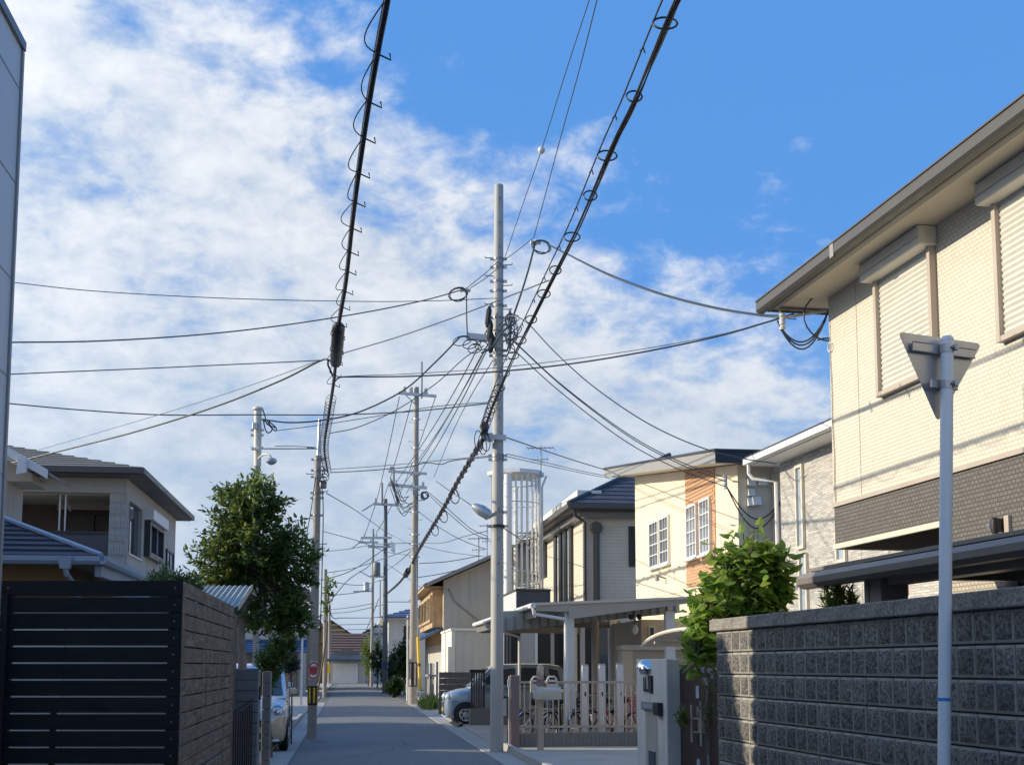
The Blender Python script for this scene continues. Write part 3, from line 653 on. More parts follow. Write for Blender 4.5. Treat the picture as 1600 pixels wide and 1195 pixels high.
gl = T('glazed_entrance', 'dark framed glazed entrance behind the carport', 'entrance', 5.5, 40, AB)
for k_, (xa, xb, m_) in enumerate(((787,800,'panel_beige'),(800.3,813,'black_metal'),(813.3,838,'panel_beige'),(838.3,860,'black_metal'),(860.3,866,'trim_beige'),(866.3,886,'black_metal'))):
    a, b = onU(xa,1000,40.3), onU(xb,1000,40.3); gl.box('panel', a.x, b.x, 40.3, 40.38, 0, 3.0, M[m_])
for xa in (790,795,799.5): a = onU(xa,1000,40.2); gl.box('bar', a.x-.02, a.x+.02, 40.2, 40.26, 0, 2.9, M['black_metal'])
a = onU(838.2,1000,40.2); gl.box('bar', a.x-.04, a.x+.04, 40.2, 40.28, 0, 3.0, M['alu_white'])
# round stair tower caged in white bars
tw = T('stair_tower', 'white round cage of vertical bars around a spiral stair', 'stair tower', 5.9, 45.5, AB)
tcx = onU(806,800,45.5).x; tz0, tz1 = 3.0, onU(806,745,45.5).z; tr = .93
bar = MB().box(-.022, .022, -.022, .022, 0, tz1-tz0).mesh('bar', M['alu_white'])
for i in range(26):
    a = 2*pi*i/26; tw.inst('bar', bar, (tcx+tr*cos(a), 45.5+tr*sin(a), tz0), rot=(0,0,a))
for z in (tz0+.4, tz0+1.25, tz0+2.1, tz1-1.05, tz1-.25): tw.part('ring', MB().tube([(tcx+(tr-.05)*cos(2*pi*i/24), 45.5+(tr-.05)*sin(2*pi*i/24), z) for i in range(25)], .022, 4, False), M['alu_white'])
tw.part('column', MB().tube([(tcx-.42,44.62,0),(tcx-.42,44.62,tz1-.05)], .15, 14), M['alu_white'])
tw.part('column', MB().tube([(tcx,45.5,0),(tcx,45.5,tz1-.4)], .08, 10), M['alu_white'])
tw.part('base', MB().lathe([(0,0),(tr+.02,0),(tr+.02,tz0),(0,tz0)], 30, (tcx,45.5,0)), M['alu_white'])
tw.part('roof', MB().lathe([(0,0),(tr+.10,0),(tr+.16,.04),(tr+.16,.17),(0,.19)], 8, (tcx,45.5,tz1)), M['alu_white'], ang=20)
tw.part('gutter_pipe', MB().tube([(tcx+tr+.2,45.2,tz1+.02),(tcx+tr+.05,45.3,tz1-.4),(tcx+tr+.06,45.3,tz0)], .04, 6), M['alu_white'])
for i in range(26):
    a = .5*i; z = tz0+.1+i*.14
    if z < tz1-1.2: tw.part('tread', MB().slab([(tcx+.08*cos(a),45.5+.08*sin(a),z),(tcx+.92*cos(a),45.5+.92*sin(a),z),(tcx+.92*cos(a+.45),45.5+.92*sin(a+.45),z),(tcx+.08*cos(a+.45),45.5+.08*sin(a+.45),z)], (0,0,.04)), M['sheet_roof_grey'])
def antenna(px, py0, py1, D, label, w=1.3, els=7, group=None):
    a, b = W(px, py1, D), W(px, py0, D); t = T('tv_antenna', label, 'antenna', a.x, a.y, 0, a.z, group); hh = b.z-a.z
    t.part('mast', MB().tube([a, b], .022, 6), M['galvanised_dark'])
    bm = t.part('boom', MB().tube([b+Vector((-w/2,0,-.1)), b+Vector((w/2,.1,-.06))], .018, 6), M['galvanised_dark'])
    for i in range(els):
        p = b + Vector((-w/2+w*i/(els-1), .05, -.1)); t.part('element', MB().tube([p+Vector((-.05,-.32,0)), p+Vector((.05,.32,0))], .009, 5), M['galvanised_dark'], bm)
    c_ = t.part('boom', MB().tube([b+Vector((-w*.35,0,-hh*.45)), b+Vector((w*.3,.1,-hh*.42))], .014, 6), M['galvanised_dark'])
    for i in range(4):
        p = b + Vector((-w*.3+w*.18*i, .03, -hh*.44)); t.part('element', MB().tube([p+Vector((0,-.1,-.14)), p+Vector((0,.1,.14))], .009, 5), M['galvanised_dark'], c_)
antenna(845, 696, 745, 45.3, 'combed television antenna on the round stair tower', 1.0)

# ================================================================== OLD HOUSE and white shed beyond the carport
g = T('house', 'old grey rendered house with warm wooden window bay and tiled gable roof', 'house', 4.1, 58, AB)
rG, g0, g1 = 4.1, 53.5, 66.5
ez = 5.35
g.part('wall', MB().slab([(rG,g0,0),(rG+9,g0,0),(rG+9,g0,ez+1.3),(rG+4.6,g0,ez+2.05),(rG,g0,ez)], (0,.15,0)), M['stucco_grey'])
g.box('wall', rG, rG+.15, g0+.16, g1, 2.6, ez, M['wood_old'], label='weathered timber street wall'); g.box('wall', rG, rG+.15, g0+.16, g1, 0, 2.59, M['stucco_grey'])
g.part('wall', MB().slab([(rG,g1,0),(rG+9,g1,0),(rG+9,g1,ez+1.3),(rG+4.6,g1,ez+2.05),(rG,g1,ez)], (0,-.15,0)), M['stucco_grey'])
ro = g.part('roof', MB().slab([(rG-.75,g0-.5,ez-.28),(rG-.75,g1+.5,ez-.28),(rG+4.6,g1+.5,ez+2.12),(rG+4.6,g0-.5,ez+2.12)], (0,0,.07)), M['wood_old'])
tiled_slope(g, 'roof_slope', (rG-.85,g0-.55,ez-.22), (rG-.85,g1+.55,ez-.22), (rG+4.6,g1+.55,ez+2.2), (rG+4.6,g0-.55,ez+2.2), 16, .05, M['roof_tile_black'], ro)
tiled_slope(g, 'roof_slope', (rG+10,g0-.55,ez+.9), (rG+10,g1+.55,ez+.9), (rG+4.6,g1+.55,ez+2.2), (rG+4.6,g0-.55,ez+2.2), 14, .05, M['roof_tile_black'], ro)
g.part('verge_board', MB().slab([(rG-.8,g0-.57,ez-.32),(rG+4.6,g0-.57,ez+2.1),(rG+4.6,g0-.57,ez+2.26),(rG-.8,g0-.57,ez-.16)], (0,.04,0)), M['trim_grey'], ro)
g.box('window_bay', rG-.45, rG-.003, 54.2, 63.5, 3.3, 5.0, M['wood_old'])
for k_ in range(4):
    win(g, 'r', rG-.45, 54.3+k_*2.3, 56.4+k_*2.3, 3.55, 4.75, M['wood_old'], 2, 1, .12, .1, 'glass_pale' if k_ == 0 else 'glass')
g.box('bay_roof', rG-.85, rG, 53.9, 63.8, 5.02, 5.12, M['wood_old'])
pr_ = g.part('pent_roof', MB().slab([(rG-1.1,g0+.2,2.62),(rG-1.1,g1,2.62),(rG-.02,g1,3.2),(rG-.02,g0+.2,3.2)], (0,0,.05)), M['wood_old'])
tiled_slope(g, 'roof_slope', (rG-1.15,g0+.1,2.68), (rG-1.15,g1,2.68), (rG-.02,g1,3.28), (rG-.02,g0+.1,3.28), 6, .05, M['roof_tile_blue'], pr_)
p0 = onU(690,912,g0-.02); p1 = onU(722,975,g0-.02); g.part('conduit', MB().tube([(rG+.2,g0-.05,5.0),(rG+.5,g0-.05,4.4),(rG+1.9,g0-.05,3.3)], .03, 5), M['trim_grey'])
antenna(748, 838, 885, 55, 'thin television antenna on the old house ridge', .9, 5)
antenna(761, 818, 880, 58, 'tall bare antenna mast beside the concrete pole', .7, 4)
s = T('shed', 'white rendered shed wall with lit street side beyond the carport', 'shed', 4.0, 47, AB)
a = onR(705,985,4.0); b = onR(664,990,4.0)
s.box('wall', 4.0, 4.15, 48.0, 53.3, 0, 2.98, M['stucco_white']); s.box('wall', 4.16, 9.5, 48.0, 48.15, 0, 2.90, M['stucco_grey'], label='camera-side wall greyed for the shade on it')  # white shed's camera-side wall coloured grey to carry its shade
s.box('parapet', 3.96, 9.5, 47.93, 48.18, 2.985, 3.07, M['stucco_white']); s.box('parapet', 3.96, 4.2, 48.19, 53.3, 2.985, 3.07, M['stucco_white'])
s.box('pier', 3.86, 3.997, 47.97, 48.25, 0, 2.35, M['stucco_white'])
s.box('joint', 3.992, 4.0, 50.2, 50.23, 0, 2.9, M['trim_grey'])
f = T('fence', 'ragged weathered board fence beside the yellow guy sleeve', 'fence', 2.9, 46.5, AB)
pb = MB().box(-.012, .012, -.11, .11, 0, 1.35).mesh('plank', M['wood_grey'])
for i in range(7):
    o = f.inst('plank', pb, (2.95+.05*i, 45.4+.3*i, .35), rot=(0, random.uniform(-.03,.03), random.uniform(-.1,.1)))
f.box('post', 3.2, 3.28, 45.2, 45.28, 0, 1.75, M['wood_grey']); f.box('rail', 2.93, 3.2, 45.3, 47.4, 1.2, 1.27, M['wood_grey'])
w_ = T('garden_wall', 'dark stained block garden wall left of the steel blue car', 'wall', 3.4, 40.5, AB)
a, b = onU(686,1060,40.5), onU(735,1060,40.5)
bw = MB().box(0, .392, 0, .12, 0, .192, .006).mesh('block', M['brown_gatewall'])
bh_ = MB().box(0, .192, 0, .12, 0, .192, .006).mesh('half_block', M['brown_gatewall'])
for j in range(7):
    x = a.x
    if j % 2: w_.inst('half_block', bh_, (x, 40.5, .2*j)); x += .2
    while x < b.x: w_.inst('block', bw, (x, 40.5, .2*j)); x += .4

#@@STRUCT2

# ================================================================== LEFT SIDE: BUILDINGS
gb = T('building', 'tall plain grey panelled building at the left edge of the view', 'building', -3.1, 9, AB)
gb.box('wall', -11, -3.1, -4, 11.31, 0, 7.30, M['panel_grey'])
for i in range(8): gb.box('joint', -3.104, -3.095, -4, 11.27, .9*i+.6, .9*i+.612, M['trim_grey'])
gb.box('parapet_cap', -11.03, -3.07, -4, 11.34, 7.302, 7.39, M['trim_greybrown'])
gb.box('corner_trim', -3.12, -3.08, 11.28, 11.335, 0, 7.29, M['trim_grey'])

b = T('house', 'low-eaved house with slate roof, pale blue gutters and ochre walls behind the slat fence', 'house', -5, 17, AB)
b.box('wall', -9, -3.55, 16.05, 19.0, 0, 2.88, M['stucco_brown'], label='ochre render wall')
b.box('wall', -3.553, -3.53, 17.35, 17.5, 0, 2.8, M['trim_brown'])
b.box('wall', -14, -7.1, 12.60, 18.4, 0, 5.75, M['panel_beige'], label='unseen beige block added to shade the block wall')  # out-of-view block, placed so its shadow falls on the block wall
C0 = (-3.05, 15.5, 2.93)
ro = b.box('roof', -9, -3.15, 15.6, 19.05, 2.86, 2.90, M['trim_grey'], label='boxed eaves')
tiled_slope(b, 'roof_slope', C0, (-9, 15.5, 2.93), (-9, 17.6, 3.72), (-5.1, 17.55, 3.70), 9, .03, M['roof_slate'], ro)
tiled_slope(b, 'roof_slope', C0, (-3.05, 19.1, 2.93), (-5.1, 19.1, 3.70), (-5.1, 17.55, 3.70), 9, .03, M['roof_slate'], ro)
b.part('hip_cap', MB().tube([Vector(C0)+Vector((0,0,.03)), (-5.1,17.55,3.76)], .035, 6), M['gutter_blue'], ro)
gp = [(-.09,.08),(-.09,.02),(-.06,-.02),(.0,-.02),(.0,.09)]
m = MB(); m.add([(-9, 15.5+a, 2.86+z) for a, z in gp]+[(-3.0, 15.5+a, 2.86+z) for a, z in gp], [(0,1,6,5),(1,2,7,6),(2,3,8,7),(3,4,9,8),(0,4,3,2,1),(5,6,7,8,9)])
b.part('gutter', m, M['gutter_blue'], ro)
m = MB(); m.add([(-3.05-a, 15.41, 2.86+z) for a, z in gp]+[(-3.05-a, 19.1, 2.86+z) for a, z in gp], [(0,1,6,5),(1,2,7,6),(2,3,8,7),(3,4,9,8),(0,4,3,2,1),(5,6,7,8,9)])
b.part('gutter', m, M['gutter_blue'], ro)
b.box('fascia', -3.14, -3.06, 15.6, 19.05, 2.70, 2.855, M['gutter_blue'], ro)
p = onU(102, 880, 15.42); hp = b.part('rain_hopper', MB().add([(p.x-.09,15.36,2.93),(p.x+.09,15.36,2.93),(p.x+.09,15.5,2.93),(p.x-.09,15.5,2.93),(p.x-.055,15.38,2.78),(p.x+.055,15.38,2.78),(p.x+.055,15.48,2.78),(p.x-.055,15.48,2.78)], [(0,1,2,3),(7,6,5,4),(0,4,5,1),(1,5,6,2),(2,6,7,3),(3,7,4,0)]), M['gutter_blue'], ro)
b.part('downpipe', MB().tube([(p.x,15.43,2.79),(p.x+.01,15.45,2.72),(p.x+.06,15.9,2.55),(p.x+.06,15.98,2.4),(p.x+.06,15.98,0)], .035, 8), M['gutter_blue'], hp)
b2 = T('house', 'house with white bargeboard gable end peeping out beside the grey building', 'house', -7, 20.5, AB)
a0, a1 = onU(4,692,20.5), onU(75,741,20.5)
wx_ = onU(9,800,20.8).x; zb_ = onU(40,752,20.8).z; b2.box('wall', -12, wx_, 20.8, 21.8, 0, zb_, M['panel_beige']); b2.part('gable_panel', MB().slab([(-12,20.8,zb_+.002),(a1.x-.32,20.8,zb_+.002),(a1.x-.32,20.8,a1.z+.05),(a0.x-1,20.8,a0.z+.3),(-12,20.8,a0.z-.6)], (0,1.0,0)), M['panel_beige'])
ro = b2.part('roof', MB().slab([(a1.x,20.4,a1.z),(a0.x-1.2,20.4,a0.z+.62),(a0.x-1.2,22.0,a0.z+.62),(a1.x,22.0,a1.z)], (0,0,.05)), M['roof_tile_black'])
b2.part('bargeboard', MB().slab([(a1.x+.02,20.36,a1.z-.09),(a0.x-1.2,20.36,a0.z+.53),(a0.x-1.2,20.36,a0.z+.67),(a1.x+.02,20.36,a1.z+.06)], (0,.038,0)), M['trim_white'], ro)
b2.box('wall', -13, -6.6, 21.85, 24.3, 0, 4.75, M['panel_beige']); b2.box('unseen_roof', -13.2, -6.4, 22.05, 24.5, 4.755, 4.9, M['roof_tile_black'])  # out-of-view volume and roof, put in to shade the lane
b2.part('bracket', MB().slab([(a1.x-.45,20.35,a1.z-.04),(a1.x-.29,20.35,a1.z+.0),(a1.x-.31,20.35,a1.z+.23),(a1.x-.43,20.35,a1.z+.25)], (0,-.05,0)), M['trim_white'], ro)

# house with the recessed balcony
rA, w0, w1 = -4.75, 26.6, 34.0
a = T('house', 'two-storey grey panel house with recessed corner balcony and hip roof', 'house', rA, 30, AB)
zf, ze = 3.35, 5.58                               # balcony floor, eaves
def ux(px): return onU(px, 800, w0).x
xo0, xo1, xp = -10.2, ux(171), ux(196)
a.box('wall', -13, xo0, w0, w1, 0, ze, M['panel_beige'])
a.box('wall', xo0+.002, rA, w0, w1, 0, zf-.05, M['panel_beige'])
a.box('wall', xo0+.002, rA, w0+2.0, w1, zf, ze, M['panel_beige'], label='grey panel wall behind and beyond the balcony'); a.box('recess_shade', xo0+.01, rA-.25, w0+1.985, w0+1.998, zf, ze-.34, M['brown_gatewall'], label='dark sheet standing in for shade in the balcony recess'); a.box('recess_shade', xo0+.003, xo0+.02, w0+.26, w0+1.98, zf, ze-.34, M['brown_gatewall'])  # thin dark sheets imitate the shade inside the balcony
a.box('lintel', xo0+.002, rA-.002, w0, w0+.25, ze-.32, ze-.003, M['panel_beige'])
a.box('lintel', rA-.22, rA-.001, w0+.252, w0+1.998, ze-.42, ze-.003, M['panel_beige'])
a.box('ceiling', xo0+.003, rA-.23, w0+.253, w0+1.997, ze-.33, ze-.25, M['stucco_white'])
a.box('floor', xo0+.003, rA-.003, w0+.002, w0+1.998, zf-.045, zf, M['concrete_dark'])
pl = a.box('pillar', xo1, rA+.012, w0-.012, w0+.3, zf-.6, ze-.325, M['concrete'])
tm = MB().box(-.058, .058, -.012, 0, -.135, .135, .004).mesh('tile', M['tile_panel'])
wpil = rA+.012-xo1; nt = 3
for i in range(nt):
    for j in range(9):
        if zf-.45+.29*j < ze-.45: a.inst('tile', tm, (xo1+wpil*(i+.5)/nt, w0-.012, zf-.45+.29*j), pl)
for j in range(9):
    if zf-.45+.29*j < ze-.45: a.inst('tile', tm, (rA+.012, w0+.14, zf-.45+.29*j), pl, (0,0,pi/2))
a.box('sill_wall', rA-.2, rA-.002, w0+.302, w0+1.998, zf+.001, zf+.62, M['panel_beige']); a.box('sill', rA-.24, rA+.03, w0+.302, w0+1.99, zf+.622, zf+.67, M['trim_cream'])
a.box('side_screen', rA-.12, rA-.08, w0+.31, w0+1.98, zf+.68, ze-.43, M['glass'], label='dark glazed screen in the side opening')
for t_ in (0, .55, 1.1): a.box('screen_bar', rA-.13, rA-.07, w0+.31+t_, w0+.34+t_, zf+.68, ze-.43, M['dark_frame'])
a.box('balcony_panel', ux(75), xo1-.01, w0+.05, w0+.10, zf+.1, zf+1.02, M['balcony_navy'], label='dark blue-black balcony balustrade')
rl = a.box('handrail', ux(65), xo1-.01, w0+.03, w0+.12, zf+1.03, zf+1.09, M['dark_frame'])
win(a, 'u', w0+2.0, ux(60), ux(172), zf+.12, zf+1.75, M['dark_frame'], 2, 1, .08, .09, 'glass'); a.box('shutter_box', ux(58), ux(174), w0+1.75, w0+1.995, zf+1.76, zf+2.02, M['trim_beige'])
for px in (88, 97): a.part('laundry_pole', MB().tube([(ux(px), w0+.3, zf+.5), (ux(px), w0+.3, zf+1.95)], .02, 6), M['alu_white'])
a.part('laundry_hook', MB().tube([(ux(86), w0+.35, zf+1.75), (ux(95), w0+.35, zf+1.85), (ux(104), w0+.35, zf+1.55)], .014, 5), M['galvanised'])
for (xa, xb, ya, yb, sh) in ((226,247,812,878,True), (259,269,858,892,False)):
    p0, p1 = onR(xa,ya,rA), onR(xb,yb,rA); zt = onR(xa+2,ya,rA).z; zb = onR(xb,yb,rA).z-.05
    win(a, 'R', rA, p0.y, p1.y, zb, zt, M['dark_frame'], 2, 1, .12 if sh else .06, .14 if sh else .05, 'glass_pale')
    if sh: a.box('shutter_box', rA+.002, rA+.22, p0.y-.1, p1.y+.1, zt-.02, zt+.22, M['trim_white'])
for z in (4.15, 4.75): a.box('joint', rA-.002, rA+.004, w0+2.0, w1, z, z+.012, M['trim_grey'])
for u in (29.4, 31.0, 32.6): a.box('joint', rA-.002, rA+.004, u, u+.012, 0, ze-.1, M['trim_grey'])
er, eu = -4.4, 26.05
ro = a.box('roof', -13, er, eu, w1+.35, ze, ze+.07, M['trim_brown'], label='dark boxed eaves')
a.part('gutter', MB().box(-13, er+.1, eu-.1, eu-.002, ze+.02, ze+.14).box(er+.002, er+.1, eu, w1+.4, ze+.02, ze+.14), M['trim_brown'], ro)
tiled_slope(a, 'roof_slope', (er+.06,eu-.06,ze+.13), (-13.5,eu-.06,ze+.13), (-13.5,eu+3.9,ze+1.25), (er-3.9,eu+3.9,ze+1.25), 11, .03, M['roof_grey_brown'], ro)
tiled_slope(a, 'roof_slope', (er+.06,eu-.06,ze+.13), (er+.06,w1+.4,ze+.13), (er-3.9,w1-3.5,ze+1.25), (er-3.9,eu+3.9,ze+1.25), 11, .03, M['roof_grey_brown'], ro)

# houses farther down on the left
def simple_house(label, r0, r1, u0, u1, z1, wallm, roofm, ridge=1.4, side='l', wins=(), rows=10, ov=.45):
    t = T('house', label, 'house', (r0+r1)/2, u0, AB); t.box('wall', r0, r1, u0, u1, 0, z1, M[wallm])
    rc = (r0+r1)/2
    ro = t.part('roof', MB().slab([(r0-ov,u0-ov,z1-.06),(r1+ov,u0-ov,z1-.06),(r1+ov,u1+ov,z1-.06),(r0-ov,u1+ov,z1-.06)], (0,0,.05)), M['trim_greybrown'])
    tiled_slope(t, 'roof_slope', (r0-ov,u0-ov,z1), (r0-ov,u1+ov,z1), (rc,u1+ov,z1+ridge), (rc,u0-ov,z1+ridge), rows, .05, M[roofm], ro)
    tiled_slope(t, 'roof_slope', (r1+ov,u0-ov,z1), (r1+ov,u1+ov,z1), (rc,u1+ov,z1+ridge), (rc,u0-ov,z1+ridge), rows, .05, M[roofm], ro)
    t.part('gable_wall', MB().slab([(r0,u0,z1),(r1,u0,z1),(rc,u0,z1+ridge*.96)], (0,.1,0)), M[wallm])
    for (ax, c_, a0, a1, za, zb) in wins: win(t, ax, c_, a0, a1, za, zb, M['dark_frame'], 2, 1, .08, .05)
    return t
simple_house('brown-walled house with blue glazed tile roof behind the left tree', -12, -6.6, 41, 50, 4.0, 'stucco_brown', 'roof_tile_blue', 1.5, wins=(('u',41,-9,-7.5,2.4,3.4),))
h5 = simple_house('pale grey two-storey house with blue pent roof behind the left poles', -8.0, -2.6, 66, 76, 5.6, 'stucco_grey', 'roof_tile_black', 1.2, wins=(('u',66,-6,-4.5,3.6,4.8),('u',66,-4.1,-3.0,3.7,4.7)))
tiled_slope(h5, 'pent_roof', (-7.5,64.6,2.3), (-2.2,64.6,2.3), (-2.2,65.98,3.0), (-7.5,65.98,3.0), 6, .06, M['roof_tile_blue'])
h5.box('wall', -7.4, -2.7, 64.9, 65.97, 0, 2.28, M['brown_gatewall'])
aw = T('awning', 'white awning roof on posts beside the left lane behind the small car', 'awning', -3.2, 50, AB)
p = onU(457,985,50)
aw.part('canopy', MB().slab([(p.x-1.2,50,p.z+.25),(p.x+.75,50,p.z+.1),(p.x+.75,52.5,p.z+.1),(p.x-1.2,52.5,p.z+.25)], (0,0,.28)), M['trim_white'])
for x in (p.x-.9, p.x+.35): aw.box('post', x, x+.08, 50.2, 50.28, 0, p.z+.1, M['trim_white'])
simple_house('dark timber house beyond the far left poles', -7.5, -2.4, 82, 92, 4.6, 'siding_brown', 'roof_tile_black', 1.2, wins=(('u',82,-5,-3.6,3.0,4.0),))

# end of the lane
e_ = T('garage', 'white shuttered garage with dark gabled canopy closing the lane', 'garage', .2, 111, AB)
a0, a1 = onU(521,1050,111).x, onU(561,1050,111).x
e_.box('wall', a0-.5, a1+.6, 111.1, 117, 0, 2.35, M['stucco_grey'])
sd = e_.box('shutter_door', a0, a1-.1, 111.0, 111.09, 0, 1.85, M['trim_white'])
for i in range(9): e_.box('slat', a0+.02, a1-.12, 110.975, 110.998, .06+.2*i, .2+.2*i, M['trim_white'], sd)
zt = onU(540,1032,111).z
ro = e_.part('roof', MB().slab([(a0-.6,109.6,2.0),(a1+.7,109.6,2.0),(a1+.7,111.2,2.5),(a0-.6,111.2,2.5)], (0,0,.15)), M['roof_tile_black'])
e_.part('gable', MB().slab([(a0-.5,111.3,2.5),(a1+.6,111.3,2.5),((a0+a1)/2,111.3,3.25)], (0,.2,0)), M['siding_brown'], ro)
tiled_slope(e_, 'roof_slope', (a0-.7,111.2,2.4), (a1+.8,111.2,2.4), (a1+.8,114.5,4.6), (a0-.7,114.5,4.6), 9, .08, M['roof_tile_brown'], ro)
simple_house('brown-roofed house rising behind the end garage', -4.6, 1.0, 122, 132, 3.9, 'stucco_brown', 'roof_tile_brown', 2.2)
simple_house('white gabled house behind the garage on the right', 1.8, 7.5, 128, 138, 5.0, 'stucco_white', 'roof_tile_black', 2.0)
simple_house('far grey house with a dark roof over the end of the lane', -9, -4.8, 118, 130, 3.9, 'stucco_grey', 'roof_tile_black', 1.6)
# right side, far
wh = T('house', 'white two-storey house with blue roof edge behind the far dark pole', 'house', 5, 82, AB)
p0, p1 = onU(607,985,80).x, onU(641,985,80).x
wh.box('wall', p0, p1+3, 80, 92, 0, onU(620,967,80).z, M['stucco_white'])
zt = onU(620,967,80).z
ro = wh.part('roof', MB().slab([(p0-.5,79.4,zt),(p1+3.4,79.4,zt+.0),(p1+3.4,92,zt),(p0-.5,92,zt)], (0,0,.1)), M['trim_white'])
tiled_slope(wh, 'roof_slope', (p0-.5,79.3,zt+.12), (p1+3.4,79.3,zt+.12), (p1+3.4,85,zt+1.0), (p0+2,85,zt+1.0), 6, .06, M['roof_tile_blue'], ro)
win(wh, 'u', 80, p0+1.0, p0+1.9, 3.3, 4.2, M['dark_frame'], 1, 1, .08, .05)
simple_house('cream house wall beyond the round hedge on the right', 2.9, 6.5, 96, 105, 4.6, 'stucco_white', 'roof_tile_black', 1.2)
simple_house('plain grey house filling the gap behind the old house', 9.5, 15, 70, 84, 5.8, 'stucco_grey', 'roof_tile_black', 1.4)
simple_house('beige back house standing behind the white shed', 10.5, 16, 54, 64, 5.6, 'panel_beige', 'roof_tile_black', 1.2)
#@@WALLS

# ================================================================== NEAR RIGHT BOUNDARY
bw = T('block_wall', 'dark split-face concrete block wall with coping in the right foreground', 'wall', 4.0, 9, AA)
core = bw.box('core', 4.03, 4.14, -1, 11.05, 0, 1.9, M['mortar'])
bms = []
for k in range(8):
    rr = random.Random(k); m = MB()                # split face, rough and uneven, inside a narrow smooth margin
    hw, hh, mg = .0965, .186, .0125
    us = [-hw, -hw+mg] + [(-hw+mg) + (2*hw-2*mg)*q/5 for q in range(1, 5)] + [hw-mg, hw]
    zs = [0, mg*1.3] + [mg*1.3 + (hh-mg*2.6)*q/5 for q in range(1, 5)] + [hh-mg*1.3, hh]
    nu_, nz_ = len(us)-1, len(zs)-1; vs = []; fs = []; mi = []
    for i in range(nu_+1):
        for j in range(nz_+1):
            ed = min(i, nu_-i, j, nz_-j); vs.append((.006 if ed == 0 else (.0 if ed == 1 else -.013 + rr.uniform(-.009, .008)), us[i], zs[j]))
    for i in range(nu_):
        for j in range(nz_): fs.append((i*(nz_+1)+j, (i+1)*(nz_+1)+j, (i+1)*(nz_+1)+j+1, i*(nz_+1)+j+1)); mi.append(1 if i in (0, nu_-1) or j in (0, nz_-1) else 0)
    b0 = len(vs); vs += [(.04,-hw,0),(.04,hw,0),(.04,hw,hh),(.04,-hw,hh)]
    L = [i*(nz_+1) for i in range(nu_+1)]; Tp = [i*(nz_+1)+nz_ for i in range(nu_+1)]; Lf = list(range(nz_+1)); Rt = [nu_*(nz_+1)+j for j in range(nz_+1)]
    fs += [tuple(L)+(b0+1, b0), tuple(Tp[::-1])+(b0+3, b0+2), tuple(Lf[::-1])+(b0, b0+3), tuple(Rt)+(b0+2, b0+1)]; mi += [1]*4
    m.add(vs, fs); m.sm = True; me = m.mesh('block', M['split_block'], ang=50); me.materials.append(M['block_margin']); me.polygons.foreach_set('material_index', mi); bms.append(me)
rest = MB()
for j in range(9):                                # courses from the top down
    zc = 1.925 - .2*(j+1) + .006
    off = .0
    for i in range(60):
        u = 11.0 - .1 - .2*i - off
        if u < -.9: break
        if j < 7 and u > 5.2: bw.inst('block', bms[(i*7+j*3) % 8], (4.0 + random.uniform(-.003,.003), u, zc))
        else: rest.box(4.0, 4.04, u-.0935, u+.0935, zc, zc+.187, .006)
bw.part('lower_blocks', rest, M['split_block'], kind='stuff')
cm = MB().box(-.04, .20, -.298, .298, 0, .11, .008).mesh('coping_stone', M['split_coping'])
for i in range(20): bw.inst('coping_stone', cm, (4.0, 11.09-.3-.6*i, 1.925))
bw.box('end_face', 4.03, 4.14, 11.053, 11.08, 0, 1.92, M['split_block'])

gp_ = T('gatepost', 'weathered concrete gatepost slab with letter slot and dome lamp', 'gatepost', 4.05, 13.2, AA)
gp_.box('slab', 4.05, 4.21, 12.72, 13.86, 0, 1.675, M['gatepost_concrete'], c=.008)
gp_.box('slab', 4.213, 4.38, 12.76, 12.98, 0, 1.61, M['concrete_dark'], c=.008)
def gx(px): return onR(px, 1100, 4.05, AA).y
lp = gp_.part('lamp_hood', MB().add([], []), M['chrome']) if False else None
m = MB(); vs = []; nn = 12                         # half-dome hood
uc, zc_ = gx(1012), 1.565
for i in range(nn+1):
    for j in range(7):
        a_, e_a = pi*i/nn, (pi/2)*j/6
        vs.append((4.05-.13*sin(a_)*cos(e_a), uc+.145*cos(a_)*cos(e_a), zc_+.11*sin(e_a)))
m.add(vs, [(i*7+j, (i+1)*7+j, (i+1)*7+j+1, i*7+j+1) for i in range(nn) for j in range(6)]); m.sm = True
lp = gp_.part('lamp_hood', m, M['chrome']); gp_.part('bulb_glass', MB().lathe([(0,-.05),(.035,-.05),(.05,.0),(.04,.04),(0,.045)], 12, (4.0,uc,zc_-.01)), M['lamp_glass'], lp)
np_ = gp_.box('nameplate', 4.025, 4.05, gx(1021), gx(1016), 1.30, 1.49, M['black_metal'])
for z in (1.33, 1.37, 1.41, 1.45): gp_.part('ornament', MB().tube([(4.03, gx(1010)+.035*sin(t/8*2*pi), z+.02*cos(t/8*2*pi)) for t in range(9)], .007, 5), M['black_metal'], np_)
gp_.part('ornament', MB().box(4.025, 4.046, gx(1014), gx(1010), 1.32, 1.335), M['black_metal'], np_)
sl_ = gp_.box('letter_slot', 4.015, 4.05, gx(1027), gx(1006), 1.105, 1.195, M['galvanised_dark'], c=.004)
gp_.box('flap', 4.008, 4.02, gx(1025), gx(1008), 1.125, 1.175, M['galvanised'], sl_)
ic = gp_.box('intercom', 3.99, 4.05, gx(1036), gx(1028), 1.06, 1.20, M['plastic_black'], c=.006)
gp_.box('inlay_panel', 4.046, 4.052, gx(1027), gx(1009), .0, 1.09, M['concrete'], label='paler recessed strip under the letter slot')
gp_.box('glass_brick', 4.035, 4.053, gx(1024), gx(1014), .46, .66, M['glass'], c=.004)
gt = T('gate', 'dark brown metal gate leaf with small glazed slots and bar handle', 'gate', 4.2, 12.1, AA)
lfm = gt.box('leaf', 4.2, 4.24, 11.20, 12.74, .08, 1.56, M['gate_brown'], c=.004)
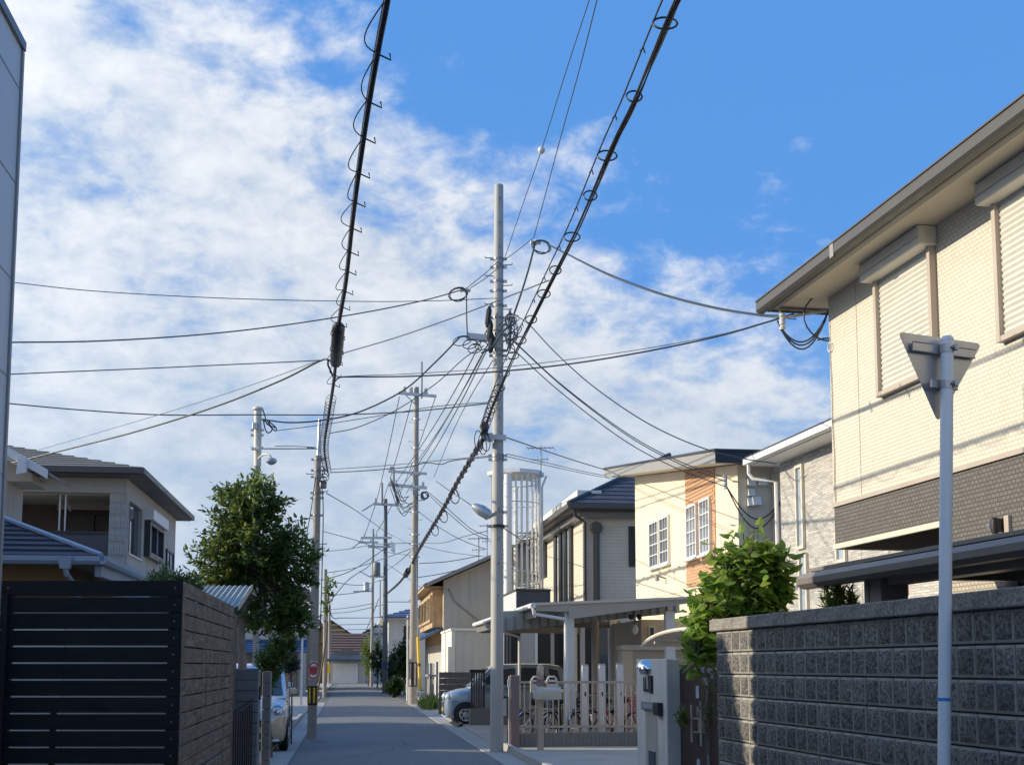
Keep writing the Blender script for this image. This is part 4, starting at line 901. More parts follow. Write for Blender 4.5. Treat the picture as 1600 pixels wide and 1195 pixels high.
for z in (.30, .58, .86, 1.12, 1.33):
    gt.box('glass_slot', 4.192, 4.2, 12.08, 12.18, z-.065, z+.065, M['glass_pale'] if z > 1.2 or z < .7 else M['glass'], lfm, c=.003)
hd = gt.part('handle', MB().tube([(4.13,12.14,.82),(4.13,12.14,1.20)], .014, 8).tube([(4.13,11.85,.80),(4.13,11.85,1.24)], .014, 8), M['alu_bronze'])
for z in (.92, 1.06): gt.part('stay', MB().tube([(4.13,12.14,z),(4.2,12.1,z)], .01, 6).tube([(4.13,11.85,z),(4.2,11.87,z)], .01, 6), M['alu_bronze'], hd)
gt.box('lock_plate', 4.17, 4.2, 11.92, 12.06, .92, 1.06, M['alu_bronze'], c=.004); gt.part('drop_rod', MB().tube([(4.18,11.78,.1),(4.18,11.78,1.36)], .012, 6), M['galvanised'])

# small curved canopy over the entrance
cn = T('canopy', 'curved translucent entrance canopy above the concrete gatepost', 'canopy', 5.2, 16.5, AB)
r0_, r1_ = 4.55, 6.1; arc = []
ua_, za_ = onR(1005,1014,r0_).y, onR(1005,1014,r0_).z; uc_, zc_ = onR(1064,983,r0_).y, onR(1064,983,r0_).z
for i in range(15): q = -1 + 2*i/14; arc.append((uc_-(ua_-uc_)*q, za_+(zc_-za_)*sqrt(max(0, 1-.97*q*q))))
m = MB()
for i in range(14): m.slab([(r0_,arc[i][0],arc[i][1]),(r0_,arc[i+1][0],arc[i+1][1]),(r1_,arc[i+1][0],arc[i+1][1]),(r1_,arc[i][0],arc[i][1])], (0,0,.012))
m.sm = True; cn.part('vault_sheet', m, M['carport_polymer'])
for r_ in (r0_-.015, (r0_+r1_)/2, r1_): cn.part('rib', MB().tube([(r_,u,z) for u, z in arc], .028, 7), M['trim_cream'])
for u, z in (arc[2], arc[12]): cn.box('post', r1_-.1, r1_-.03, u-.035, u+.035, 0, z, M['trim_cream'])
cn.box('support_beam', r0_+.02, r1_, arc[12][0]-.02, arc[12][0]+.02, arc[12][1]-.10, arc[12][1]-.06, M['trim_cream']); cn.box('support_beam', r0_+.02, r1_, arc[2][0]-.02, arc[2][0]+.02, arc[2][1]-.10, arc[2][1]-.06, M['trim_cream'])

# low wall with railing, gate posts, mailboxes
rf = T('railing', 'pale bronze bar railing on a low grey tiled wall across the forecourt', 'fence', 4.4, 23.55, AB)
x0, x1 = onU(806,1150,23.55).x, 6.6
rf.box('low_wall', x0, x1, 23.55, 23.68, 0, .31, M['block_grey'])
tl = MB().box(-.039, .039, -.012, 0, -.147, .147, .003).mesh('tile', M['block_grey'])
nx = int((x1-x0)/.082)
for i in range(nx): rf.inst('tile', tl, (x0+.045+i*.082, 23.55, .157))
for z in (.40, 1.26): rf.box('rail', x0+.06, x1, 23.58, 23.62, z, z+.045, M['alu_bronze'])
brm = MB().box(-.010, .010, -.010, .010, 0, .95).mesh('bar', M['alu_bronze'])
i = 0; x = x0+.18
while x < x1: rf.inst('bar', brm, (x, 23.60, .312)); x += .112
mp = T('gate_pillar', 'mauve metal pillar with black intercom box at the railing end', 'pillar', x0-.05, 23.5, AB)
mp.box('shaft', x0-.12, x0+.05, 23.40, 23.54, 0, 1.42, M['post_mauve'], c=.006); mp.box('side_strip', x0-.15, x0-.122, 23.41, 23.53, 0, 1.40, M['alu_bronze'])
mp.box('intercom_box', x0-.36, x0-.17, 23.42, 23.50, .62, 1.02, M['plastic_black'], c=.01); mp.box('face_plate', x0-.34, x0-.2, 23.405, 23.418, .64, .98, M['galvanised']); mp.box('lamp', x0-.18, x0-.124, 23.38, 23.41, 1.20, 1.34, M['alu_white'])
mb_ = T('mailbox', 'rounded cream mailbox on a square post before the railing', 'mailbox', 3.6, 22.6, AB)
mx = onU(845,1100,22.6).x
mb_.box('post', mx-.055, mx+.055, 22.6, 22.7, 0, 1.42, M['alu_bronze'], c=.008)
m = MB(); pr_ = [(-.16,0),(.16,0)]+[(.16*cos(t*pi/10), .10+.13*sin(t*pi/10)) for t in range(11)]
m.add([(mx-.10+.0, 22.56, .94)]*0, [])
pts = [(y, z) for y, z in pr_]
bx_ = [(mx-.13, 22.5+y*.7, .98+z) for y, z in pts]; bx2 = [(mx+.36, 22.5+y*.7, .98+z) for y, z in pts]
k_ = len(pts); m.add(bx_+bx2, [tuple(range(k_)), tuple(range(2*k_-1,k_-1,-1))]+[(i,(i+1)%k_,(i+1)%k_+k_,i+k_) for i in range(k_)]); m.sm = True
bo = mb_.part('box', m, M['mail_tan']); mb_.box('flap', mx-.14, mx-.133, 22.42, 22.58, 1.0, 1.14, M['alu_white'], bo)
mb_.part('finial', MB().lathe([(0,0),(.07,0),(.075,.05),(.06,.16),(.03,.2),(0,.205)], 14, (mx,22.65,1.42)), M['alu_bronze']); mb_.box('collar', mx-.07, mx+.07, 22.585, 22.715, 1.24, 1.36, M['post_mauve'])
for k_, (px, lab) in enumerate(((838, 'small cream wall box hung on the railing left of the mailbox finial'), (862, 'small cream wall box hung on the railing right of the mailbox finial'))):
    p = onU(px, 1078, 23.5); t = T('letter_box', lab, 'box', p.x, 23.45, AB, 1.0, 'small boxes on the railing')
    t.box('body', p.x-.11, p.x+.11, 23.44, 23.56, 1.08, 1.33, M['trim_cream'], c=.015); t.part('hood', MB().tube([(p.x-.1,23.46,1.33),(p.x-.05,23.46,1.39),(p.x+.05,23.46,1.39),(p.x+.1,23.46,1.33)], .018, 6), M['trim_cream']); t.box('slot', p.x-.08, p.x+.08, 23.432, 23.439, 1.26, 1.285, M['plastic_black'])
for k_, px in enumerate((915, 941.5, 970)):
    p = onU(px, 1100, 24.1); t = T('post', ('square white entrance post leftmost of three behind the railing', 'square white entrance post in the middle of three behind the railing', 'square white entrance post rightmost of three behind the railing')[k_], 'post', p.x, 24.1, AB, 0, 'entrance posts behind the railing')
    t.box('shaft', p.x-.065, p.x+.065, 24.1, 24.25, 0, 1.60+.01*k_, M['alu_white'], c=.006); t.box('cap', p.x-.06, p.x+.06, 24.105, 24.245, 1.602+.01*k_, 1.63+.01*k_, M['galvanised'])
    t.box('light_slot', p.x-.02, p.x+.02, 24.094, 24.1, 1.0, 1.08, M['plastic_black'])
# security camera & sensor light under the carport
sc = T('security_camera', 'white dome camera and twin sensor lamps hung under the carport edge', 'camera', 5.8, 25.6, AB, 2.3)
p = onU(992, 983, 25.6)
sc.part('dome', MB().lathe([(0,-.09),(.05,-.07),(.075,.0),(.07,.06),(.03,.12),(0,.13)], 12, (p.x,25.6,p.z-.02)), M['trim_white']); sc.part('cable', MB().tube([(p.x,25.6,p.z+.1),(p.x-.02,25.6,p.z+.3),(p.x,25.6,p.z+.42)], .014, 5), M['cable_black'])
for s_ in (-1,1): sc.part('sensor_lamp', MB().lathe([(0,-.07),(.05,-.05),(.06,.05),(0,.06)], 10, (p.x+s_*.09,25.55,p.z+.27)), M['plastic_black'])

# ------------------------------------------------------------------ big carport
cp = T('carport', 'long white-framed carport with ribbed roof over the bicycles and the steel blue car', 'carport', 5, 30, AB)
f0, f1 = onU(836,948,24.3), onU(1062,938,24.3); k0 = 36.0; zl, zr = f0.z, f1.z
rl_, rr_ = f0.x, f1.x+.2
cp.part('roof', MB().slab([(rl_,24.32,zl+.02),(rr_,24.32,zr+.02),(rr_,k0,zr+.02),(rl_,k0,zl+.02)], (0,0,.06)), M['carport_polymer'])
cp.part('front_fascia', MB().slab([onU(836,954,24.3),onU(889,955,24.3),onU(889.5,967,24.3),(rr_,24.3,onU(1062,942,24.3).z),(rr_,24.3,zr+.03),(rl_-.02,24.3,zl+.03)], (0,.035,0)), M['carport_polymer']); cp.part('front_edge', MB().slab([(rl_-.02,24.27,zl+.031),(rr_,24.27,zr+.031),(rr_,24.27,zr+.085),(rl_-.02,24.27,zl+.085)], (0,.06,0)), M['trim_cream'])
cp.part('gutter', MB().tube([(rl_-.04,24.25,zl+.03),(rl_-.04,k0,zl+.03)], .06, 8), M['trim_white'])
cp.part('side_beam', MB().box(rl_+.03, rl_+.11, 24.4, k0, zl-.2, zl+.015), M['carport_dark'])
for xa in (-.0,): cp.part('gutter_pipe', MB().tube([(rl_-.04,24.3,zl-.02),(rl_-.03,24.3,zl-.14),(onU(882,965,24.35).x,24.28,zl-.24),(onU(883,965,24.35).x,24.28,zl-.34),(onU(884,965,24.35).x,24.28,.03)], .035, 8), M['trim_white'])
cp.part('gutter_pipe', MB().tube([(rl_-.04,33.0,zl-.02),(rl_-.02,33.0,zl-.12),(rl_+.9,33.05,zl-.4),(rl_+.9,33.05,.03)], .04, 8), M['trim_white'])
nr = 22; rib = MB().box(-.018, .018, -.02, .02, -.27, .0).mesh('roof_rib', M['galvanised_dark'])
pl_ = MB(); q0 = onU(770,987,26.0); q1 = onU(1062,957,26.0)
pl_.slab([(q0.x,26.0,q0.z),(q1.x,26.0,q1.z),(q1.x,26.0,zr+.015),(q0.x,26.0,zl-.02)], (0,.04,0)); bf = cp.part('ribbed_end_panel', pl_, M['sheet_roof_grey'])
for i in range(nr):
    t = (i+.5)/nr; cp.inst('rib', rib, (q0.x+(q1.x-q0.x)*t, 25.975, q0.z+(q1.z-q0.z)*t+.27), bf)
for px, u_ in ((890,24.4), (1048,24.5)):
    p = onU(px,1000,u_); cp.box('post', p.x-.10, p.x+.10, u_, u_+.16, 0, 2.72, M['alu_white'], c=.008)
for u_ in (30.2, 35.6): cp.box('post', rr_-.4, rr_-.22, u_, u_+.16, 0, zr, M['alu_white'], c=.008); cp.box('cross_beam', rl_+.12, rr_-.1, u_+.02, u_+.14, zl-.22, zl-.06, M['carport_dark'])
cp.part('inner_post', MB().tube([(onU(930,1000,27.5).x,27.5,0),(onU(930,1000,27.5).x,27.5,2.7)], .09, 10), M['trim_beige'])
hv = T('house_entrance', 'dark recessed entrance bay with green shutter under the carport', 'entrance', 6, 40.2, AB)
for xa, xb, m_ in ((888,906,'black_metal'),(906.3,914,'trim_beige'),(914.3,930,'black_metal'),(933,950,'glass')):
    a, b_ = onU(xa,1000,39.6), onU(xb,1000,39.6); hv.box('panel', a.x, b_.x, 39.6, 39.7, 0, 2.9, M[m_])
# low block wall, accordion gate and dark rail beside the car
lw = T('low_wall', 'low grey split-tile wall in front of the steel blue car', 'wall', 4, 33, AB)
a, b_ = onU(733,1115,32.6), onU(775,1115,32.6)
lw.box('core', a.x+.01, b_.x+2.2, 32.62, 32.75, 0, .47, M['block_grey'])
tl2 = MB().box(-.058, .058, -.012, 0, -.23, .23, .004).mesh('tile', M['block_grey'])
for i in range(26): lw.inst('tile', tl2, (a.x+.07+i*.12, 32.62, .235))
ag = T('accordion_gate', 'folded dark bronze accordion gate standing on the low wall', 'gate', 3.6, 32.6, AB)
a = onU(737,1075,32.7); b_ = onU(756,1075,32.7)
ag.box('cap', a.x-.06, b_.x+.04, 32.63, 32.75, 1.42, 1.5, M['black_metal'])
for i in range(6): x = a.x+(b_.x-a.x)*i/5; ag.box('bar', x-.02, x+.02, 32.64, 32.74, .475, 1.42, M['black_metal'] if i in (0,5) else M['brown_gatewall'])
dr = T('railing', 'dark bronze picket railing behind the steel blue car', 'fence', 6, 37, AB)
a, b_ = onU(789,1055,37.5), onU(915,1055,37.5)
for z in (.5, 1.55): dr.box('rail', a.x, b_.x, 37.5, 37.54, z, z+.05, M['black_metal'])
pk = MB().box(-.014, .014, -.014, .014, 0, 1.25).mesh('picket', M['black_metal'])
x = a.x
while x < b_.x: dr.inst('picket', pk, (x, 37.48, .38)); x += .11

# ================================================================== LEFT BOUNDARY
ff = T('slat_fence', 'black stained horizontal slat fence facing the view in the left foreground', 'fence', -4, 11.4, 0)
X0, X1 = -5.3, -3.09; pit = .1553
for j in range(15):
    zt = 2.395 - pit*j
    ff.box('board', X0, X1 if j % 2 == 0 else X1-.001, 11.40, 11.425, zt-.1405-(.006 if j == 0 else 0), zt, M['dark_board'], c=.003)
ff.box('post', -4.755, -4.70, 11.43, 11.50, 0, 2.37, M['black_metal']); ff.box('post', -3.225, -3.10, 11.43, 11.53, 0, 2.37, M['black_metal']); ff.box('post', -4.30, -4.25, 11.43, 11.46, 0, 1.2, M['black_metal'])
scm = MB().lathe([(0,-.004),(.007,-.004),(.008,0),(0,.001)], 8, (0,0,0), 'y').mesh('screw', M['galvanised_dark'])
for j in range(14):
    for x in (-4.73, -3.16): ff.inst('screw', scm, (x, 11.398, 2.395-pit*j-.07))
ff.box('front_post', -4.765, -4.715, 11.36, 11.399, 0, 2.27, M['black_metal'])
su = T('gap_backing', 'pale panels added behind the black slat fence to brighten its gaps', 'shed', -4.4, 13.2, 0)  # invented pale backing, added so the fence gaps read bright
su.box('door', -4.76, -3.5, 13.0, 13.05, .1, 2.15, M['stucco_white']); su.box('side_panel', -5.35, -4.77, 13.0, 13.05, .1, 2.15, M['trim_white']); su.box('body', -5.35, -3.5, 13.052, 13.9, .1, 2.12, M['stucco_grey']); su.box('lid', -5.4, -3.45, 12.95, 13.95, 2.155, 2.2, M['trim_grey'])
sf = T('slat_fence', 'weathered grey-brown board fence running away along the left of the lane', 'fence', -1.55, 14, AB)
segs = ((11.72, 13.75), (13.755, 15.45), (15.455, 16.86))
for j in range(15):
    zt = 2.395 - pit*j
    for k_, (ua, ub) in enumerate(segs):
        d_ = random.uniform(-.003, .003); sf.box('board', -1.575+d_, -1.55+d_, ua+.002, ub-.002, zt-.142+random.uniform(-.002,.002), zt+random.uniform(-.001,.001), M['weathered_board'], c=.003)
for u in (11.85, 13.75, 15.45, 16.75): sf.box('post', -1.66, -1.58, u-.04, u+.04, 0, 2.36, M['black_metal'])
pn = T('gate_pillar', 'dark block gate pillar between the board fence and the small car', 'pillar', -1.5, 18, AB)
a, b_ = onU(363,1100,18.1), onU(403,1100,18.1)
for j in range(10):
    pn.box('block', a.x+random.uniform(0,.006), b_.x-random.uniform(0,.004), 18.1, 18.6, .155*j+.004, .155*j+.151, M['concrete_dark'], c=.006)
for j in range(8): pn.box('block', b_.x+.01, b_.x+.13, 18.75+.002*j, 19.1, .19*j+.004, .19*j+.186, M['block_grey'], c=.006)
pn.box('letter_box', b_.x-.005, b_.x+.02, 18.25, 18.45, 1.1, 1.3, M['plastic_black'])
og = T('gate', 'low black wrought bar gate standing open beside the dark gate pillar', 'gate', -1.7, 17.4, AB)
ga, gb_ = onU(366,1110,17.0), onU(394,1095,17.7)
for i in range(9):
    t = i/8; x, y = ga.x+(gb_.x-ga.x)*t, 17.0+.7*t; og.part('bar', MB().tube([(x,y,.05),(x,y,1.0+.14*t)], .011, 5), M['black_metal'])
for z in (.12, .95): og.part('rail', MB().tube([(ga.x,17.0,z),(gb_.x,17.7,z+(.13 if z > .5 else 0))], .016, 5), M['black_metal'])
sh = T('shed', 'small shed with corrugated grey-green sheet roof behind the board fence', 'shed', -2.2, 17.6, AB)
a, b_ = onU(316,917,18.2), onU(390,917,18.2); c0, c1 = onU(345,945,17.0), onU(372,945,17.0)
m = MB(); nw = 40; z0, z1 = onU(380,947,17.0).z, onU(380,917,18.3).z+.02; xr0, xr1 = onU(372,940,17.0).x, onU(393,917,18.3).x; xl0, xl1 = xr0-1.6, xr1-1.55
for i in range(nw):
    t0, t1 = i/nw, (i+1)/nw; w0_, w1_ = .014*cos(i*pi), .014*cos((i+1)*pi)
    m.quad((xl0+(xr0-xl0)*t0,17.0,z0+w0_), (xl0+(xr0-xl0)*t1,17.0,z0+w1_), (xl1+(xr1-xl1)*t1,18.3,z1+w1_), (xl1+(xr1-xl1)*t0,18.3,z1+w0_))
sh.part('roof', m, M['sheet_roof_grey']); sh.part('verge', MB().slab([(xr0,17.0,z0-.05),(xr1,18.3,z1-.05),(xr1,18.3,z1+.02),(xr0,17.0,z0+.02)], (.02,0,0)), M['galvanised'])
sh.box('wall', xl0+.1, xr0-.1, 17.1, 18.1, 0, z0-.08, M['brown_gatewall']); sh.box('eave_beam', xl0, xr0-.02, 17.0, 17.06, z0-.09, z0-.03, M['black_metal'])
#@@POLES

# ================================================================== POLES
def lathe_ins(mb, p, s=1.0): return mb.lathe([(0,-.09*s),(.05*s,-.09*s),(.07*s,-.05*s),(.035*s,-.03*s),(.065*s,.0),(.035*s,.02*s),(.06*s,.05*s),(.03*s,.09*s),(0,.1*s)], 10, p)
class Pole:
    def __init__(s, name, label, bx, by, tx, ty, w0, w1, mat, group='utility poles along the lane'):
        g = onZ(bx, by, 0, 0); s.D = g.y; s.k = g.y / FOC
        s.top = W(tx, ty, s.D); s.base = Vector((g.x, g.y, 0)); s.t = T(name, label, 'utility pole', g.x, g.y, 0, 0, group)
        s.r0, s.r1 = w0*s.k/2, w1*s.k/2
        pts = [s.base.lerp(s.top, i/8) for i in range(9)]
        s.shaft = s.t.part('shaft', MB().tube([s.base-Vector((0,0,.1))]+pts[1:], [s.r0+(s.r1-s.r0)*i/8 for i in range(9)], 20), mat)
        s.t.part('cap', MB().lathe([(0,0),(s.r1*1.02,0),(s.r1*.98,.03),(0,.045)], 20, s.top), mat)
    def at(s, z): return s.base.lerp(s.top, z / s.top.z)
    def y2z(s, py): return W(800, py, s.D).z
    def band(s, py, h=.05, mat='galvanised_dark', ext=.012):
        z = s.y2z(py); c = s.at(z); r = s.r0+(s.r1-s.r0)*z/s.top.z+ext
        o = s.t.part('band', MB().lathe([(r-.01,-h/2),(r,-h/2),(r,h/2),(r-.01,h/2)], 20, c), M[mat])
        for q in (-1, 1): s.t.part('band_bolt', MB().box(c.x+q*(r-.01), c.x+q*(r+.06), c.y-.03, c.y+.01, c.z-.025, c.z+.025), M['galvanised'], o)
    def steps(s, ys, mat='galvanised_dark'):
        for i, py in enumerate(ys):
            c = s.at(s.y2z(py)); sg = 1 if i % 2 else -1; r = s.r0*.9
            s.t.part('step_bolt', MB().tube([c+Vector((sg*r*.8,-.02,0)), c+Vector((sg*(r+.15),-.05,0)), c+Vector((sg*(r+.15),-.05,.03))], .010, 5), M[mat])
    def arm(s, x0, y0, x1, y1, h=.09, off=0.0, mat='galvanised', ins=(), isz=1.0, name='crossarm'):
        a, b = W(x0, y0, s.D-off), W(x1, y1, s.D-off); m = MB()
        d = (b-a).normalized(); n_ = Vector((0,1,0))*h/2; u_ = d.cross(Vector((0,1,0))).normalized()*h/2
        m.add([a-n_-u_, a+n_-u_, a+n_+u_, a-n_+u_, b-n_-u_, b+n_-u_, b+n_+u_, b-n_+u_], [(0,1,2,3),(7,6,5,4),(0,4,5,1),(1,5,6,2),(2,6,7,3),(3,7,4,0)])
        o = s.t.part(name, m, M[mat])
        for t in ins: s.t.part('insulator', lathe_ins(MB(), a.lerp(b, t)+Vector((0,0,h/2+.09*isz)), isz), M['porcelain'], o)
        return o
    def tubepx(s, name, pts, wpx, mat, off=0.0, n=6, parent=None):
        return s.t.part(name, MB().tube(smooth([W(x, y, s.D-off) for x, y in pts], 5), wpx*s.k/2, n), M[mat], parent)
def smooth(pts, n=6):
    if len(pts) < 3: return list(pts)
    P_ = [pts[0]*2-pts[1]] + list(pts) + [pts[-1]*2-pts[-2]]; out = []
    for i in range(1, len(P_)-2):
        a, b, c, d = P_[i-1:i+3]
        for k in range(n):
            t = k/n; out.append(.5*((2*b)+(c-a)*t+(2*a-5*b+4*c-d)*t*t+(3*b-a-3*c+d)*t**3))
    out.append(P_[-2]); return out
def coil(c, rx, rz, turns, wire, tilt=0.0, n=14, drop=.0, dy=.06):
    pts = []
    for i in range(int(turns*n)+1):
        a = 2*pi*i/n; x, z = rx*cos(a)*(1+.12*sin(a*.37)), rz*sin(a)*(1+.1*cos(a*.61)); y = dy*(i/(turns*n)-.5)
        pts.append(c + Vector((x*cos(tilt)-z*sin(tilt), y, x*sin(tilt)+z*cos(tilt))))
    return MB().tube(pts, wire, 5)

# --- main concrete pole
P1 = Pole('utility_pole', 'tall pale concrete utility pole standing in the right gutter, nearest of all poles', 776, 1175, 779.5, 292, 21, 14.5, M['concrete_pole'])
for py in (405, 418, 440, 455, 478, 497, 523, 548, 556): P1.band(py, .045)
for py in (712, 718): P1.band(py, .06)
P1.band(822, .05, 'black_metal', .03); P1.band(800, .03)
P1.steps([404, 415, 432, 447, 476, 484, 549, 562])
for py in (312, 350, 388, 640, 652, 795, 842, 880, 930): 
    c = P1.at(P1.y2z(py)); P1.t.part('bolt', MB().lathe([(0,-.03),(.022,-.03),(.022,.0),(0,.01)], 8, c+Vector((.02,-P1.r0*.88,0)), 'y'), M['galvanised_dark'])
P1.arm(729, 525, 769, 529, .11, .05)
P1.arm(752, 682, 791, 684, .10, .12, 'galvanised'); P1.t.part('bracket_plate', MB().slab([W(754,677,22.7), W(770,676,22.7), W(770,690,22.7), W(762,690,22.7)], (0,.05,0)), M['galvanised'])
for k_, (x0_, y0_, x1_, y1_) in enumerate(((765,478,761,512), (767,500,764,535), (769,520,766,552))):
    a, b_ = W(x0_, y0_, 22.75), W(x1_, y1_, 22.75); P1.t.part('cable_clamp', MB().tube([a, a.lerp(b_,.2), a.lerp(b_,.8), b_], [.02,.055,.055,.02], 8), M['cable_black'])
rk = P1.t.part('rack', MB().box(W(795,0,22.9).x, W(799,0,22.9).x, 22.7, 22.76, P1.y2z(548), P1.y2z(488)), M['galvanised'])
for i, (px, py, rx, rz) in enumerate(((797,500,.09,.12),(802,510,.07,.2),(795,520,.10,.18),(800,528,.12,.10),(790,540,.10,.08),(804,497,.06,.10),(799,545,.08,.07),(793,506,.08,.22),(806,520,.05,.17))):
    P1.t.part('cable_loop', coil(W(px,py,22.6), rx, rz, 1.6, .009, .3*i), M['cable_grey'])
for i in range(7):
    a = W(796+random.uniform(-3,6), 488+random.uniform(-4,8), 22.65); b_ = W(794+random.uniform(-3,9), 545+random.uniform(-8,6), 22.62); mid = a.lerp(b_, .5)+Vector((random.uniform(-.1,.16),-.05,random.uniform(-.1,.05)))
    P1.t.part('cable_loop', MB().tube(smooth([a, mid, b_], 6), .008, 5), M['cable_grey' if i % 2 else 'cable_black'])
for px, py, rx in ((722,533,.16),(735,538,.13),(742,545,.12),(752,540,.11)): P1.t.part('cable_loop', coil(W(px,py,22.5), rx, .09, 1.3, .010, .2), M['cable_grey'])
P1.tubepx('jumper', [(836,380),(826,420),(812,465),(797,505),(784,520),(770,540),(752,552)], 3.2, 'cable_grey', .4)
P1.tubepx('jumper', [(729,455),(729,490),(730,522)], 2.2, 'cable_grey', .2)
for px, py, s_ in ((840,382,1), (722,456,-1)):
    o = P1.t.part('insulator', MB().lathe([(0,-.10),(.05,-.08),(.03,-.02),(.055,.02),(.03,.06),(.05,.1),(0,.12)], 10, W(px-4*s_,py-3,22.5), 'x'), M['porcelain'])
    P1.t.part('cable_loop', coil(W(px+6*s_,py+4,22.45), .17, .12, 2.2, .012, -.25*s_), M['cable_grey'], o)
P1.tubepx('guy_strand', [(833,372),(808,392),(779,413)], 1.3, 'cable_grey', .1); P1.tubepx('guy_strand', [(727,452),(757,428),(779,408)], 1.3, 'cable_grey', .1); P1.tubepx('guy_strand', [(728,454),(757,436),(779,418)], 1.3, 'cable_grey', .1)
# closure box and cable hardware where the bundle meets the pole
a = W(757,668,22.6); cb = P1.t.part('closure_box', MB().box(a.x-.07, a.x+.07, 22.5, 22.66, a.z-.12, a.z+.1, .02), M['plastic_black'])
for px, py in ((748,690),(754,695),(759,690)): P1.t.part('cable_loop', coil(W(px,py,22.5), .07, .2, 1.2, .009, .1), M['cable_black'], cb)
# street lamp
lm = P1.t.part('lamp_head', MB().add([], []).tube([W(738,789,22.4), W(742,791,22.4), W(752,797,22.4), W(763,804,22.4), W(767,806,22.4)], [.03,.07,.11,.10,.05], 12), M['galvanised'], label='cobra street lamp head')
P1.t.part('diffuser', MB().slab([W(740,793,22.36), W(763,808,22.36), W(760,811,22.42), W(742,798,22.42)], (0,.1,-.01)), M['lamp_glass'], lm)
P1.t.part('lamp_arm', MB().tube([W(766,806,22.4), W(774,803,22.7)], .035, 8), M['galvanised_dark'], lm)

# --- left striped pole
P2 = Pole('utility_pole', 'grey concrete pole with black and yellow striped wrap on the left of the lane', 487, 1154, 497, 714, 15, 10.5, M['concrete_pole_old'])
P2.t.part('top_tube', MB().tube([W(497,716,P2.D), W(499.5,655,P2.D)], .035, 10), M['galvanised'])
for py in (718, 735, 745, 770, 778, 805): P2.band(py, .04)
P2.steps([700, 716, 741, 768, 810, 850])
zA, zB = P2.y2z(1101), P2.y2z(1071); cA, cB = P2.at(zA), P2.at(zB); rr_2 = P2.r0*.985+.006
wrp = P2.t.part('wrap', MB().tube([cA, cB], rr_2, 24), M['stripe_black'])
for i in range(7):
    a_ = 2*pi*i/7 - 1.35; m = MB(); vs = []
    for k_ in range(4):
        q = a_ + .42*k_/3
        for c_ in (cA+Vector((0,0,.05)), cB-Vector((0,0,.04))): vs.append(c_+Vector(((rr_2+.004)*cos(q), (rr_2+.004)*sin(q), 0)))
    m.add(vs, [(2*k_, 2*k_+2, 2*k_+3, 2*k_+1) for k_ in range(3)]); m.sm = True
    P2.t.part('stripe', m, M['stripe_yellow'], wrp)
# round sign curved onto the pole
cS = P2.at(P2.y2z(1047)); rs = .205
def disc(r_in, r_out, rad, mat, nm, parent=None, n=28):
    m = MB(); vs = []
    for k_ in range(n):
        for q in (r_in, r_out):
            a_ = 2*pi*k_/n; x, z = q*cos(a_), q*sin(a_); ph = x/rad - pi/2 + .25
            vs.append(cS+Vector((rad*cos(ph), rad*sin(ph), z)))
    m.add(vs, [(2*k_, 2*((k_+1)%n), 2*((k_+1)%n)+1, 2*k_+1) for k_ in range(n)]); m.sm = True
    return P2.t.part(nm, m, M[mat], parent)
sg = disc(.0, .205, .118, 'trim_white', 'round_sticker'); disc(.155, .19, .121, 'sign_red', 'ring', sg); disc(.0, .095, .121, 'sign_red', 'emblem', sg)
bx_ = P2.at(P2.y2z(758)); P2.t.part('meter_box', MB().box(bx_.x+.08, bx_.x+.22, bx_.y-.2, bx_.y-.05, bx_.z-.09, bx_.z+.09, .02), M['galvanised_dark'])
P2.tubepx('riser_cable', [(503,760),(505,800),(503,900),(500,1000)], 1.6, 'cable_black', .15); P2.tubepx('guy_wire', [(493,745),(487,790),(480,830)], 1.4, 'cable_blue', .1)
for i in range(5): P2.t.part('cable_loop', coil(W(504+random.uniform(-3,5),735+5*i,26.8), .06, .09, 1.3, .008, .5*i), M['cable_black'])

# --- pole with canister and lamp behind the left tree
P3 = Pole('utility_pole', 'concrete pole capped by a cream canister rising behind the left tree', 399, 1160, 402, 690, 11, 9.5, M['concrete_pole_old'])
cz = W(402.5, 690, P3.D)
P3.t.part('canister', MB().tube([W(402.5,728,P3.D), W(402.5,700,P3.D), W(403,640,P3.D)], [.075,.082,.082], 16), M['trim_cream'])
P3.t.part('canister_cap', MB().lathe([(0,.07),(.06,.065),(.115,.035),(.12,.0),(.10,-.02),(.0,-.02)], 18, W(403.3,640,P3.D)), M['trim_cream'])
P3.t.part('control_box', MB().box(cz.x-.10, cz.x+.08, P3.D-.2, P3.D-.1, W(0,705,P3.D).z, W(0,712,P3.D).z+.15, .01), M['trim_white']); P3.band(672, .03); P3.band(680, .03); P3.band(700, .04)
P3.t.part('switch_box', MB().box(cz.x-.09, cz.x+.02, P3.D-.16, P3.D-.08, W(0,672,P3.D).z, W(0,662,P3.D).z, .01), M['galvanised'])
la = P3.t.part('lamp_arm', MB().tube(smooth([W(404,716,P3.D-.1), W(412,710,P3.D-.3), W(421,711,P3.D-.4), W(424,716,P3.D-.4)], 4), .022, 7), M['trim_cream'])
P3.t.part('lamp_head', MB().lathe([(0,-.09),(.06,-.07),(.115,-.02),(.12,.01),(.09,.05),(.03,.07),(0,.08)], 16, W(424,720,P3.D-.4)), M['galvanised'], la)
for k_, pts in enumerate(([(411,641),(414,650),(417,662),(430,668)], [(411,655),(415,672),(420,676),(425,670),(417,656)], [(412,656),(420,664),(430,673),(431,668),(420,658)])): P3.tubepx('cable_loop', pts, 2.0, 'cable_blue', .15)

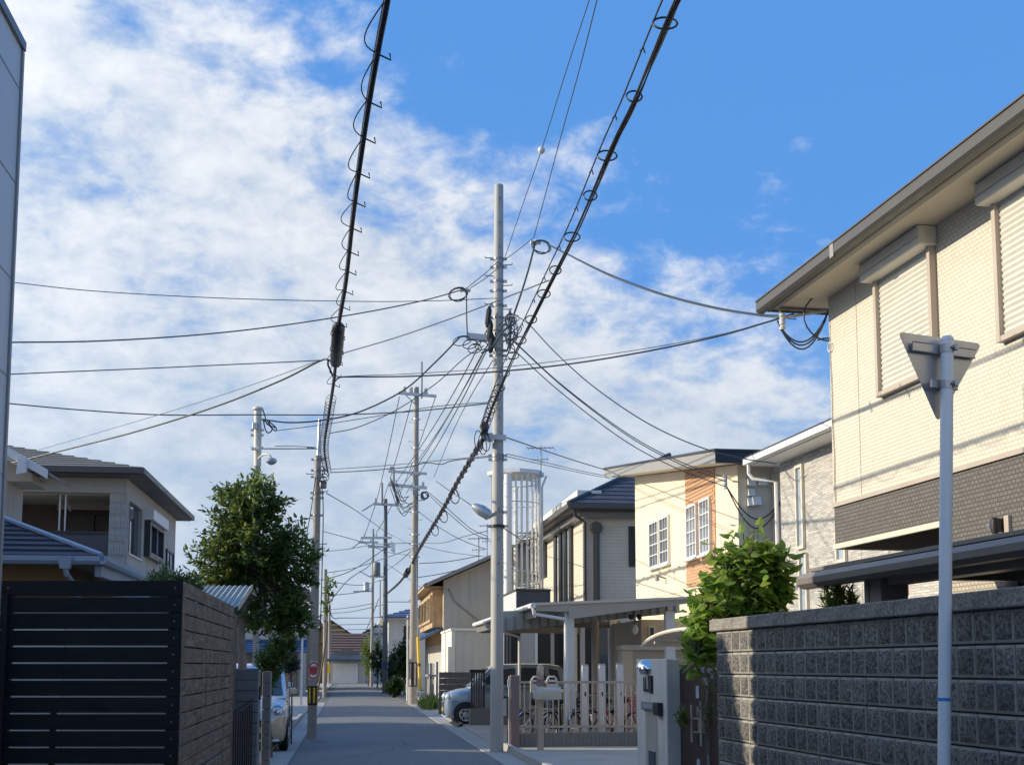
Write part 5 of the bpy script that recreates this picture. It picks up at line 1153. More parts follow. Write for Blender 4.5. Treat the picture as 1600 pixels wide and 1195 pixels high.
# --- far right poles
P4 = Pole('utility_pole', 'slim concrete utility pole with rod and three crossarms beyond the pale one', 645, 1100, 651, 606, 14, 7.5, M['concrete_pole_old'])
P4.arm(623, 614, 682, 619, .11, .1, ins=(.15,.33,.72), isz=1.4); P4.arm(607, 736, 667, 740, .10, .12, ins=(.05,.1)); P4.arm(607, 757, 667, 762, .12, .12, ins=(.05,.12,.9))
P4.t.part('rod', MB().tube([W(659,622,P4.D-.15), W(659,565,P4.D-.15)], .04, 8), M['galvanised_dark']); P4.arm(633, 616, 649, 632, .05, .12, name='brace')
P4.t.part('arm_post', MB().tube([W(615,765,P4.D-.15), W(615,732,P4.D-.15)], .05, 8), M['galvanised_dark'])
for py in (655, 700, 725, 742, 765, 800, 835, 850, 870): P4.band(py, .06, 'galvanised')
for i in range(10):
    a = W(608+random.uniform(0,10), 745+random.uniform(0,30), P4.D-.3); b_ = W(632+random.uniform(0,18), 775+random.uniform(0,20), P4.D-.3); P4.t.part('cable_loop', MB().tube(smooth([a, a.lerp(b_,.5)+Vector((0,0,-.35-random.random()*.4)), b_], 6), .016, 5), M['cable_grey'])
for i in range(6): P4.t.part('cable_loop', coil(W(657+random.uniform(0,10),770+random.uniform(-4,10),P4.D-.3), .12, .16, 1.4, .016, .6*i), M['cable_grey'])
P4.steps([660, 672, 690, 704, 800, 812, 826]); 
zA, zB = P4.y2z(1072), P4.y2z(1034); wrp = P4.t.part('wrap', MB().tube([P4.at(zA), P4.at(zB)], P4.r0*.97+.01, 20), M['stripe_black'])
for i in range(6):
    a_ = 2*pi*i/6-1.3; m = MB(); vs = []
    for k_ in range(3):
        for z_ in (zA+.05, zB-.05): c_ = P4.at(z_); vs.append(c_+Vector(((P4.r0*.97+.014)*cos(a_+.2*k_), (P4.r0*.97+.014)*sin(a_+.2*k_), 0)))
    m.add(vs, [(0,2,3,1),(2,4,5,3)]); P4.t.part('stripe', m, M['trim_beige'], wrp)
P5 = Pole('utility_pole', 'dark steel-grey utility pole before the round hedges, crossarms at its head', 601.6, 1083, 602.5, 780, 9, 5.5, M['concrete_pole_dark'])
P5.arm(583, 787, 623, 789, .14, .1, ins=(.08,.92), isz=1.6); P5.arm(566, 798, 584, 787, .08, .1, name='brace'); P5.arm(564, 840, 612, 840, .13, .1, ins=(.1,.5)); P5.arm(575, 854, 612, 854, .13, .1, ins=(.85,))
P5.t.part('rod', MB().tube([W(597,790,P5.D-.2), W(597,754,P5.D-.2)], .06, 6), M['galvanised_dark'])
for i in range(4): P5.t.part('tag', MB().tube([W(611,846+4*i,P5.D-.3), W(617,852+4*i,P5.D-.3)], .05, 5), M['porcelain'])
P5.t.part('transformer', MB().lathe([(0,-.40),(.20,-.40),(.22,-.36),(.22,.30),(.16,.38),(0,.40)], 16, W(588.5,888,P5.D-.3)), M['galvanised_dark']); P5.arm(578, 900, 602, 901, .1, .2, name='bracket')
gsn = P5.at(P5.y2z(1040)); P5.t.part('green_plate', MB().lathe([(P5.r0*.98,-.16),(P5.r0*1.08,-.16),(P5.r0*1.08,.16),(P5.r0*.98,.16)], 18, gsn), M['leaf_hedge'] if False else M['roof_tile_blue'])
P6 = Pole('utility_pole', 'thin brown concrete pole with grey transformer farthest up the right side', 580.5, 1072.5, 583, 850, 5.5, 3.8, M['concrete_pole_old'])
P6.arm(560, 847, 591, 847, .15, .1, ins=(.1,.6)); P6.arm(549, 857, 561, 848, .08, .1, name='brace'); P6.t.part('rod', MB().tube([W(583,850,P6.D), W(583,826,P6.D)], .07, 6), M['galvanised_dark'])
P6.t.part('transformer', MB().lathe([(0,-.34),(.20,-.34),(.23,-.3),(.23,.26),(.15,.34),(0,.36)], 16, W(572.5,916,P6.D-.3)), M['galvanised']); P6.arm(552, 924, 580, 923, .12, .2, name='bracket'); P6.arm(562, 892, 578, 901, .09, .2, name='lamp_arm')
P7 = Pole('utility_pole', 'plain grey pole just beyond the striped pole on the left', 507, 1089, 508.5, 890, 6.5, 5.5, M['concrete_pole_old']); P7.band(905, .05); P7.band(930, .05)
P8 = Pole('utility_pole', 'farthest left pole carrying a small yellow plate', 514, 1068, 515, 945, 4.6, 3.6, M['concrete_pole_old'])
c = P8.at(P8.y2z(1044)); P8.t.part('plate', MB().box(c.x-.13, c.x+.13, c.y-.22, c.y-.17, c.z-.42, c.z+.42), M['stripe_yellow'])
P9 = Pole('utility_pole', 'thin bare pole between the dark pole and the brown one', 593.5, 1068, 594, 906, 2.6, 2.0, M['concrete_pole_old'])
P10 = Pole('utility_pole', 'short white service pole beside the round hedge', 636.5, 1095, 637, 962, 3.0, 2.6, M['trim_white']); P10.band(966, .05, 'black_metal', .03)
gy = T('guy_guard', 'yellow guy-wire sleeve leaning against the slim concrete pole', 'guy wire', *to_frame(onZ(658,1111,0,0),AB)[:2], AB)
gy = gy; a, b_, c_ = W(658,1111,45.6), W(656.5,1078,45.8), W(653,995,46.3); inv = lambda w: to_frame(w, AB)
gy.part('anchor_rod', MB().tube([inv(a), inv(b_)], .03, 8), M['alu_white']); gy.part('sleeve', MB().tube([inv(b_), inv(b_.lerp(c_,.48))], .055, 10).tube([inv(b_.lerp(c_,.5)), inv(c_)], .06, 10), M['yellow_sleeve']); gy.part('collar', MB().tube([inv(b_.lerp(c_,.45)), inv(b_.lerp(c_,.5))], .07, 10), M['brown_gatewall']); gy.part('guy_wire', MB().tube([inv(c_), inv(W(650,855,51.0))], .018, 6), M['galvanised_dark'])

# ================================================================== WIRES
def wire(label, pts, wpx, mat='cable_black', grp=None, nm='overhead_wire', n=5):
    P_ = smooth([W(*p) for p in pts], 8); Dm = sum(p[2] for p in pts)/len(pts)
    m = MB().tube(P_, max(.004, wpx*Dm/FOC/2), n); return solo(nm, label, 'wire', m, M[mat], None, grp)
def atz(px, py, z): return onZ(px, py, z, 0)
# left cable bundle
lb = [atz(*p) for p in ((612,-60,6.05),(604,0,6.0),(590,75,5.97),(571,190,5.94),(552,330,5.9),(540,440,5.88),(528,515,5.86),(522,590,5.84),(513,650,5.84),(506.5,700,5.86))]+[W(512,738,26.9)]
lbs = smooth(lb, 10)
t = T('cable_bundle', 'thick dark telephone cable with wire loops running overhead to the left striped pole', 'cable', lb[-1].x, lb[-1].y, 0, lb[-1].z)
t.part('cable', MB().tube(lbs, .0165, 8), M['cable_sheath']); t.part('cable', MB().tube([p+Vector((.017,0,-.018)) for p in lbs], .009, 6), M['cable_black']); t.part('messenger', MB().tube([p+Vector((-.014,0,.025)) for p in lbs], .006, 5), M['cable_black'])
def arclen(ps):
    L = [0]
    for i in range(1, len(ps)): L.append(L[-1]+(ps[i]-ps[i-1]).length)
    return L
def sample(ps, L, s_):
    for i in range(1, len(ps)):
        if L[i] >= s_: q = (s_-L[i-1])/max(1e-6, L[i]-L[i-1]); return ps[i-1].lerp(ps[i], q)
    return ps[-1]
L = arclen(lbs); s_ = .4
while s_ < L[-1]*.54:                               # drooping half-loops beside the cable
    p, q = sample(lbs, L, s_), sample(lbs, L, s_+.62); pts = []
    for k_ in range(9):
        w_ = k_/8; pts.append(p.lerp(q, w_)+Vector(((-.08-.02*sin(s_*3.7))*sin(pi*w_)-.015, 0, (-.05-.02*cos(s_*2.3))*sin(pi*w_))))
    t.part('wire_loop', MB().tube(pts, .005, 5), M['cable_black']); t.part('hanger', MB().tube([q+Vector((.02,0,-.02)), q+Vector((.10,.02,-.05)), q+Vector((.09,.02,.0))], .007, 5), M['cable_black'])
    s_ += .66+.07*sin(s_*5.1)
hx = []; s_ = L[-1]*.60
while s_ < L[-1]: p = sample(lbs, L, s_); a_ = s_*2*pi/.24; hx.append(p+Vector((.085*cos(a_), .0, .085*sin(a_)))); s_ += .024
t.part('spiral_wire', MB().tube(hx, .005, 4), M['cable_sheath'])
cl = [atz(529.2,507,5.86), atz(528.8,512,5.86), atz(526.8,540,5.855), atz(524.6,566,5.845), atz(524.2,570,5.845)]; t.part('splice_closure', MB().tube(cl, [.035,.082,.085,.082,.035], 12), M['plastic_black'], label='black cylindrical splice closure')
# right cable bundle
rbp = [atz(*p) for p in ((1082,-50,5.95),(1058,0,5.92),(1019,90,5.9),(985,170,5.88),(954,236,5.86),(905,350,5.83),(868,425,5.82),(835,492,5.82),(800,562,5.84),(772,628,5.87))]+[W(756,672,22.55)]
rbs = smooth(rbp, 10); t = T('cable_bundle', 'thick bundle of cables with ring hangers running overhead to the pale concrete pole', 'cable', rbp[-1].x, rbp[-1].y, 0, rbp[-1].z)
for k_, (dx_, dz_, rad, m_) in enumerate(((0,0,.011,'cable_black'),(.030,-.010,.007,'cable_sheath'),(-.020,-.014,.007,'cable_black'),(.010,.026,.006,'cable_sheath'),(.042,.016,.0045,'cable_black'))):
    t.part('cable', MB().tube([p+Vector((dx_*.62+.004*sin(i*.23+k_), 0, dz_*.62+.003*cos(i*.31+k_))) for i, p in enumerate(rbs)], rad, 6), M[m_])
t.part('messenger', MB().tube([p+Vector((-.075,0,.05)) for p in rbs], .007, 5), M['cable_black'])
L = arclen(rbs); s_ = .6; k_ = 0
while s_ < L[-1]-.2:
    p = sample(rbs, L, s_); t.part('ring_hanger', MB().tube([p+Vector((-.012+(.072+.012*sin(s_*3))*cos(a_*pi/7), .03*sin(a_*pi/7), .0+.058*sin(a_*pi/7))) for a_ in range(15)], .0075, 5, False), M['cable_black'])
    p = sample(rbs, L, s_+.45); t.part('clip', MB().tube([p+Vector((-.085,0,.05)), p+Vector((-.06,0,.075)), p+Vector((-.05,0,.03))], .006, 4), M['cable_black']); s_ += .95+.12*sin(s_*4.3); k_ += 1
hx = []; s_ = L[-1]*.72
while s_ < L[-1]: p = sample(rbs, L, s_); a_ = s_*2*pi/.34; hx.append(p+Vector((.08*cos(a_), 0, .08*sin(a_)))); s_ += .03
t.part('spiral_wire', MB().tube(hx, .006, 4), M['cable_sheath'])
rb2 = smooth([W(754,688,22.6), W(735,720,25.5), W(713,757,29.3), W(690,800,34.5), W(655,858,46), W(646,876,50.5)], 10)
t = T('cable_bundle', 'twisted black cable bundle from the pale pole down to the slim pole', 'cable', rb2[-1].x, rb2[-1].y, 0, rb2[-1].z)
t.part('cable', MB().tube(rb2, .042, 7), M['cable_black']); hx = []; L = arclen(rb2); s_ = 0
while s_ < L[-1]: p = sample(rb2, L, s_); a_ = s_*2*pi/.9; hx.append(p+Vector((.055*cos(a_), 0, .055*sin(a_)))); s_ += .12
t.part('cable', MB().tube(hx, .02, 5), M['cable_sheath'])
for f in (.28, .42, .55): p = sample(rb2, L, L[-1]*f); t.part('cable_loop', coil(p+Vector((.05,-.1,-.15)), .10, .2, 1.3, .014, .2), M['cable_black'])
rb3 = smooth([W(645,878,50.8), W(637,893,55), W(622,912,62), W(606,926,71)], 8); t = T('cable_bundle', 'black cable bundle sagging between the slim pole and the dark pole', 'cable', rb3[-1].x, rb3[-1].y, 0, rb3[-1].z); t.part('cable', MB().tube(rb3, .055, 6), M['cable_black']); t.part('splice', MB().tube([W(638,891,54.5), W(634,898,56.5)], .14, 8), M['plastic_black'])
# two thin wires high up
wire('thin wire with white ball, left of the pair high above the pale pole', [(921,0,13.9),(885,110,15.6),(846,235,18.2),(815,325,20.6),(789,402,22.8)], 1.5, 'cable_blue')
wire('thin wire, right of the pair high above the pale pole', [(933,0,13.9),(905,110,15.6),(876,215,17.8),(852,305,20.2),(834,372,22.4)], 1.7, 'cable_blue')
bl = MB().lathe([(0,-.055),(.03,-.05),(.055,-.02),(.055,.02),(.03,.05),(0,.055)], 12, W(846,235,18.1)); solo('insulator_ball', 'small white ball insulator on the thin high wire', 'insulator', bl, M['porcelain'])
wire('topmost thin wire from the grey building to the pale pole', [(18,441,20),(150,455,20.5),(350,466,21.2),(560,471,22),(680,470,22.5),(775,466,22.8)], 1.4, 'cable_grey')
wire('second wire from the grey building up to the left insulator of the pale pole', [(12,535,17),(150,533,18),(300,524,19.2),(430,510,20.3),(560,490,21.3),(660,470,22),(722,453,22.5)], 2.3, 'cable_grey')
wire('third, slightly kinked wire from the grey building to the splice closure', [(8,585,15.5),(100,581,15.9),(220,576,16.4),(350,570,17),(440,566,17.4),(498,563,17.6),(512,561,17.5),(522,572,17.6)], 1.8, 'cable_grey')
wire('straight wire from the splice closure rising right to the ring bundle', [(532,553,17.5),(620,527,16.6),(720,492,15.6),(800,461,15.0),(835,447,14.7),(858,438,14.6)], 2.0, 'cable_grey')
wire('thin wire falling left from the splice closure towards the balcony house', [(521,566,17.5),(500,563,17.6),(420,592,19.5),(300,632,22),(180,668,25),(60,703,28)], 1.2, 'cable_grey')
wire('thick black wire falling left from the splice closure past the balcony house', [(521,590,18.0),(513,572,17.7),(505,562,17.6),(440,594,18),(340,634,19),(220,672,20.2),(100,703,21.5),(0,728,22.6)], 3.0, 'cable_black')
wire('heavier of the two drop wires from the splice closure to the cream near house', [(521,598,18.2),(530,590,17.9),(540,589,17.8),(640,588,17.5),(760,582,17.0),(880,570,16.5),(1000,551,15.9),(1120,526,15.3),(1200,503,14.9),(1240,491,14.7)], 2.7, 'cable_blue')
wire('lighter of the two drop wires from the splice closure to the cream near house', [(522,592,18.1),(540,588,17.8),(640,584,17.5),(760,576,17.0),(880,563,16.5),(1000,546,15.9),(1120,524,15.3),(1200,502,14.9),(1242,489,14.7)], 1.3, 'cable_grey')
wire('black twisted service wire from the pale pole to the cream near house', [(856,382,22.4),(888,398,21.6),(950,428,20.2),(1030,458,18.6),(1110,479,17),(1180,491,15.7),(1242,495,14.7)], 3.0, 'cable_blue')
wire('thin service wire shadowing the black twisted one to the near house', [(860,384,22.4),(950,430,20.2),(1030,460,18.6),(1110,481,17),(1180,493,15.7),(1244,499,14.7)], 1.4, 'cable_grey')
wire('wire crossing from the left edge past the cream canister to the pale pole', [(10,630,23),(120,640,24),(250,648,24.5),(400,648,24.8),(520,648,24.5),(640,643,24),(765,630,23)], 2.0, 'cable_blue')
wire('sagging black wire from the cream canister to the bracket arm of the pale pole', [(409,655,24.4),(450,660,24.3),(500,657,24.2),(560,644,24),(630,610,23.5),(680,566,23),(719,526,22.7)], 2.6, 'cable_blue')
wire('thin wire from the canister rising to the middle of the pale pole', [(430,673,24.4),(500,664,24.2),(590,650,23.8),(680,635,23.4),(768,628,23)], 1.3, 'cable_grey')
wire('wire from the left cable spirals rising to the bracket arm of the pale pole', [(515,677,24),(560,667,23.8),(620,640,23.5),(680,600,23.2),(725,560,22.9),(756,540,22.7)], 1.6, 'cable_grey')
wire('upper short wire between canister pole and striped pole', [(430,697,24.3),(460,697,25),(495,699,26.6)], 1.2, 'cable_grey'); wire('lower short wire between canister pole and striped pole', [(412,701,24.3),(450,701,25),(495,701,26.6)], 1.8, 'cable_grey')
wire('upper twisted wire from the striped pole across to the pale pole', [(517,733,26.7),(580,729,26),(650,723,25),(720,716,24),(775,711,22.9)], 1.2, 'cable_grey')
wire('lower twisted wire from the striped pole across to the pale pole', [(517,738,26.7),(560,736,26.2),(600,733,25.8),(640,729,25.2),(665,723,25),(690,725,24.5),(710,719,24.2),(775,713,22.9)], 1.6, 'cable_blue')
for k_, (x0, y0, x1, y1) in enumerate(((763,512,620,752),(768,527,642,735),(760,548,635,770),(752,556,617,776))):
    wire(('uppermost of four strands fanning from the pale pole to the slim pole', 'second of four strands fanning from the pale pole to the slim pole', 'third of four strands fanning from the pale pole to the slim pole', 'lowest of four strands fanning from the pale pole to the slim pole')[k_], [(x0,y0,22.8),(x0+(x1-x0)*.33,y0+(y1-y0)*.36+3,29),(x0+(x1-x0)*.66,y0+(y1-y0)*.69+3,38.5),(x1,y1,50.8)], 1.6, 'cable_grey')
wire('separate strand from the pale pole down to the small insulator left of it', [(772,560,22.8),(735,620,27),(705,680,33),(678,745,40)], 1.3, 'cable_grey')
for k_, (dx_, y1) in enumerate(((0,746),(3,752),(-6,760))):
    wire(('upper of three service strands to the cream house bracket', 'middle of three service strands to the cream house bracket', 'lower of three service strands to the cream house bracket')[k_], [(800+dx_,530+4*k_,22.6),(880+dx_,603+4*k_,22.9),(980+dx_,677+5*k_,23.3),(1060+dx_,720+5*k_,23.6),(1133,y1,24.0)], 1.6, 'cable_grey')
wire('long service wire from the pale pole past the cream house roof', [(828,508,22.5),(870,553,22),(930,606,21.5),(1010,660,21),(1090,697,20.6),(1160,716,20.3),(1214,724,20.1)], 1.9, 'cable_blue')
wire('short twisted stub joining the ring bundle to the pale pole rack', [(793,494,22.5),(805,494,20),(818,500,18),(828,508,16.8)], 2.2, 'cable_grey')
wire('wire from the lamp bracket of the pale pole to the beige house eave', [(790,683,22.8),(840,700,26),(900,720,31),(960,738,36),(992,747,39.8)], 1.7, 'cable_grey')
wire('upper wire of the close pair passing the stair tower antenna', [(792,709,22.8),(850,722,27),(920,738,33),(985,750,39)], 1.1, 'cable_grey'); wire('lower wire of the close pair passing the stair tower antenna', [(792,713,22.8),(850,726,27),(920,741,33),(985,753,39)], 1.1, 'cable_grey')
wire('service wire from the pale pole lamp to the beige house window eave', [(786,824,22.7),(810,840,30),(830,856,42),(836,862,50)], 1.6, 'cable_blue')
wire('service wire from the small insulator past the street lamp to the pale pole', [(682,752,40),(705,768,36),(735,788,31),(765,810,25)], 1.6, 'cable_blue')
wire('upper thin wire from the slim pole down to the old house', [(671,770,50.5),(700,795,50),(735,825,52),(762,838,54)], 1.2, 'cable_grey'); wire('lower thin wire from the slim pole down to the old house', [(671,774,50.5),(700,801,50),(735,830,52),(762,843,54)], 1.1, 'cable_grey')
wire('nearly level wire from the slim pole towards the pale pole base', [(655,848,50.8),(690,848,46),(725,838,40),(762,829,34)], 1.3, 'cable_grey')
wire('wire from the slim pole running right over the old house roof', [(657,852,50.8),(700,862,48),(745,868,46),(766,870,45)], 1.1, 'cable_grey')
for k_, (pts, lab) in enumerate((([(655,880,50.8),(700,877,52),(750,868,54)], 'wire from the slim pole to the old house gable'), ([(652,902,50.8),(690,896,52),(730,886,54)], 'lower wire from the slim pole to the old house eave'),
    ([(500,862,62),(540,858,60),(590,850,55),(645,848,51)], 'wire crossing the lane between left grey pole and slim pole'), ([(508,895,63),(550,888,62),(600,872,58),(645,856,51)], 'rising wire crossing the lane below the slim pole arms'),
    ([(508,905,63),(545,893,65),(580,872,70),(612,848,71)], 'thin wire from the left grey pole to the dark pole arm'), ([(510,900,63),(516,955,63.5),(524,966,66),(532,965,70),(575,965,85),(600,963,71)], 'black service loop hanging off the left grey pole and crossing to the right'),
    ([(515,940,63),(545,905,72),(575,885,85),(584,870,93)], 'thin strand climbing from the left poles to the brown pole'), ([(516,952,108),(545,949,100),(585,942,93)], 'upper far wire across the end of the lane'), ([(516,958,108),(550,955,100),(600,944,90)], 'lower far wire across the end of the lane'),
    ([(517,984,108),(560,983,100),(600,982,90)], 'level far wire just above the end roofs'), ([(517,976,108),(560,975,104),(592,974,100)], 'second level far wire above the end roofs'), ([(570,990,100),(582,960,95),(592,935,90)], 'steep far strand by the brown pole'),
    ([(606,940,71),(635,940,66),(650,941,51)], 'level wire between dark pole and slim pole'), ([(606,925,71),(632,900,60),(646,880,51)], 'rising wire between dark pole and slim pole'))): wire(lab, pts, 1.3, 'cable_black' if k_ in (5,12) else 'cable_grey')
for k_, (pts, lab) in enumerate((([(505,830,60),(560,845,62),(605,862,66),(646,868,51)], 'slack wire from the striped pole side to the slim pole foot'), ([(510,770,27),(560,800,38),(605,832,52),(640,850,51)], 'long slack wire from the striped pole to the slim pole'),
    ([(498,905,63),(560,914,72),(600,905,71)], 'low slack wire below the transformers'), ([(584,905,93),(620,880,70),(645,858,51)], 'wire climbing from the brown pole to the slim pole'), ([(516,930,63),(560,925,80),(583,918,93)], 'level wire at transformer height'),
    ([(655,800,51),(690,826,50),(725,845,50),(760,858,53)], 'service wire from the slim pole to the old house eave end'), ([(604,880,71),(640,905,66),(668,925,62)], 'service wire from the dark pole to the old house bay'))): wire(lab, pts, 1.1, 'cable_grey')
for k_, (x0, y0, x1, y1) in enumerate(((624,620,588,785),(644,625,598,785),(680,622,618,790),(612,790,580,845),(586,790,566,845))):
    wire(('leftmost high strand between slim pole and dark pole', 'second high strand between slim pole and dark pole', 'rightmost high strand between slim pole and dark pole', 'right high strand between dark pole and brown pole', 'left high strand between dark pole and brown pole')[k_], [(x0,y0,51 if k_ < 3 else 71),(x0+(x1-x0)*.55,y0+(y1-y0)*.58,60 if k_ < 3 else 81),(x1,y1,71 if k_ < 3 else 94)], 1.2, 'cable_grey')
#@@PLANTS

# ================================================================== PLANTS
def leaf_geo(L_, Wd, fold=.25, n=2, curl=.15):
    """verts, faces of one leaf along +x, midrib at y=0, folded upward"""
    xs = [i/(n+1) for i in range(n+2)]; vs = []; fs = []
    for i, x in enumerate(xs):
        w_ = Wd/2*(sin(pi*min(1, x**.8)))**.8 if 0 < i < n+1 else 0; z = -curl*L_*x*x
        if i in (0, n+1): vs.append((L_*x, 0, z))
        else: vs += [(L_*x, -w_, z+fold*w_), (L_*x, 0, z), (L_*x, w_, z+fold*w_)]
    def ring(i): return [0]*3 if i == 0 else ([len(vs)-1]*3 if i == n+1 else [1+3*(i-1)+k for k in range(3)])
    for i in range(n+1):
        a, b = ring(i), ring(i+1)
        for k in range(2):
            f = []
            for v in (a[k], a[k+1], b[k+1], b[k]):
                if v not in f: f.append(v)
            fs.append(tuple(f))
    return vs, fs
def orient(d, roll, rnd):
    d = d.normalized(); up = Vector((0,0,1)); s_ = d.cross(up)
    s_ = s_.normalized() if s_.length > 1e-3 else Vector((1,0,0)); u_ = s_.cross(d)
    y = s_*cos(roll)+u_*sin(roll); z = d.cross(y)
    return Matrix((d, y, z)).transposed()
def foliage(t, name, leaves, geo, mat, parent=None, kind=None):
    """leaves: list of (pos, matrix3, scale, tint); joined into one part"""
    vs, fs, tint = [], [], []; gv, gf = geo; gv = [Vector(v) for v in gv]
    for p, m3, sc_, ti in leaves:
        o = len(vs)
        for v in gv: vs.append(tuple(p + m3 @ (v*sc_) - t.o))
        for f in gf: fs.append(tuple(i+o for i in f)); tint.append(ti)
    me = bpy.data.meshes.new(name); me.from_pydata(vs, [], fs); me.materials.append(M[mat])
    at = me.attributes.new('tint', 'FLOAT', 'FACE'); at.data.foreach_set('value', tint)
    o = link(name, me, parent or t.e); return tag(o, kind=kind)
def crown(center, rad, nshoots, per, rnd, lsize, upb=.35, inner=.45, fill=0, skew=None, ext=(.75,1.08), droop=.2):
    L_ = []; tips = []
    for i in range(nshoots):
        d = Vector((rnd.gauss(0,1), rnd.gauss(0,1), rnd.gauss(0,1))).normalized(); e = rnd.uniform(*ext)
        lump = 1 + .12*sin(d.x*5+1.3)+.10*sin(d.z*7+d.y*4)
        a = center + Vector((d.x*rad[0], d.y*rad[1], d.z*rad[2]))*inner*rnd.uniform(.6,1.2)
        b = center + Vector((d.x*rad[0], d.y*rad[1], d.z*rad[2]))*e*lump + Vector((0,0,upb*rad[2]*rnd.uniform(0,.35)))
        m = a.lerp(b, .55) + Vector((0,0,-droop*.3)); tips.append((a, m, b))
        for k in range(per):
            w_ = (k+rnd.random())/per; p = a.lerp(m, w_*2) if w_ < .5 else m.lerp(b, (w_-.5)*2)
            dr = ((b-a).normalized()*.6 + Vector((rnd.gauss(0,.7), rnd.gauss(0,.7), rnd.gauss(0,.45)-droop)))
            L_.append((p+Vector((rnd.gauss(0,.02), rnd.gauss(0,.02), rnd.gauss(0,.02))), orient(dr, rnd.uniform(-.7,.7), rnd), lsize*rnd.uniform(.65,1.2), min(1, .25+.5*w_*rnd.random()+(.35 if rnd.random() < .12 else 0))))
    for i in range(fill):
        d = Vector((rnd.gauss(0,1), rnd.gauss(0,1), rnd.gauss(0,1))).normalized()*rnd.random()**.4*.85
        L_.append((center+Vector((d.x*rad[0], d.y*rad[1], d.z*rad[2])), orient(Vector((rnd.gauss(0,1), rnd.gauss(0,1), rnd.gauss(-.2,.6))), rnd.uniform(-.8,.8), rnd), lsize*rnd.uniform(.7,1.2), .2*rnd.random()))
    return L_, tips
small_leaf = leaf_geo(1.0, .42, .3, 2)
def tree(name, label, cat, base, trunk, lobes, mat, lsize, rnd, bark='bark', group=None, twigs=True):
    t = T(name, label, cat, base.x, base.y, 0, base.z, group); allL = []; alltips = []
    for (c_, r_, ns, per, fill) in lobes:
        L_, tp = crown(c_, r_, ns, per, rnd, lsize, fill=fill); allL += L_; alltips += [(c_, q) for q in tp]
    tr = t.part('trunk', MB().tube(smooth([Vector(p) for p, _ in trunk], 4), [trunk[min(len(trunk)-1, i//4)][1]*(1-(i%4)/4)+trunk[min(len(trunk)-1, i//4+1)][1]*((i%4)/4) for i in range(len(smooth([Vector(p) for p, _ in trunk], 4)))], 10), M[bark])
    if twigs:
        m = MB(); fork = Vector(trunk[-1][0])
        for c_, (a, mm, b) in alltips[::max(1, len(alltips)//70)]: m.tube([fork.lerp(c_, .3), fork.lerp(a, .75)+Vector((0,0,.05)), mm, b], [.028,.018,.009,.004], 5)
        t.part('branches', m, M[bark], tr, kind='stuff')
    foliage(t, 'crown', allL, small_leaf, mat, kind='stuff'); return t
R1 = random.Random(3)
tb = W(381, 1040, 19.4); tb.z = 0
tree('tree', 'broad dark green garden tree standing behind the board fence', 'tree', tb, ((tb+Vector((0,0,0)),.075), (W(379,1045,19.4),.07), (W(377,985,19.4),.062), (W(388,930,19.45),.055), (W(396,880,19.5),.05)),
     ((W(392,850,19.5), (.80,.75,.95), 170, 24, 1100), (W(345,885,19.4), (.55,.55,.62), 80, 20, 420), (W(455,880,19.6), (.50,.5,.75), 80, 20, 460), (W(420,950,19.6), (.68,.6,.42), 70, 20, 420), (W(395,780,19.5), (.62,.55,.40), 90, 20, 300), (W(330,925,19.3), (.34,.4,.3), 30, 18, 120), (W(460,960,19.7), (.42,.4,.4), 45, 18, 200)), 'leaf_dark', .115, R1, 'bark_pale')
R2 = random.Random(5); b0 = W(425,1040,21.5); b0.z = 0
tree('shrub', 'lower dark shrub in front of the small champagne car', 'shrub', b0, ((b0,.05), (W(418,1085,21.5),.045), (W(425,1050,21.5),.035)), ((W(425,1032,21.4), (.30,.35,.36), 60, 18, 260), (W(440,1005,21.6), (.34,.35,.25), 50, 18, 200), (W(417,1062,21.2), (.22,.3,.22), 30, 16, 100)), 'leaf_dark', .09, R2)
b0 = W(456,1110,25.2); b0.z = 0
tree('topiary', 'small round topiary on a thin stem at the lane edge', 'tree', b0, ((b0,.018), (W(456,1085,25.2),.016), (W(454,1045,25.2),.014)), ((W(453,1035,25.2), (.24,.24,.22), 46, 16, 260),), 'leaf_hedge', .06, R2)
b0 = W(268,905,13.3); b0.z = 0
tree('bush', 'clipped green bush peeping over the black slat fence', 'bush', b0, ((b0,.05), (Vector((b0.x,b0.y,1.2)),.04), (Vector((b0.x,b0.y,2.0)),.03)), ((W(262,908,13.3), (.30,.3,.16), 60, 16, 200), (W(295,914,13.4), (.16,.2,.14), 26, 14, 80)), 'leaf_dark', .06, R2)
for k_, (px, py, D_, rx, rz_, lab, mt) in enumerate(((620,1038,70,.62,1.2,'dark round hedge right of the dark steel-grey pole','leaf_hedge'),(632,1030,66,.5,1.15,'darker hedge mass beside the slim pole','leaf_hedge'),(607,1055,74,.5,.75,'low ragged hedge at the foot of the dark pole','leaf_hedge'),(576,1022,97,.72,1.9,'tall lime green hedge tree left of the brown pole','leaf_lime'),(590,1030,90,.62,1.5,'dark evergreen between brown and dark poles','leaf_hedge'),(617,1072,62,.45,.5,'small overgrown bush at the lane edge far right','leaf_hedge'))):
    c_ = W(px, py, D_); c_.z = max(c_.z, rz_*.8); b0 = Vector((c_.x, c_.y, 0))
    tree('hedge', lab, 'hedge', b0, ((b0,.06), (b0.lerp(c_,.5),.05), (c_,.04)), ((c_, (rx,rx,rz_), 90, 14, 500),), mt, .2, random.Random(20+k_), twigs=False)
c_ = W(507,985,62); b0 = Vector((c_.x, c_.y, 0))
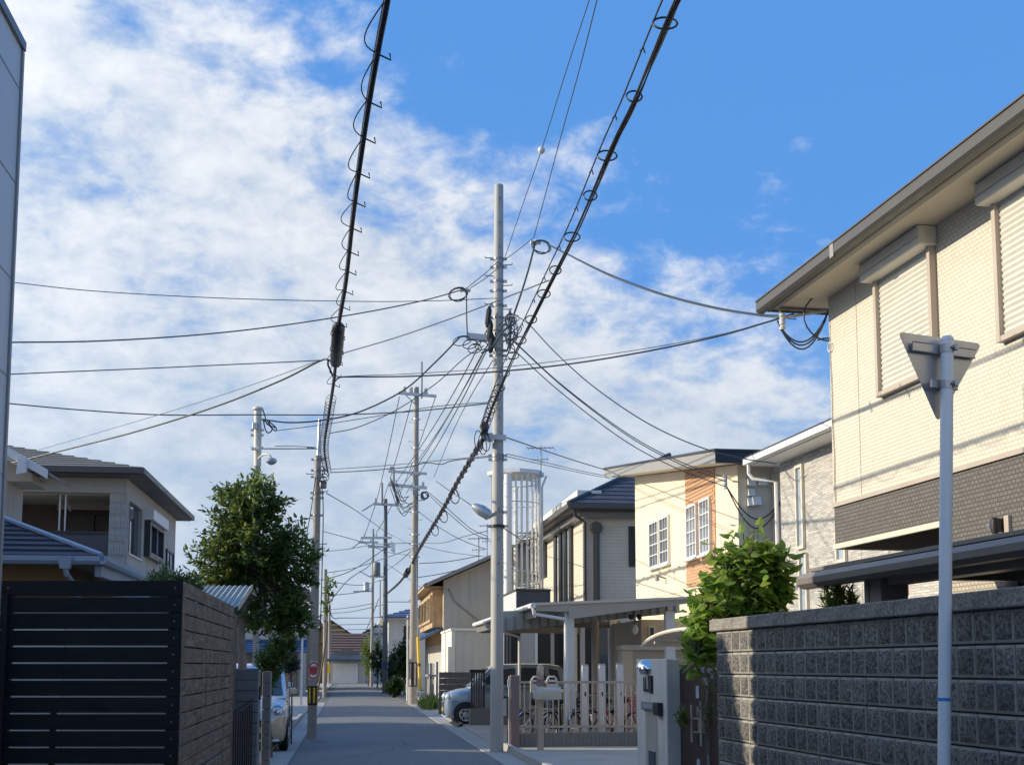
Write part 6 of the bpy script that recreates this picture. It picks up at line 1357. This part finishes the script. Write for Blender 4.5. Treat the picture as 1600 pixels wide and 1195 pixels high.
# sprigs of leaves out by the left grey pole
tree('tree', 'thin sprig of a street tree leaning past the left grey pole', 'tree', Vector((c_.x-.1,60.5,0)), ((Vector((c_.x-.1,60.5,0)),.05), (W(509,1000,60.5),.04), (W(513,915,60.5),.02)), ((W(517,915,60.5), (.35,.3,.55), 16, 8, 0), (W(512,940,60.5), (.3,.3,.7), 14, 8, 0)), 'leaf_dark', .24, random.Random(31), twigs=False)

# --- broad-leaved shrub by the gate: the foremost leaves one by one
R3 = random.Random(11); b0 = W(1150,1000,12.3); b0.z = 0
sh_ = T('shrub', 'bright broad-leaved shrub spilling over the gate and block wall', 'shrub', b0.x, b0.y, 0)
st = sh_.part('stem', MB().tube(smooth([b0, b0+Vector((.04,0,1.1)), W(1148,960,12.35), W(1155,900,12.4)], 4), .035, 8), M['bark'])
lob = ((W(1165,882,12.45),(.36,.36,.46),44,10,60), (W(1108,955,12.2),(.27,.3,.46),34,10,50), (W(1205,885,12.5),(.24,.26,.30),26,9,36), (W(1160,955,12.4),(.40,.34,.36),34,10,60), (W(1092,998,12.1),(.17,.2,.22),14,8,16), (W(1188,948,12.4),(.26,.25,.22),14,8,20))
allL, tps = [], []
for (c_, r_, ns, per, fill) in lob:
    L_, tp = crown(c_, r_, ns, per, R3, .145, fill=fill, droop=.75, ext=(.7,1.06)); allL += L_; tps += [(c_, q) for q in tp]
m = MB()
for c_, (a, mm, b_) in tps[::2]: m.tube([W(1150,930,12.35).lerp(c_,.5), a, mm, b_], [.014,.010,.006,.003], 5)
sh_.part('twigs', m, M['bark'], st, kind='stuff')
allL.sort(key=lambda q: q[0].y + .15*abs(q[0].z-2.2))
broad = leaf_geo(1.0, .66, .22, 3, .3); lm_ = []
for k_ in range(5):
    me = bpy.data.meshes.new('leaf'); me.from_pydata(broad[0], [], broad[1]); me.materials.append(M['leaf_bright']); me.polygons.foreach_set('use_smooth', [True]*len(me.polygons))
    at = me.attributes.new('tint', 'FLOAT', 'FACE'); at.data.foreach_set('value', [.2+.18*k_]*len(me.polygons)); lm_.append(me)
for p, m3, sc_, ti in allL[:300]:
    o = link('leaf', lm_[min(4, int(ti*5))], sh_.e); o.matrix_basis = Matrix.Translation(p-sh_.o) @ m3.to_4x4() @ Matrix.Scale(sc_, 4)
foliage(sh_, 'foliage', allL[300:], broad, 'leaf_bright', kind='stuff')

R4 = random.Random(13); b0 = W(1308,955,10.7); b0.z = 0
bb = T('shrub', 'feathery green bamboo-like plant behind the block wall by the carport post', 'shrub', b0.x, b0.y, 0); needle = leaf_geo(1.0, .15, .2, 2, .25); L_ = []; m = MB()
for i in range(26):
    a = b0+Vector((R4.gauss(0,.05), R4.gauss(0,.05), 1.5)); tip = W(1308+R4.gauss(0,16), 925-R4.uniform(-12,24), 10.7+R4.gauss(0,.1)); m.tube([b0+Vector((0,0,.2)), a, tip], [.01,.008,.003], 4)
    for k_ in range(70): w_ = R4.random()**.7; p = a.lerp(tip, w_); d = (tip-a).normalized()*.5+Vector((R4.gauss(0,.8), R4.gauss(0,.6), R4.gauss(.1,.5))); L_.append((p, orient(d, R4.uniform(-1,1), R4), .10*R4.uniform(.7,1.2), R4.random()*.7))
bb.part('stems', m, M['leaf_dark'], kind='stuff'); foliage(bb, 'foliage', L_, needle, 'leaf_lime', kind='stuff')
b0 = W(1106,1075,11.35); b0.z = 0
fl = T('climbing_plant', 'small climbing plant with pink blossoms at the end of the block wall', 'plant', b0.x, b0.y, 0); L_, pet = [], []; m = MB()
for i in range(12):
    y_ = 1040+8*i; p = W(1107+R4.gauss(0,3), y_, 11.3); m.tube([b0.lerp(p,.7), p], .004, 4)
    for k_ in range(16): L_.append((p+Vector((R4.gauss(0,.035), R4.gauss(0,.03), R4.gauss(0,.04))), orient(Vector((R4.gauss(0,1), R4.gauss(0,1), R4.gauss(0,.7))), 0, R4), .045, R4.random()*.5))
for px, py in ((1098,1046),(1107,1047),(1101,1062),(1113,1056),(1104,1066)):
    c_ = W(px, py, 11.25)
    for k_ in range(6): pet.append((c_, orient(Vector((cos(k_), -.5+.2*sin(3*k_), sin(k_))), 0, R4), .035, .2))
fl.part('stems', m, M['bark'], kind='stuff'); foliage(fl, 'foliage', L_, small_leaf, 'leaf_dark', kind='stuff'); foliage(fl, 'blossom', pet, small_leaf, 'petal', kind='stuff')
b0 = W(1066,1125,12.7)
pl = T('potted_plant', 'small leafy plant growing out beside the gate hinge', 'plant', b0.x, b0.y, 0, b0.z); L_ = []
for k_ in range(40): d = Vector((R4.gauss(-.2,.8), R4.gauss(-.3,.6), R4.gauss(.3,.5))); L_.append((b0+Vector((R4.gauss(0,.03), 0, R4.gauss(0,.06))), orient(d, 0, R4), .085, R4.random()*.4))
foliage(pl, 'foliage', L_, small_leaf, 'leaf_dark', kind='stuff')
# weeds: left verge, foot of the railing, foot of the yellow guard
def weeds(label, cx, cy, sx, sy, n_, hgt, seed, mat='leaf_lime', A=AB):
    r_ = random.Random(seed); m = MB(); t = T('weeds', label, 'weeds', cx, cy, A); L_ = []
    for i in range(n_):
        p = Vector((cx+r_.gauss(0,sx), cy+r_.gauss(0,sy), .02)); d = Vector((r_.gauss(0,.4), r_.gauss(0,.4), 1)); L_.append((p, orient(d, r_.uniform(-1.5,1.5), r_), hgt*r_.uniform(.5,1.2), r_.random()*.8))
    foliage(t, 'blades', L_, leaf_geo(1.0, .12, .2, 2, .35), mat, kind='stuff')
weeds('weeds and low groundcover along the left kerb behind the champagne car', -1.75, 30.2, .12, 1.6, 700, .3, 41, 'leaf_dark'); weeds('yellowish tuft of grass behind the railing left of the mailbox', 3.55, 24.0, .22, .08, 120, .30, 42); weeds('dry weeds at the foot of the yellow guy sleeve', 2.95, 45.2, .18, .5, 260, .5, 43); weeds('yellowish grass behind the railing right of the mailbox', 4.05, 24.0, .12, .06, 60, .2, 44)

# ================================================================== SIGN POST
sp = T('road_sign', 'back of a triangular road sign on a pale blue-grey post in the right foreground', 'road sign', *(W(1476.2,1040,7.200)[:2]), 0)
topP = W(1480,529,7.200); btm = W(1475.2,1195,7.200); gnd = btm + (btm-topP)*((btm.z)/(topP.z-btm.z))
sp.part('post', MB().tube([gnd, btm, topP], .0375, 20), M['sign_pole_paint']); sp.part('post_cap', MB().lathe([(0,.018),(.03,.014),(.039,.0),(.039,-.012),(0,-.012)], 18, topP), M['sign_pole_paint'])
A_, B_, C_ = W(1403,518,7.153), W(1534,537,7.367), W(1466,660,7.274)
nrm = (B_-A_).cross(C_-A_).normalized(); nrm = nrm if nrm.y < 0 else -nrm
def rounded(tri, rad, n=6):
    out = []
    for i in range(3):
        p, a, b_ = tri[i], tri[i-1], tri[(i+1)%3]; d1, d2 = (a-p).normalized(), (b_-p).normalized(); s1, s2 = p+d1*rad*1.7, p+d2*rad*1.7
        for k in range(n+1): q = k/n; out.append(s1*(1-q)**2 + p*2*q*(1-q) + s2*q*q)
    return out
plate = sp.part('plate', MB().slab(rounded([A_, B_, C_], .026), -nrm*.003), M['sign_steel'], label='bare steel back of the plate')
cen = (A_+B_+C_)/3; sp.part('sign_face', MB().slab([cen+(p-cen)*.985-nrm*.0032 for p in rounded([A_, B_, C_], .026)], -nrm*.001), M['sign_red'], plate, label='red front face turned away'); 
ex = (B_-A_).normalized(); ez_ = ex.cross(nrm); ez_ = ez_ if ez_.z > 0 else -ez_
def railbox(px0, py0, px1, py1, h_, D0, D1):
    a, b_ = W(px0, py0, D0)+nrm*.004, W(px1, py1, D1)+nrm*.004
    return MB().slab([a-ez_*h_/2, b_-ez_*h_/2, b_+ez_*h_/2, a+ez_*h_/2], nrm*.012)
for (x0, y0, x1, y1, h_) in ((1424,541,1521,554,.058), (1453,599,1494,604,.05)):
    ro_ = sp.part('rail', railbox(x0, y0, x1, y1, h_, 7.172, 7.339), M['sign_steel'], plate)
    for sgn in (-1, 1): a, b_ = W(x0,y0,7.172)+nrm*.016+ez_*sgn*h_*.46, W(x1,y1,7.339)+nrm*.016+ez_*sgn*h_*.46; sp.part('rail_lip', MB().tube([a, b_], .004, 5), M['sign_steel'], ro_)
for py in (545, 601):
    c_ = W(1479.5, py, 7.200); cl_ = sp.part('clamp', MB().lathe([(.036,-.025),(.0415,-.025),(.0415,.025),(.036,.025)], 20, c_), M['sign_steel']); sp.part('clamp_bolt', MB().box(c_.x+.03, c_.x+.055, c_.y-.05, c_.y-.02, c_.z-.018, c_.z+.018, .003), M['galvanised'], cl_)
    sp.part('bolt', MB().lathe([(0,-.012),(.008,-.012),(.008,.0),(0,.0)], 8, c_+Vector((.02,-.042,0)), 'y'), M['galvanised_dark'], cl_)
c_ = W(1475.6, 1092, 7.200); sp.part('tape_band', MB().lathe([(.0376,-.010),(.0385,-.010),(.0385,.010),(.0376,.010)], 20, c_), M['blue_tape'])

# orange box, hose and small dark plate seen over the block wall
p = to_frame(W(1413,921,11.6), AA); ob = T('wall_box', 'small orange box fixed to a post beyond the block wall', 'box', p.x, p.y, AA, p.z-.1)
ob.box('body', p.x-.05, p.x+.05, p.y, p.y+.08, p.z-.06, p.z+.06, M['orange_box'], c=.008); ob.box('post', p.x-.02, p.x+.02, p.y+.085, p.y+.12, 0, p.z+.05, M['trim_cream'])
p = to_frame(W(1402,921,11.5), AA); solo('hose', 'black loop of hose hanging beside the orange box', 'hose', MB().tube(smooth([Vector((p.x+.02,p.y,p.z+.12)), Vector((p.x+.03,p.y,p.z+.02)), Vector((p.x-.03,p.y,p.z-.05)), Vector((p.x-.07,p.y,p.z-.02)), Vector((p.x-.03,p.y,p.z+.04)), Vector((p.x+.03,p.y,p.z+.1))], 5), .008, 5), M['cable_black'], AA)

# ================================================================== CARS
def loft(secs):
    m = MB(); n_ = len(secs[0]); vs = [p for s_ in secs for p in s_]; fs = []
    for i in range(len(secs)-1):
        for k in range(n_): fs.append((i*n_+k, i*n_+(k+1)%n_, (i+1)*n_+(k+1)%n_, (i+1)*n_+k))
    fs += [tuple(range(n_))[::-1], tuple(range((len(secs)-1)*n_, len(secs)*n_))]; m.add(vs, fs); m.sm = True; return m
def kei_car(label, r, u, rot, lower, upper, A=AB, roof=None):
    t = T('parked_car', label, 'car', r, u, A); t.o = Vector((0,0,0)); t.e.rotation_euler = (0,0,A+rot)
    S = [(0.0,.46,.30,.60),(.03,.60,.24,.72),(.09,.675,.20,.82),(.20,.715,.18,.90),(.42,.735,.17,.955),(.68,.7375,.17,.99),(.95,.7375,.17,1.02),(2.2,.7375,.17,1.03),(3.1,.7375,.18,1.03),(3.28,.72,.22,1.02),(3.37,.67,.28,.98),(3.395,.58,.36,.9)]
    def ring(y, w_, zb, zt, lo):
        zs = .66
        if lo: half = [(w_*.80,zb),(w_*.94,zb+.03),(w_*.985,zb+.11),(w_,zb+.24),(w_*.998,min(zs,zt-.02)),(w_*.9,min(zs,zt-.02)+.002)]
        else: half = [(w_*.9,min(zs,zt-.025)-.002),(w_*.997,min(zs,zt-.025)),(w_*.99,zs+(zt-zs)*.45 if zt > zs+.05 else zt-.015),(w_*.965,zt-.07 if zt > zs+.1 else zt-.01),(w_*.90,zt-.018),(w_*.6,zt+.004),(w_*.25,zt+.012)]
        return [Vector((-x, y, z)) for x, z in half] + [Vector((x, y, z)) for x, z in half[::-1]]
    t.part('lower_body', loft([ring(y,w_,zb,zt,True) for y,w_,zb,zt in S]), lower, ang=50); t.part('upper_body', loft([ring(y,w_,zb,zt,False) for y,w_,zb,zt in S]), upper, ang=50)
    out = [(.66,.985),(.80,1.13),(1.0,1.33),(1.2,1.52),(1.36,1.595),(1.6,1.635),(2.2,1.655),(2.85,1.645),(3.15,1.60),(3.27,1.50),(3.33,1.25),(3.36,1.0)]
    def wz(z): return .715-.10*max(0, (z-1.0)/.65)**1.3
    m = MB(); vs = []
    for s_ in (-1, -.93, .93, 1):
        for y, z in out: vs.append((s_*wz(z), y + (0 if abs(s_) < 1 else .012), z - (.02 if abs(s_) == 1 and z > 1.5 else 0)))
    n_ = len(out); fs = [tuple(range(n_))[::-1], tuple(range(3*n_, 4*n_))]
    for b_ in range(3): fs += [(b_*n_+i, b_*n_+i+1, (b_+1)*n_+i+1, (b_+1)*n_+i) for i in range(n_-1)]
    m.add(vs, fs); m.sm = True; t.part('cabin', m, upper, ang=40)
    if roof: t.part('roof', MB().add([(s_*wz(z)*(.99 if abs(s_) == 1 else 1), y, z+(.012 if abs(s_) < 1 else -.012)) for s_ in (-1,-.9,.9,1) for y, z in out[3:10]], [(b_*7+i, b_*7+i+1, (b_+1)*7+i+1, (b_+1)*7+i) for b_ in range(3) for i in range(6)]), roof)
    ws = [(.71,1.035),(1.0,1.345),(1.21,1.545)]; m = MB()
    for i in range(2):
        (y0, z0), (y1, z1) = ws[i], ws[i+1]; m.quad((-wz(z0)*.90,y0-.012,z0+.004),(wz(z0)*.90,y0-.012,z0+.004),(wz(z1)*.88,y1-.012,z1+.006),(-wz(z1)*.88,y1-.012,z1+.006))
    t.part('windscreen', m, M['glass'])
    m = MB()
    for s_ in (-.45, .25): m.tube([(s_+.3,.70,1.04),(s_-.05,.80,1.16),(s_-.2,.84,1.2)], .008, 5)
    t.part('wiper', m, M['plastic_black'])
    for s_ in (-1, 1):
        for poly in ([(1.0,1.10),(1.30,1.46),(1.95,1.54),(1.95,1.08)], [(2.05,1.08),(2.05,1.545),(2.75,1.54),(2.80,1.08)], [(2.9,1.10),(2.87,1.53),(3.1,1.48),(3.2,1.12)]):
            t.part('side_window', MB().slab([(s_*(wz(z)+.003), y, z) for y, z in poly], (s_*.006,0,0)), M['glass'])
        for y in (1.98, 2.83): t.part('door_seam', MB().box(s_*.7345, s_*.741, y, y+.008, .28, 1.02), M['plastic_black'])
        t.part('door_handle', MB().box(s_*.735, s_*.765, 1.75, 1.92, .93, .965, .008), upper)
        mr = t.part('mirror', MB().box(s_*.74, s_*.90, 1.0, 1.09, 1.04, 1.18, .03), lower); t.part('mirror_glass', MB().box(s_*.76, s_*.88, 1.092, 1.098, 1.06, 1.16), M['chrome'], mr)
        hx_, hy, hz = s_*.545, .035, .735
        hl = t.part('headlight', MB().lathe([(0,-.055),(.05,-.05),(.10,-.02),(.125,.03),(.13,.10),(0,.11)], 20, (hx_, hy+.03, hz), 'y'), M['lamp_glass'])
        t.part('bezel', MB().tube([(hx_+.130*cos(a_*pi/12), hy+.04+.03*abs(cos(a_*pi/12))*(1 if s_*cos(a_*pi/12) > 0 else -.2), hz+.130*sin(a_*pi/12)) for a_ in range(25)], .011, 6, False), M['chrome'], hl); t.part('bulb', MB().lathe([(0,-.03),(.045,-.02),(.055,.01),(0,.015)], 14, (hx_, hy-.02, hz), 'y'), M['chrome'], hl)
        fg = t.part('fog_lamp', MB().lathe([(0,-.02),(.05,-.015),(.055,.03),(0,.03)], 14, (s_*.545, .055, .40), 'y'), M['lamp_glass']); t.part('bezel', MB().tube([(s_*.545+.06*cos(a_*pi/8), .045, .40+.06*sin(a_*pi/8)) for a_ in range(17)], .010, 5, False), M['chrome'], fg)
        t.part('rear_light', MB().box(s_*.60, s_*.70, 3.30, 3.385, .85, 1.3, .02), M['sign_red'])
        for y in (.56, 2.88):
            t.part('wheel_arch', MB().lathe([(0,-.01),(.335,-.01),(.335,.008),(0,.008)], 24, (s_*.7335, y, .30), 'x'), M['plastic_black'])
            w_ = t.part('wheel', MB().lathe([(.0,-.09),(.175,-.09),(.235,-.085),(.272,-.06),(.278,0),(.272,.06),(.235,.085),(.175,.09),(.0,.09)], 28, (s_*.672, y, .278), 'x'), M['tyre'])
            t.part('rim', MB().lathe([(0,.02 if s_ > 0 else -.02),(.05,s_*.025),(.09,s_*.005),(.17,s_*.02),(.178,s_*.0),(.0,-s_*.01)], 24, (s_*.755, y, .278), 'x'), M['galvanised'], w_)
            for q in range(6): a_ = q*pi/3; t.part('rim_slot', MB().lathe([(0,-.004),(.028,-.004),(.028,.004),(0,.004)], 10, (s_*.772, y+.115*cos(a_), .278+.115*sin(a_)), 'x'), M['plastic_black'], w_)
    gr = t.part('grille', MB().slab([(-.30,.016,.47),(.30,.016,.47),(.36,.02,.60),(-.36,.02,.60)], (0,-.022,0)), M['plastic_black']); t.part('grille_bar', MB().box(-.35, .35, -.012, .006, .61, .63, .006), M['chrome'], gr)
    t.part('lower_intake', MB().slab([(-.50,.03,.26),(.50,.03,.26),(.42,.03,.36),(-.42,.03,.36)], (0,-.035,0)), M['plastic_black']); t.part('lip', MB().box(-.60, .60, .0, .08, .20, .245, .02), M['paint_pearl']); t.part('number_plate', MB().box(-.165, .165, -.02, -.012, .36, .46), M['stripe_yellow'])
    t.part('underbody', MB().box(-.64, .64, .25, 3.2, .14, .30), M['plastic_black'])
    return t
kei_car('champagne and white small car parked nose-on behind the dark gate pillar', -1.86, 23.15, radians(2), M['paint_champagne'], M['paint_pearl'])
kei_car('steel blue small car parked nose to the lane under the carport', 2.60, 33.95, radians(-90), M['paint_steel_blue'], M['paint_steel_blue'], roof=M['paint_pearl'])
wc = kei_car('white small car half hidden behind the topiary down the left side', -2.35, 31.5, radians(0), M['paint_pearl'], M['paint_pearl'])

# ================================================================== BICYCLES
def bicycle(label, px, u, rot, fm, lean=.12, red=False):
    p = onU(px, 1140, u); t = T('bicycle', label, 'bicycle', p.x, u, AB, .03, 'bicycles behind the railing'); t.o = Vector((0,0,0)); t.e.rotation_euler = (lean, 0, AB+rot)
    for cx in (-.52, .52):
        w_ = t.part('wheel', MB().tube([(cx+.315*cos(a*pi/16), 0, .33+.315*sin(a*pi/16)) for a in range(33)], .018, 6, False), M['tyre']); t.part('rim', MB().tube([(cx+.29*cos(a*pi/16), 0, .33+.29*sin(a*pi/16)) for a in range(33)], .010, 5, False), M['chrome'], w_)
        m = MB()
        for k in range(14): a = k*2*pi/14; m.tube([(cx,.02*(-1)**k,.33),(cx+.29*cos(a),0,.33+.29*sin(a))], .0025, 3, False)
        t.part('spokes', m, M['chrome'], w_, kind='stuff')
        t.part('mudguard', MB().tube([(cx+.345*cos(a*pi/12), 0, .33+.345*sin(a*pi/12)) for a in range(1 if cx < 0 else 2, 11)], .016, 5), M['chrome'])
    t.part('frame', MB().tube([(-.52,0,.33),(-.10,0,.30)], .013, 6).tube([(-.10,0,.30),(.36,0,.62)], .019, 7).tube([(-.10,0,.30),(-.20,0,.80)], .016, 7).tube([(-.52,0,.33),(-.17,0,.66)], .010, 6).tube([(.52,0,.33),(.40,0,.62),(.33,0,.92)], .016, 7), fm)
    t.part('handlebar', MB().tube(smooth([Vector(q) for q in ((.16,-.27,.98),(.26,-.24,1.0),(.34,-.08,1.02),(.34,.08,1.02),(.26,.24,1.0),(.16,.27,.98))], 4), .012, 6), M['chrome']); t.part('saddle', MB().tube([(-.33,0,.85),(-.26,0,.865),(-.14,0,.86),(-.04,0,.85)], [.05,.085,.05,.022], 10), M['plastic_black'])
    m = MB()
    for k in range(9): a = k/8; m.tube([(.42+.02,-.16+.32*a,.70),(.42,-.19+.38*a,.96)], .004, 4).tube([(.72,-.14+.28*a,.72),(.76,-.18+.36*a,.96)], .004, 4)
    for z, w_ in ((.70,.15),(.78,.16),(.87,.175),(.96,.19)): m.tube([(.42,-w_,z),(.75,-w_,z),(.75,w_,z),(.42,w_,z),(.42,-w_,z)], .006, 4)
    t.part('basket', m, M['galvanised_dark'] if not red else M['paint_red'], kind='stuff'); t.part('crank', MB().lathe([(0,-.008),(.085,-.008),(.085,.008),(0,.008)], 16, (-.10,.03,.30), 'y'), M['chrome']); t.part('head_lamp', MB().lathe([(0,0),(.03,.0),(.04,.06),(0,.07)], 10, (.45,0,.66), 'x'), M['lamp_glass']); t.part('carrier', MB().box(-.62, -.28, -.06, .06, .70, .715), M['chrome'])
bicycle('silver bicycle behind the mailbox post', 838, 24.6, radians(48), M['galvanised']); bicycle('black bicycle left of the first white entrance post', 880, 24.7, radians(40), M['black_metal'], .1); bicycle('dark bicycle with wire basket between the first and second entrance posts', 930, 24.7, radians(42), M['black_metal'], -.1); bicycle('red bicycle behind the middle entrance post', 962, 24.75, radians(-38), M['paint_red'], .1, True); bicycle('pale bicycle at the right end of the railing', 986, 24.9, radians(-50), M['trim_cream'], -.08)
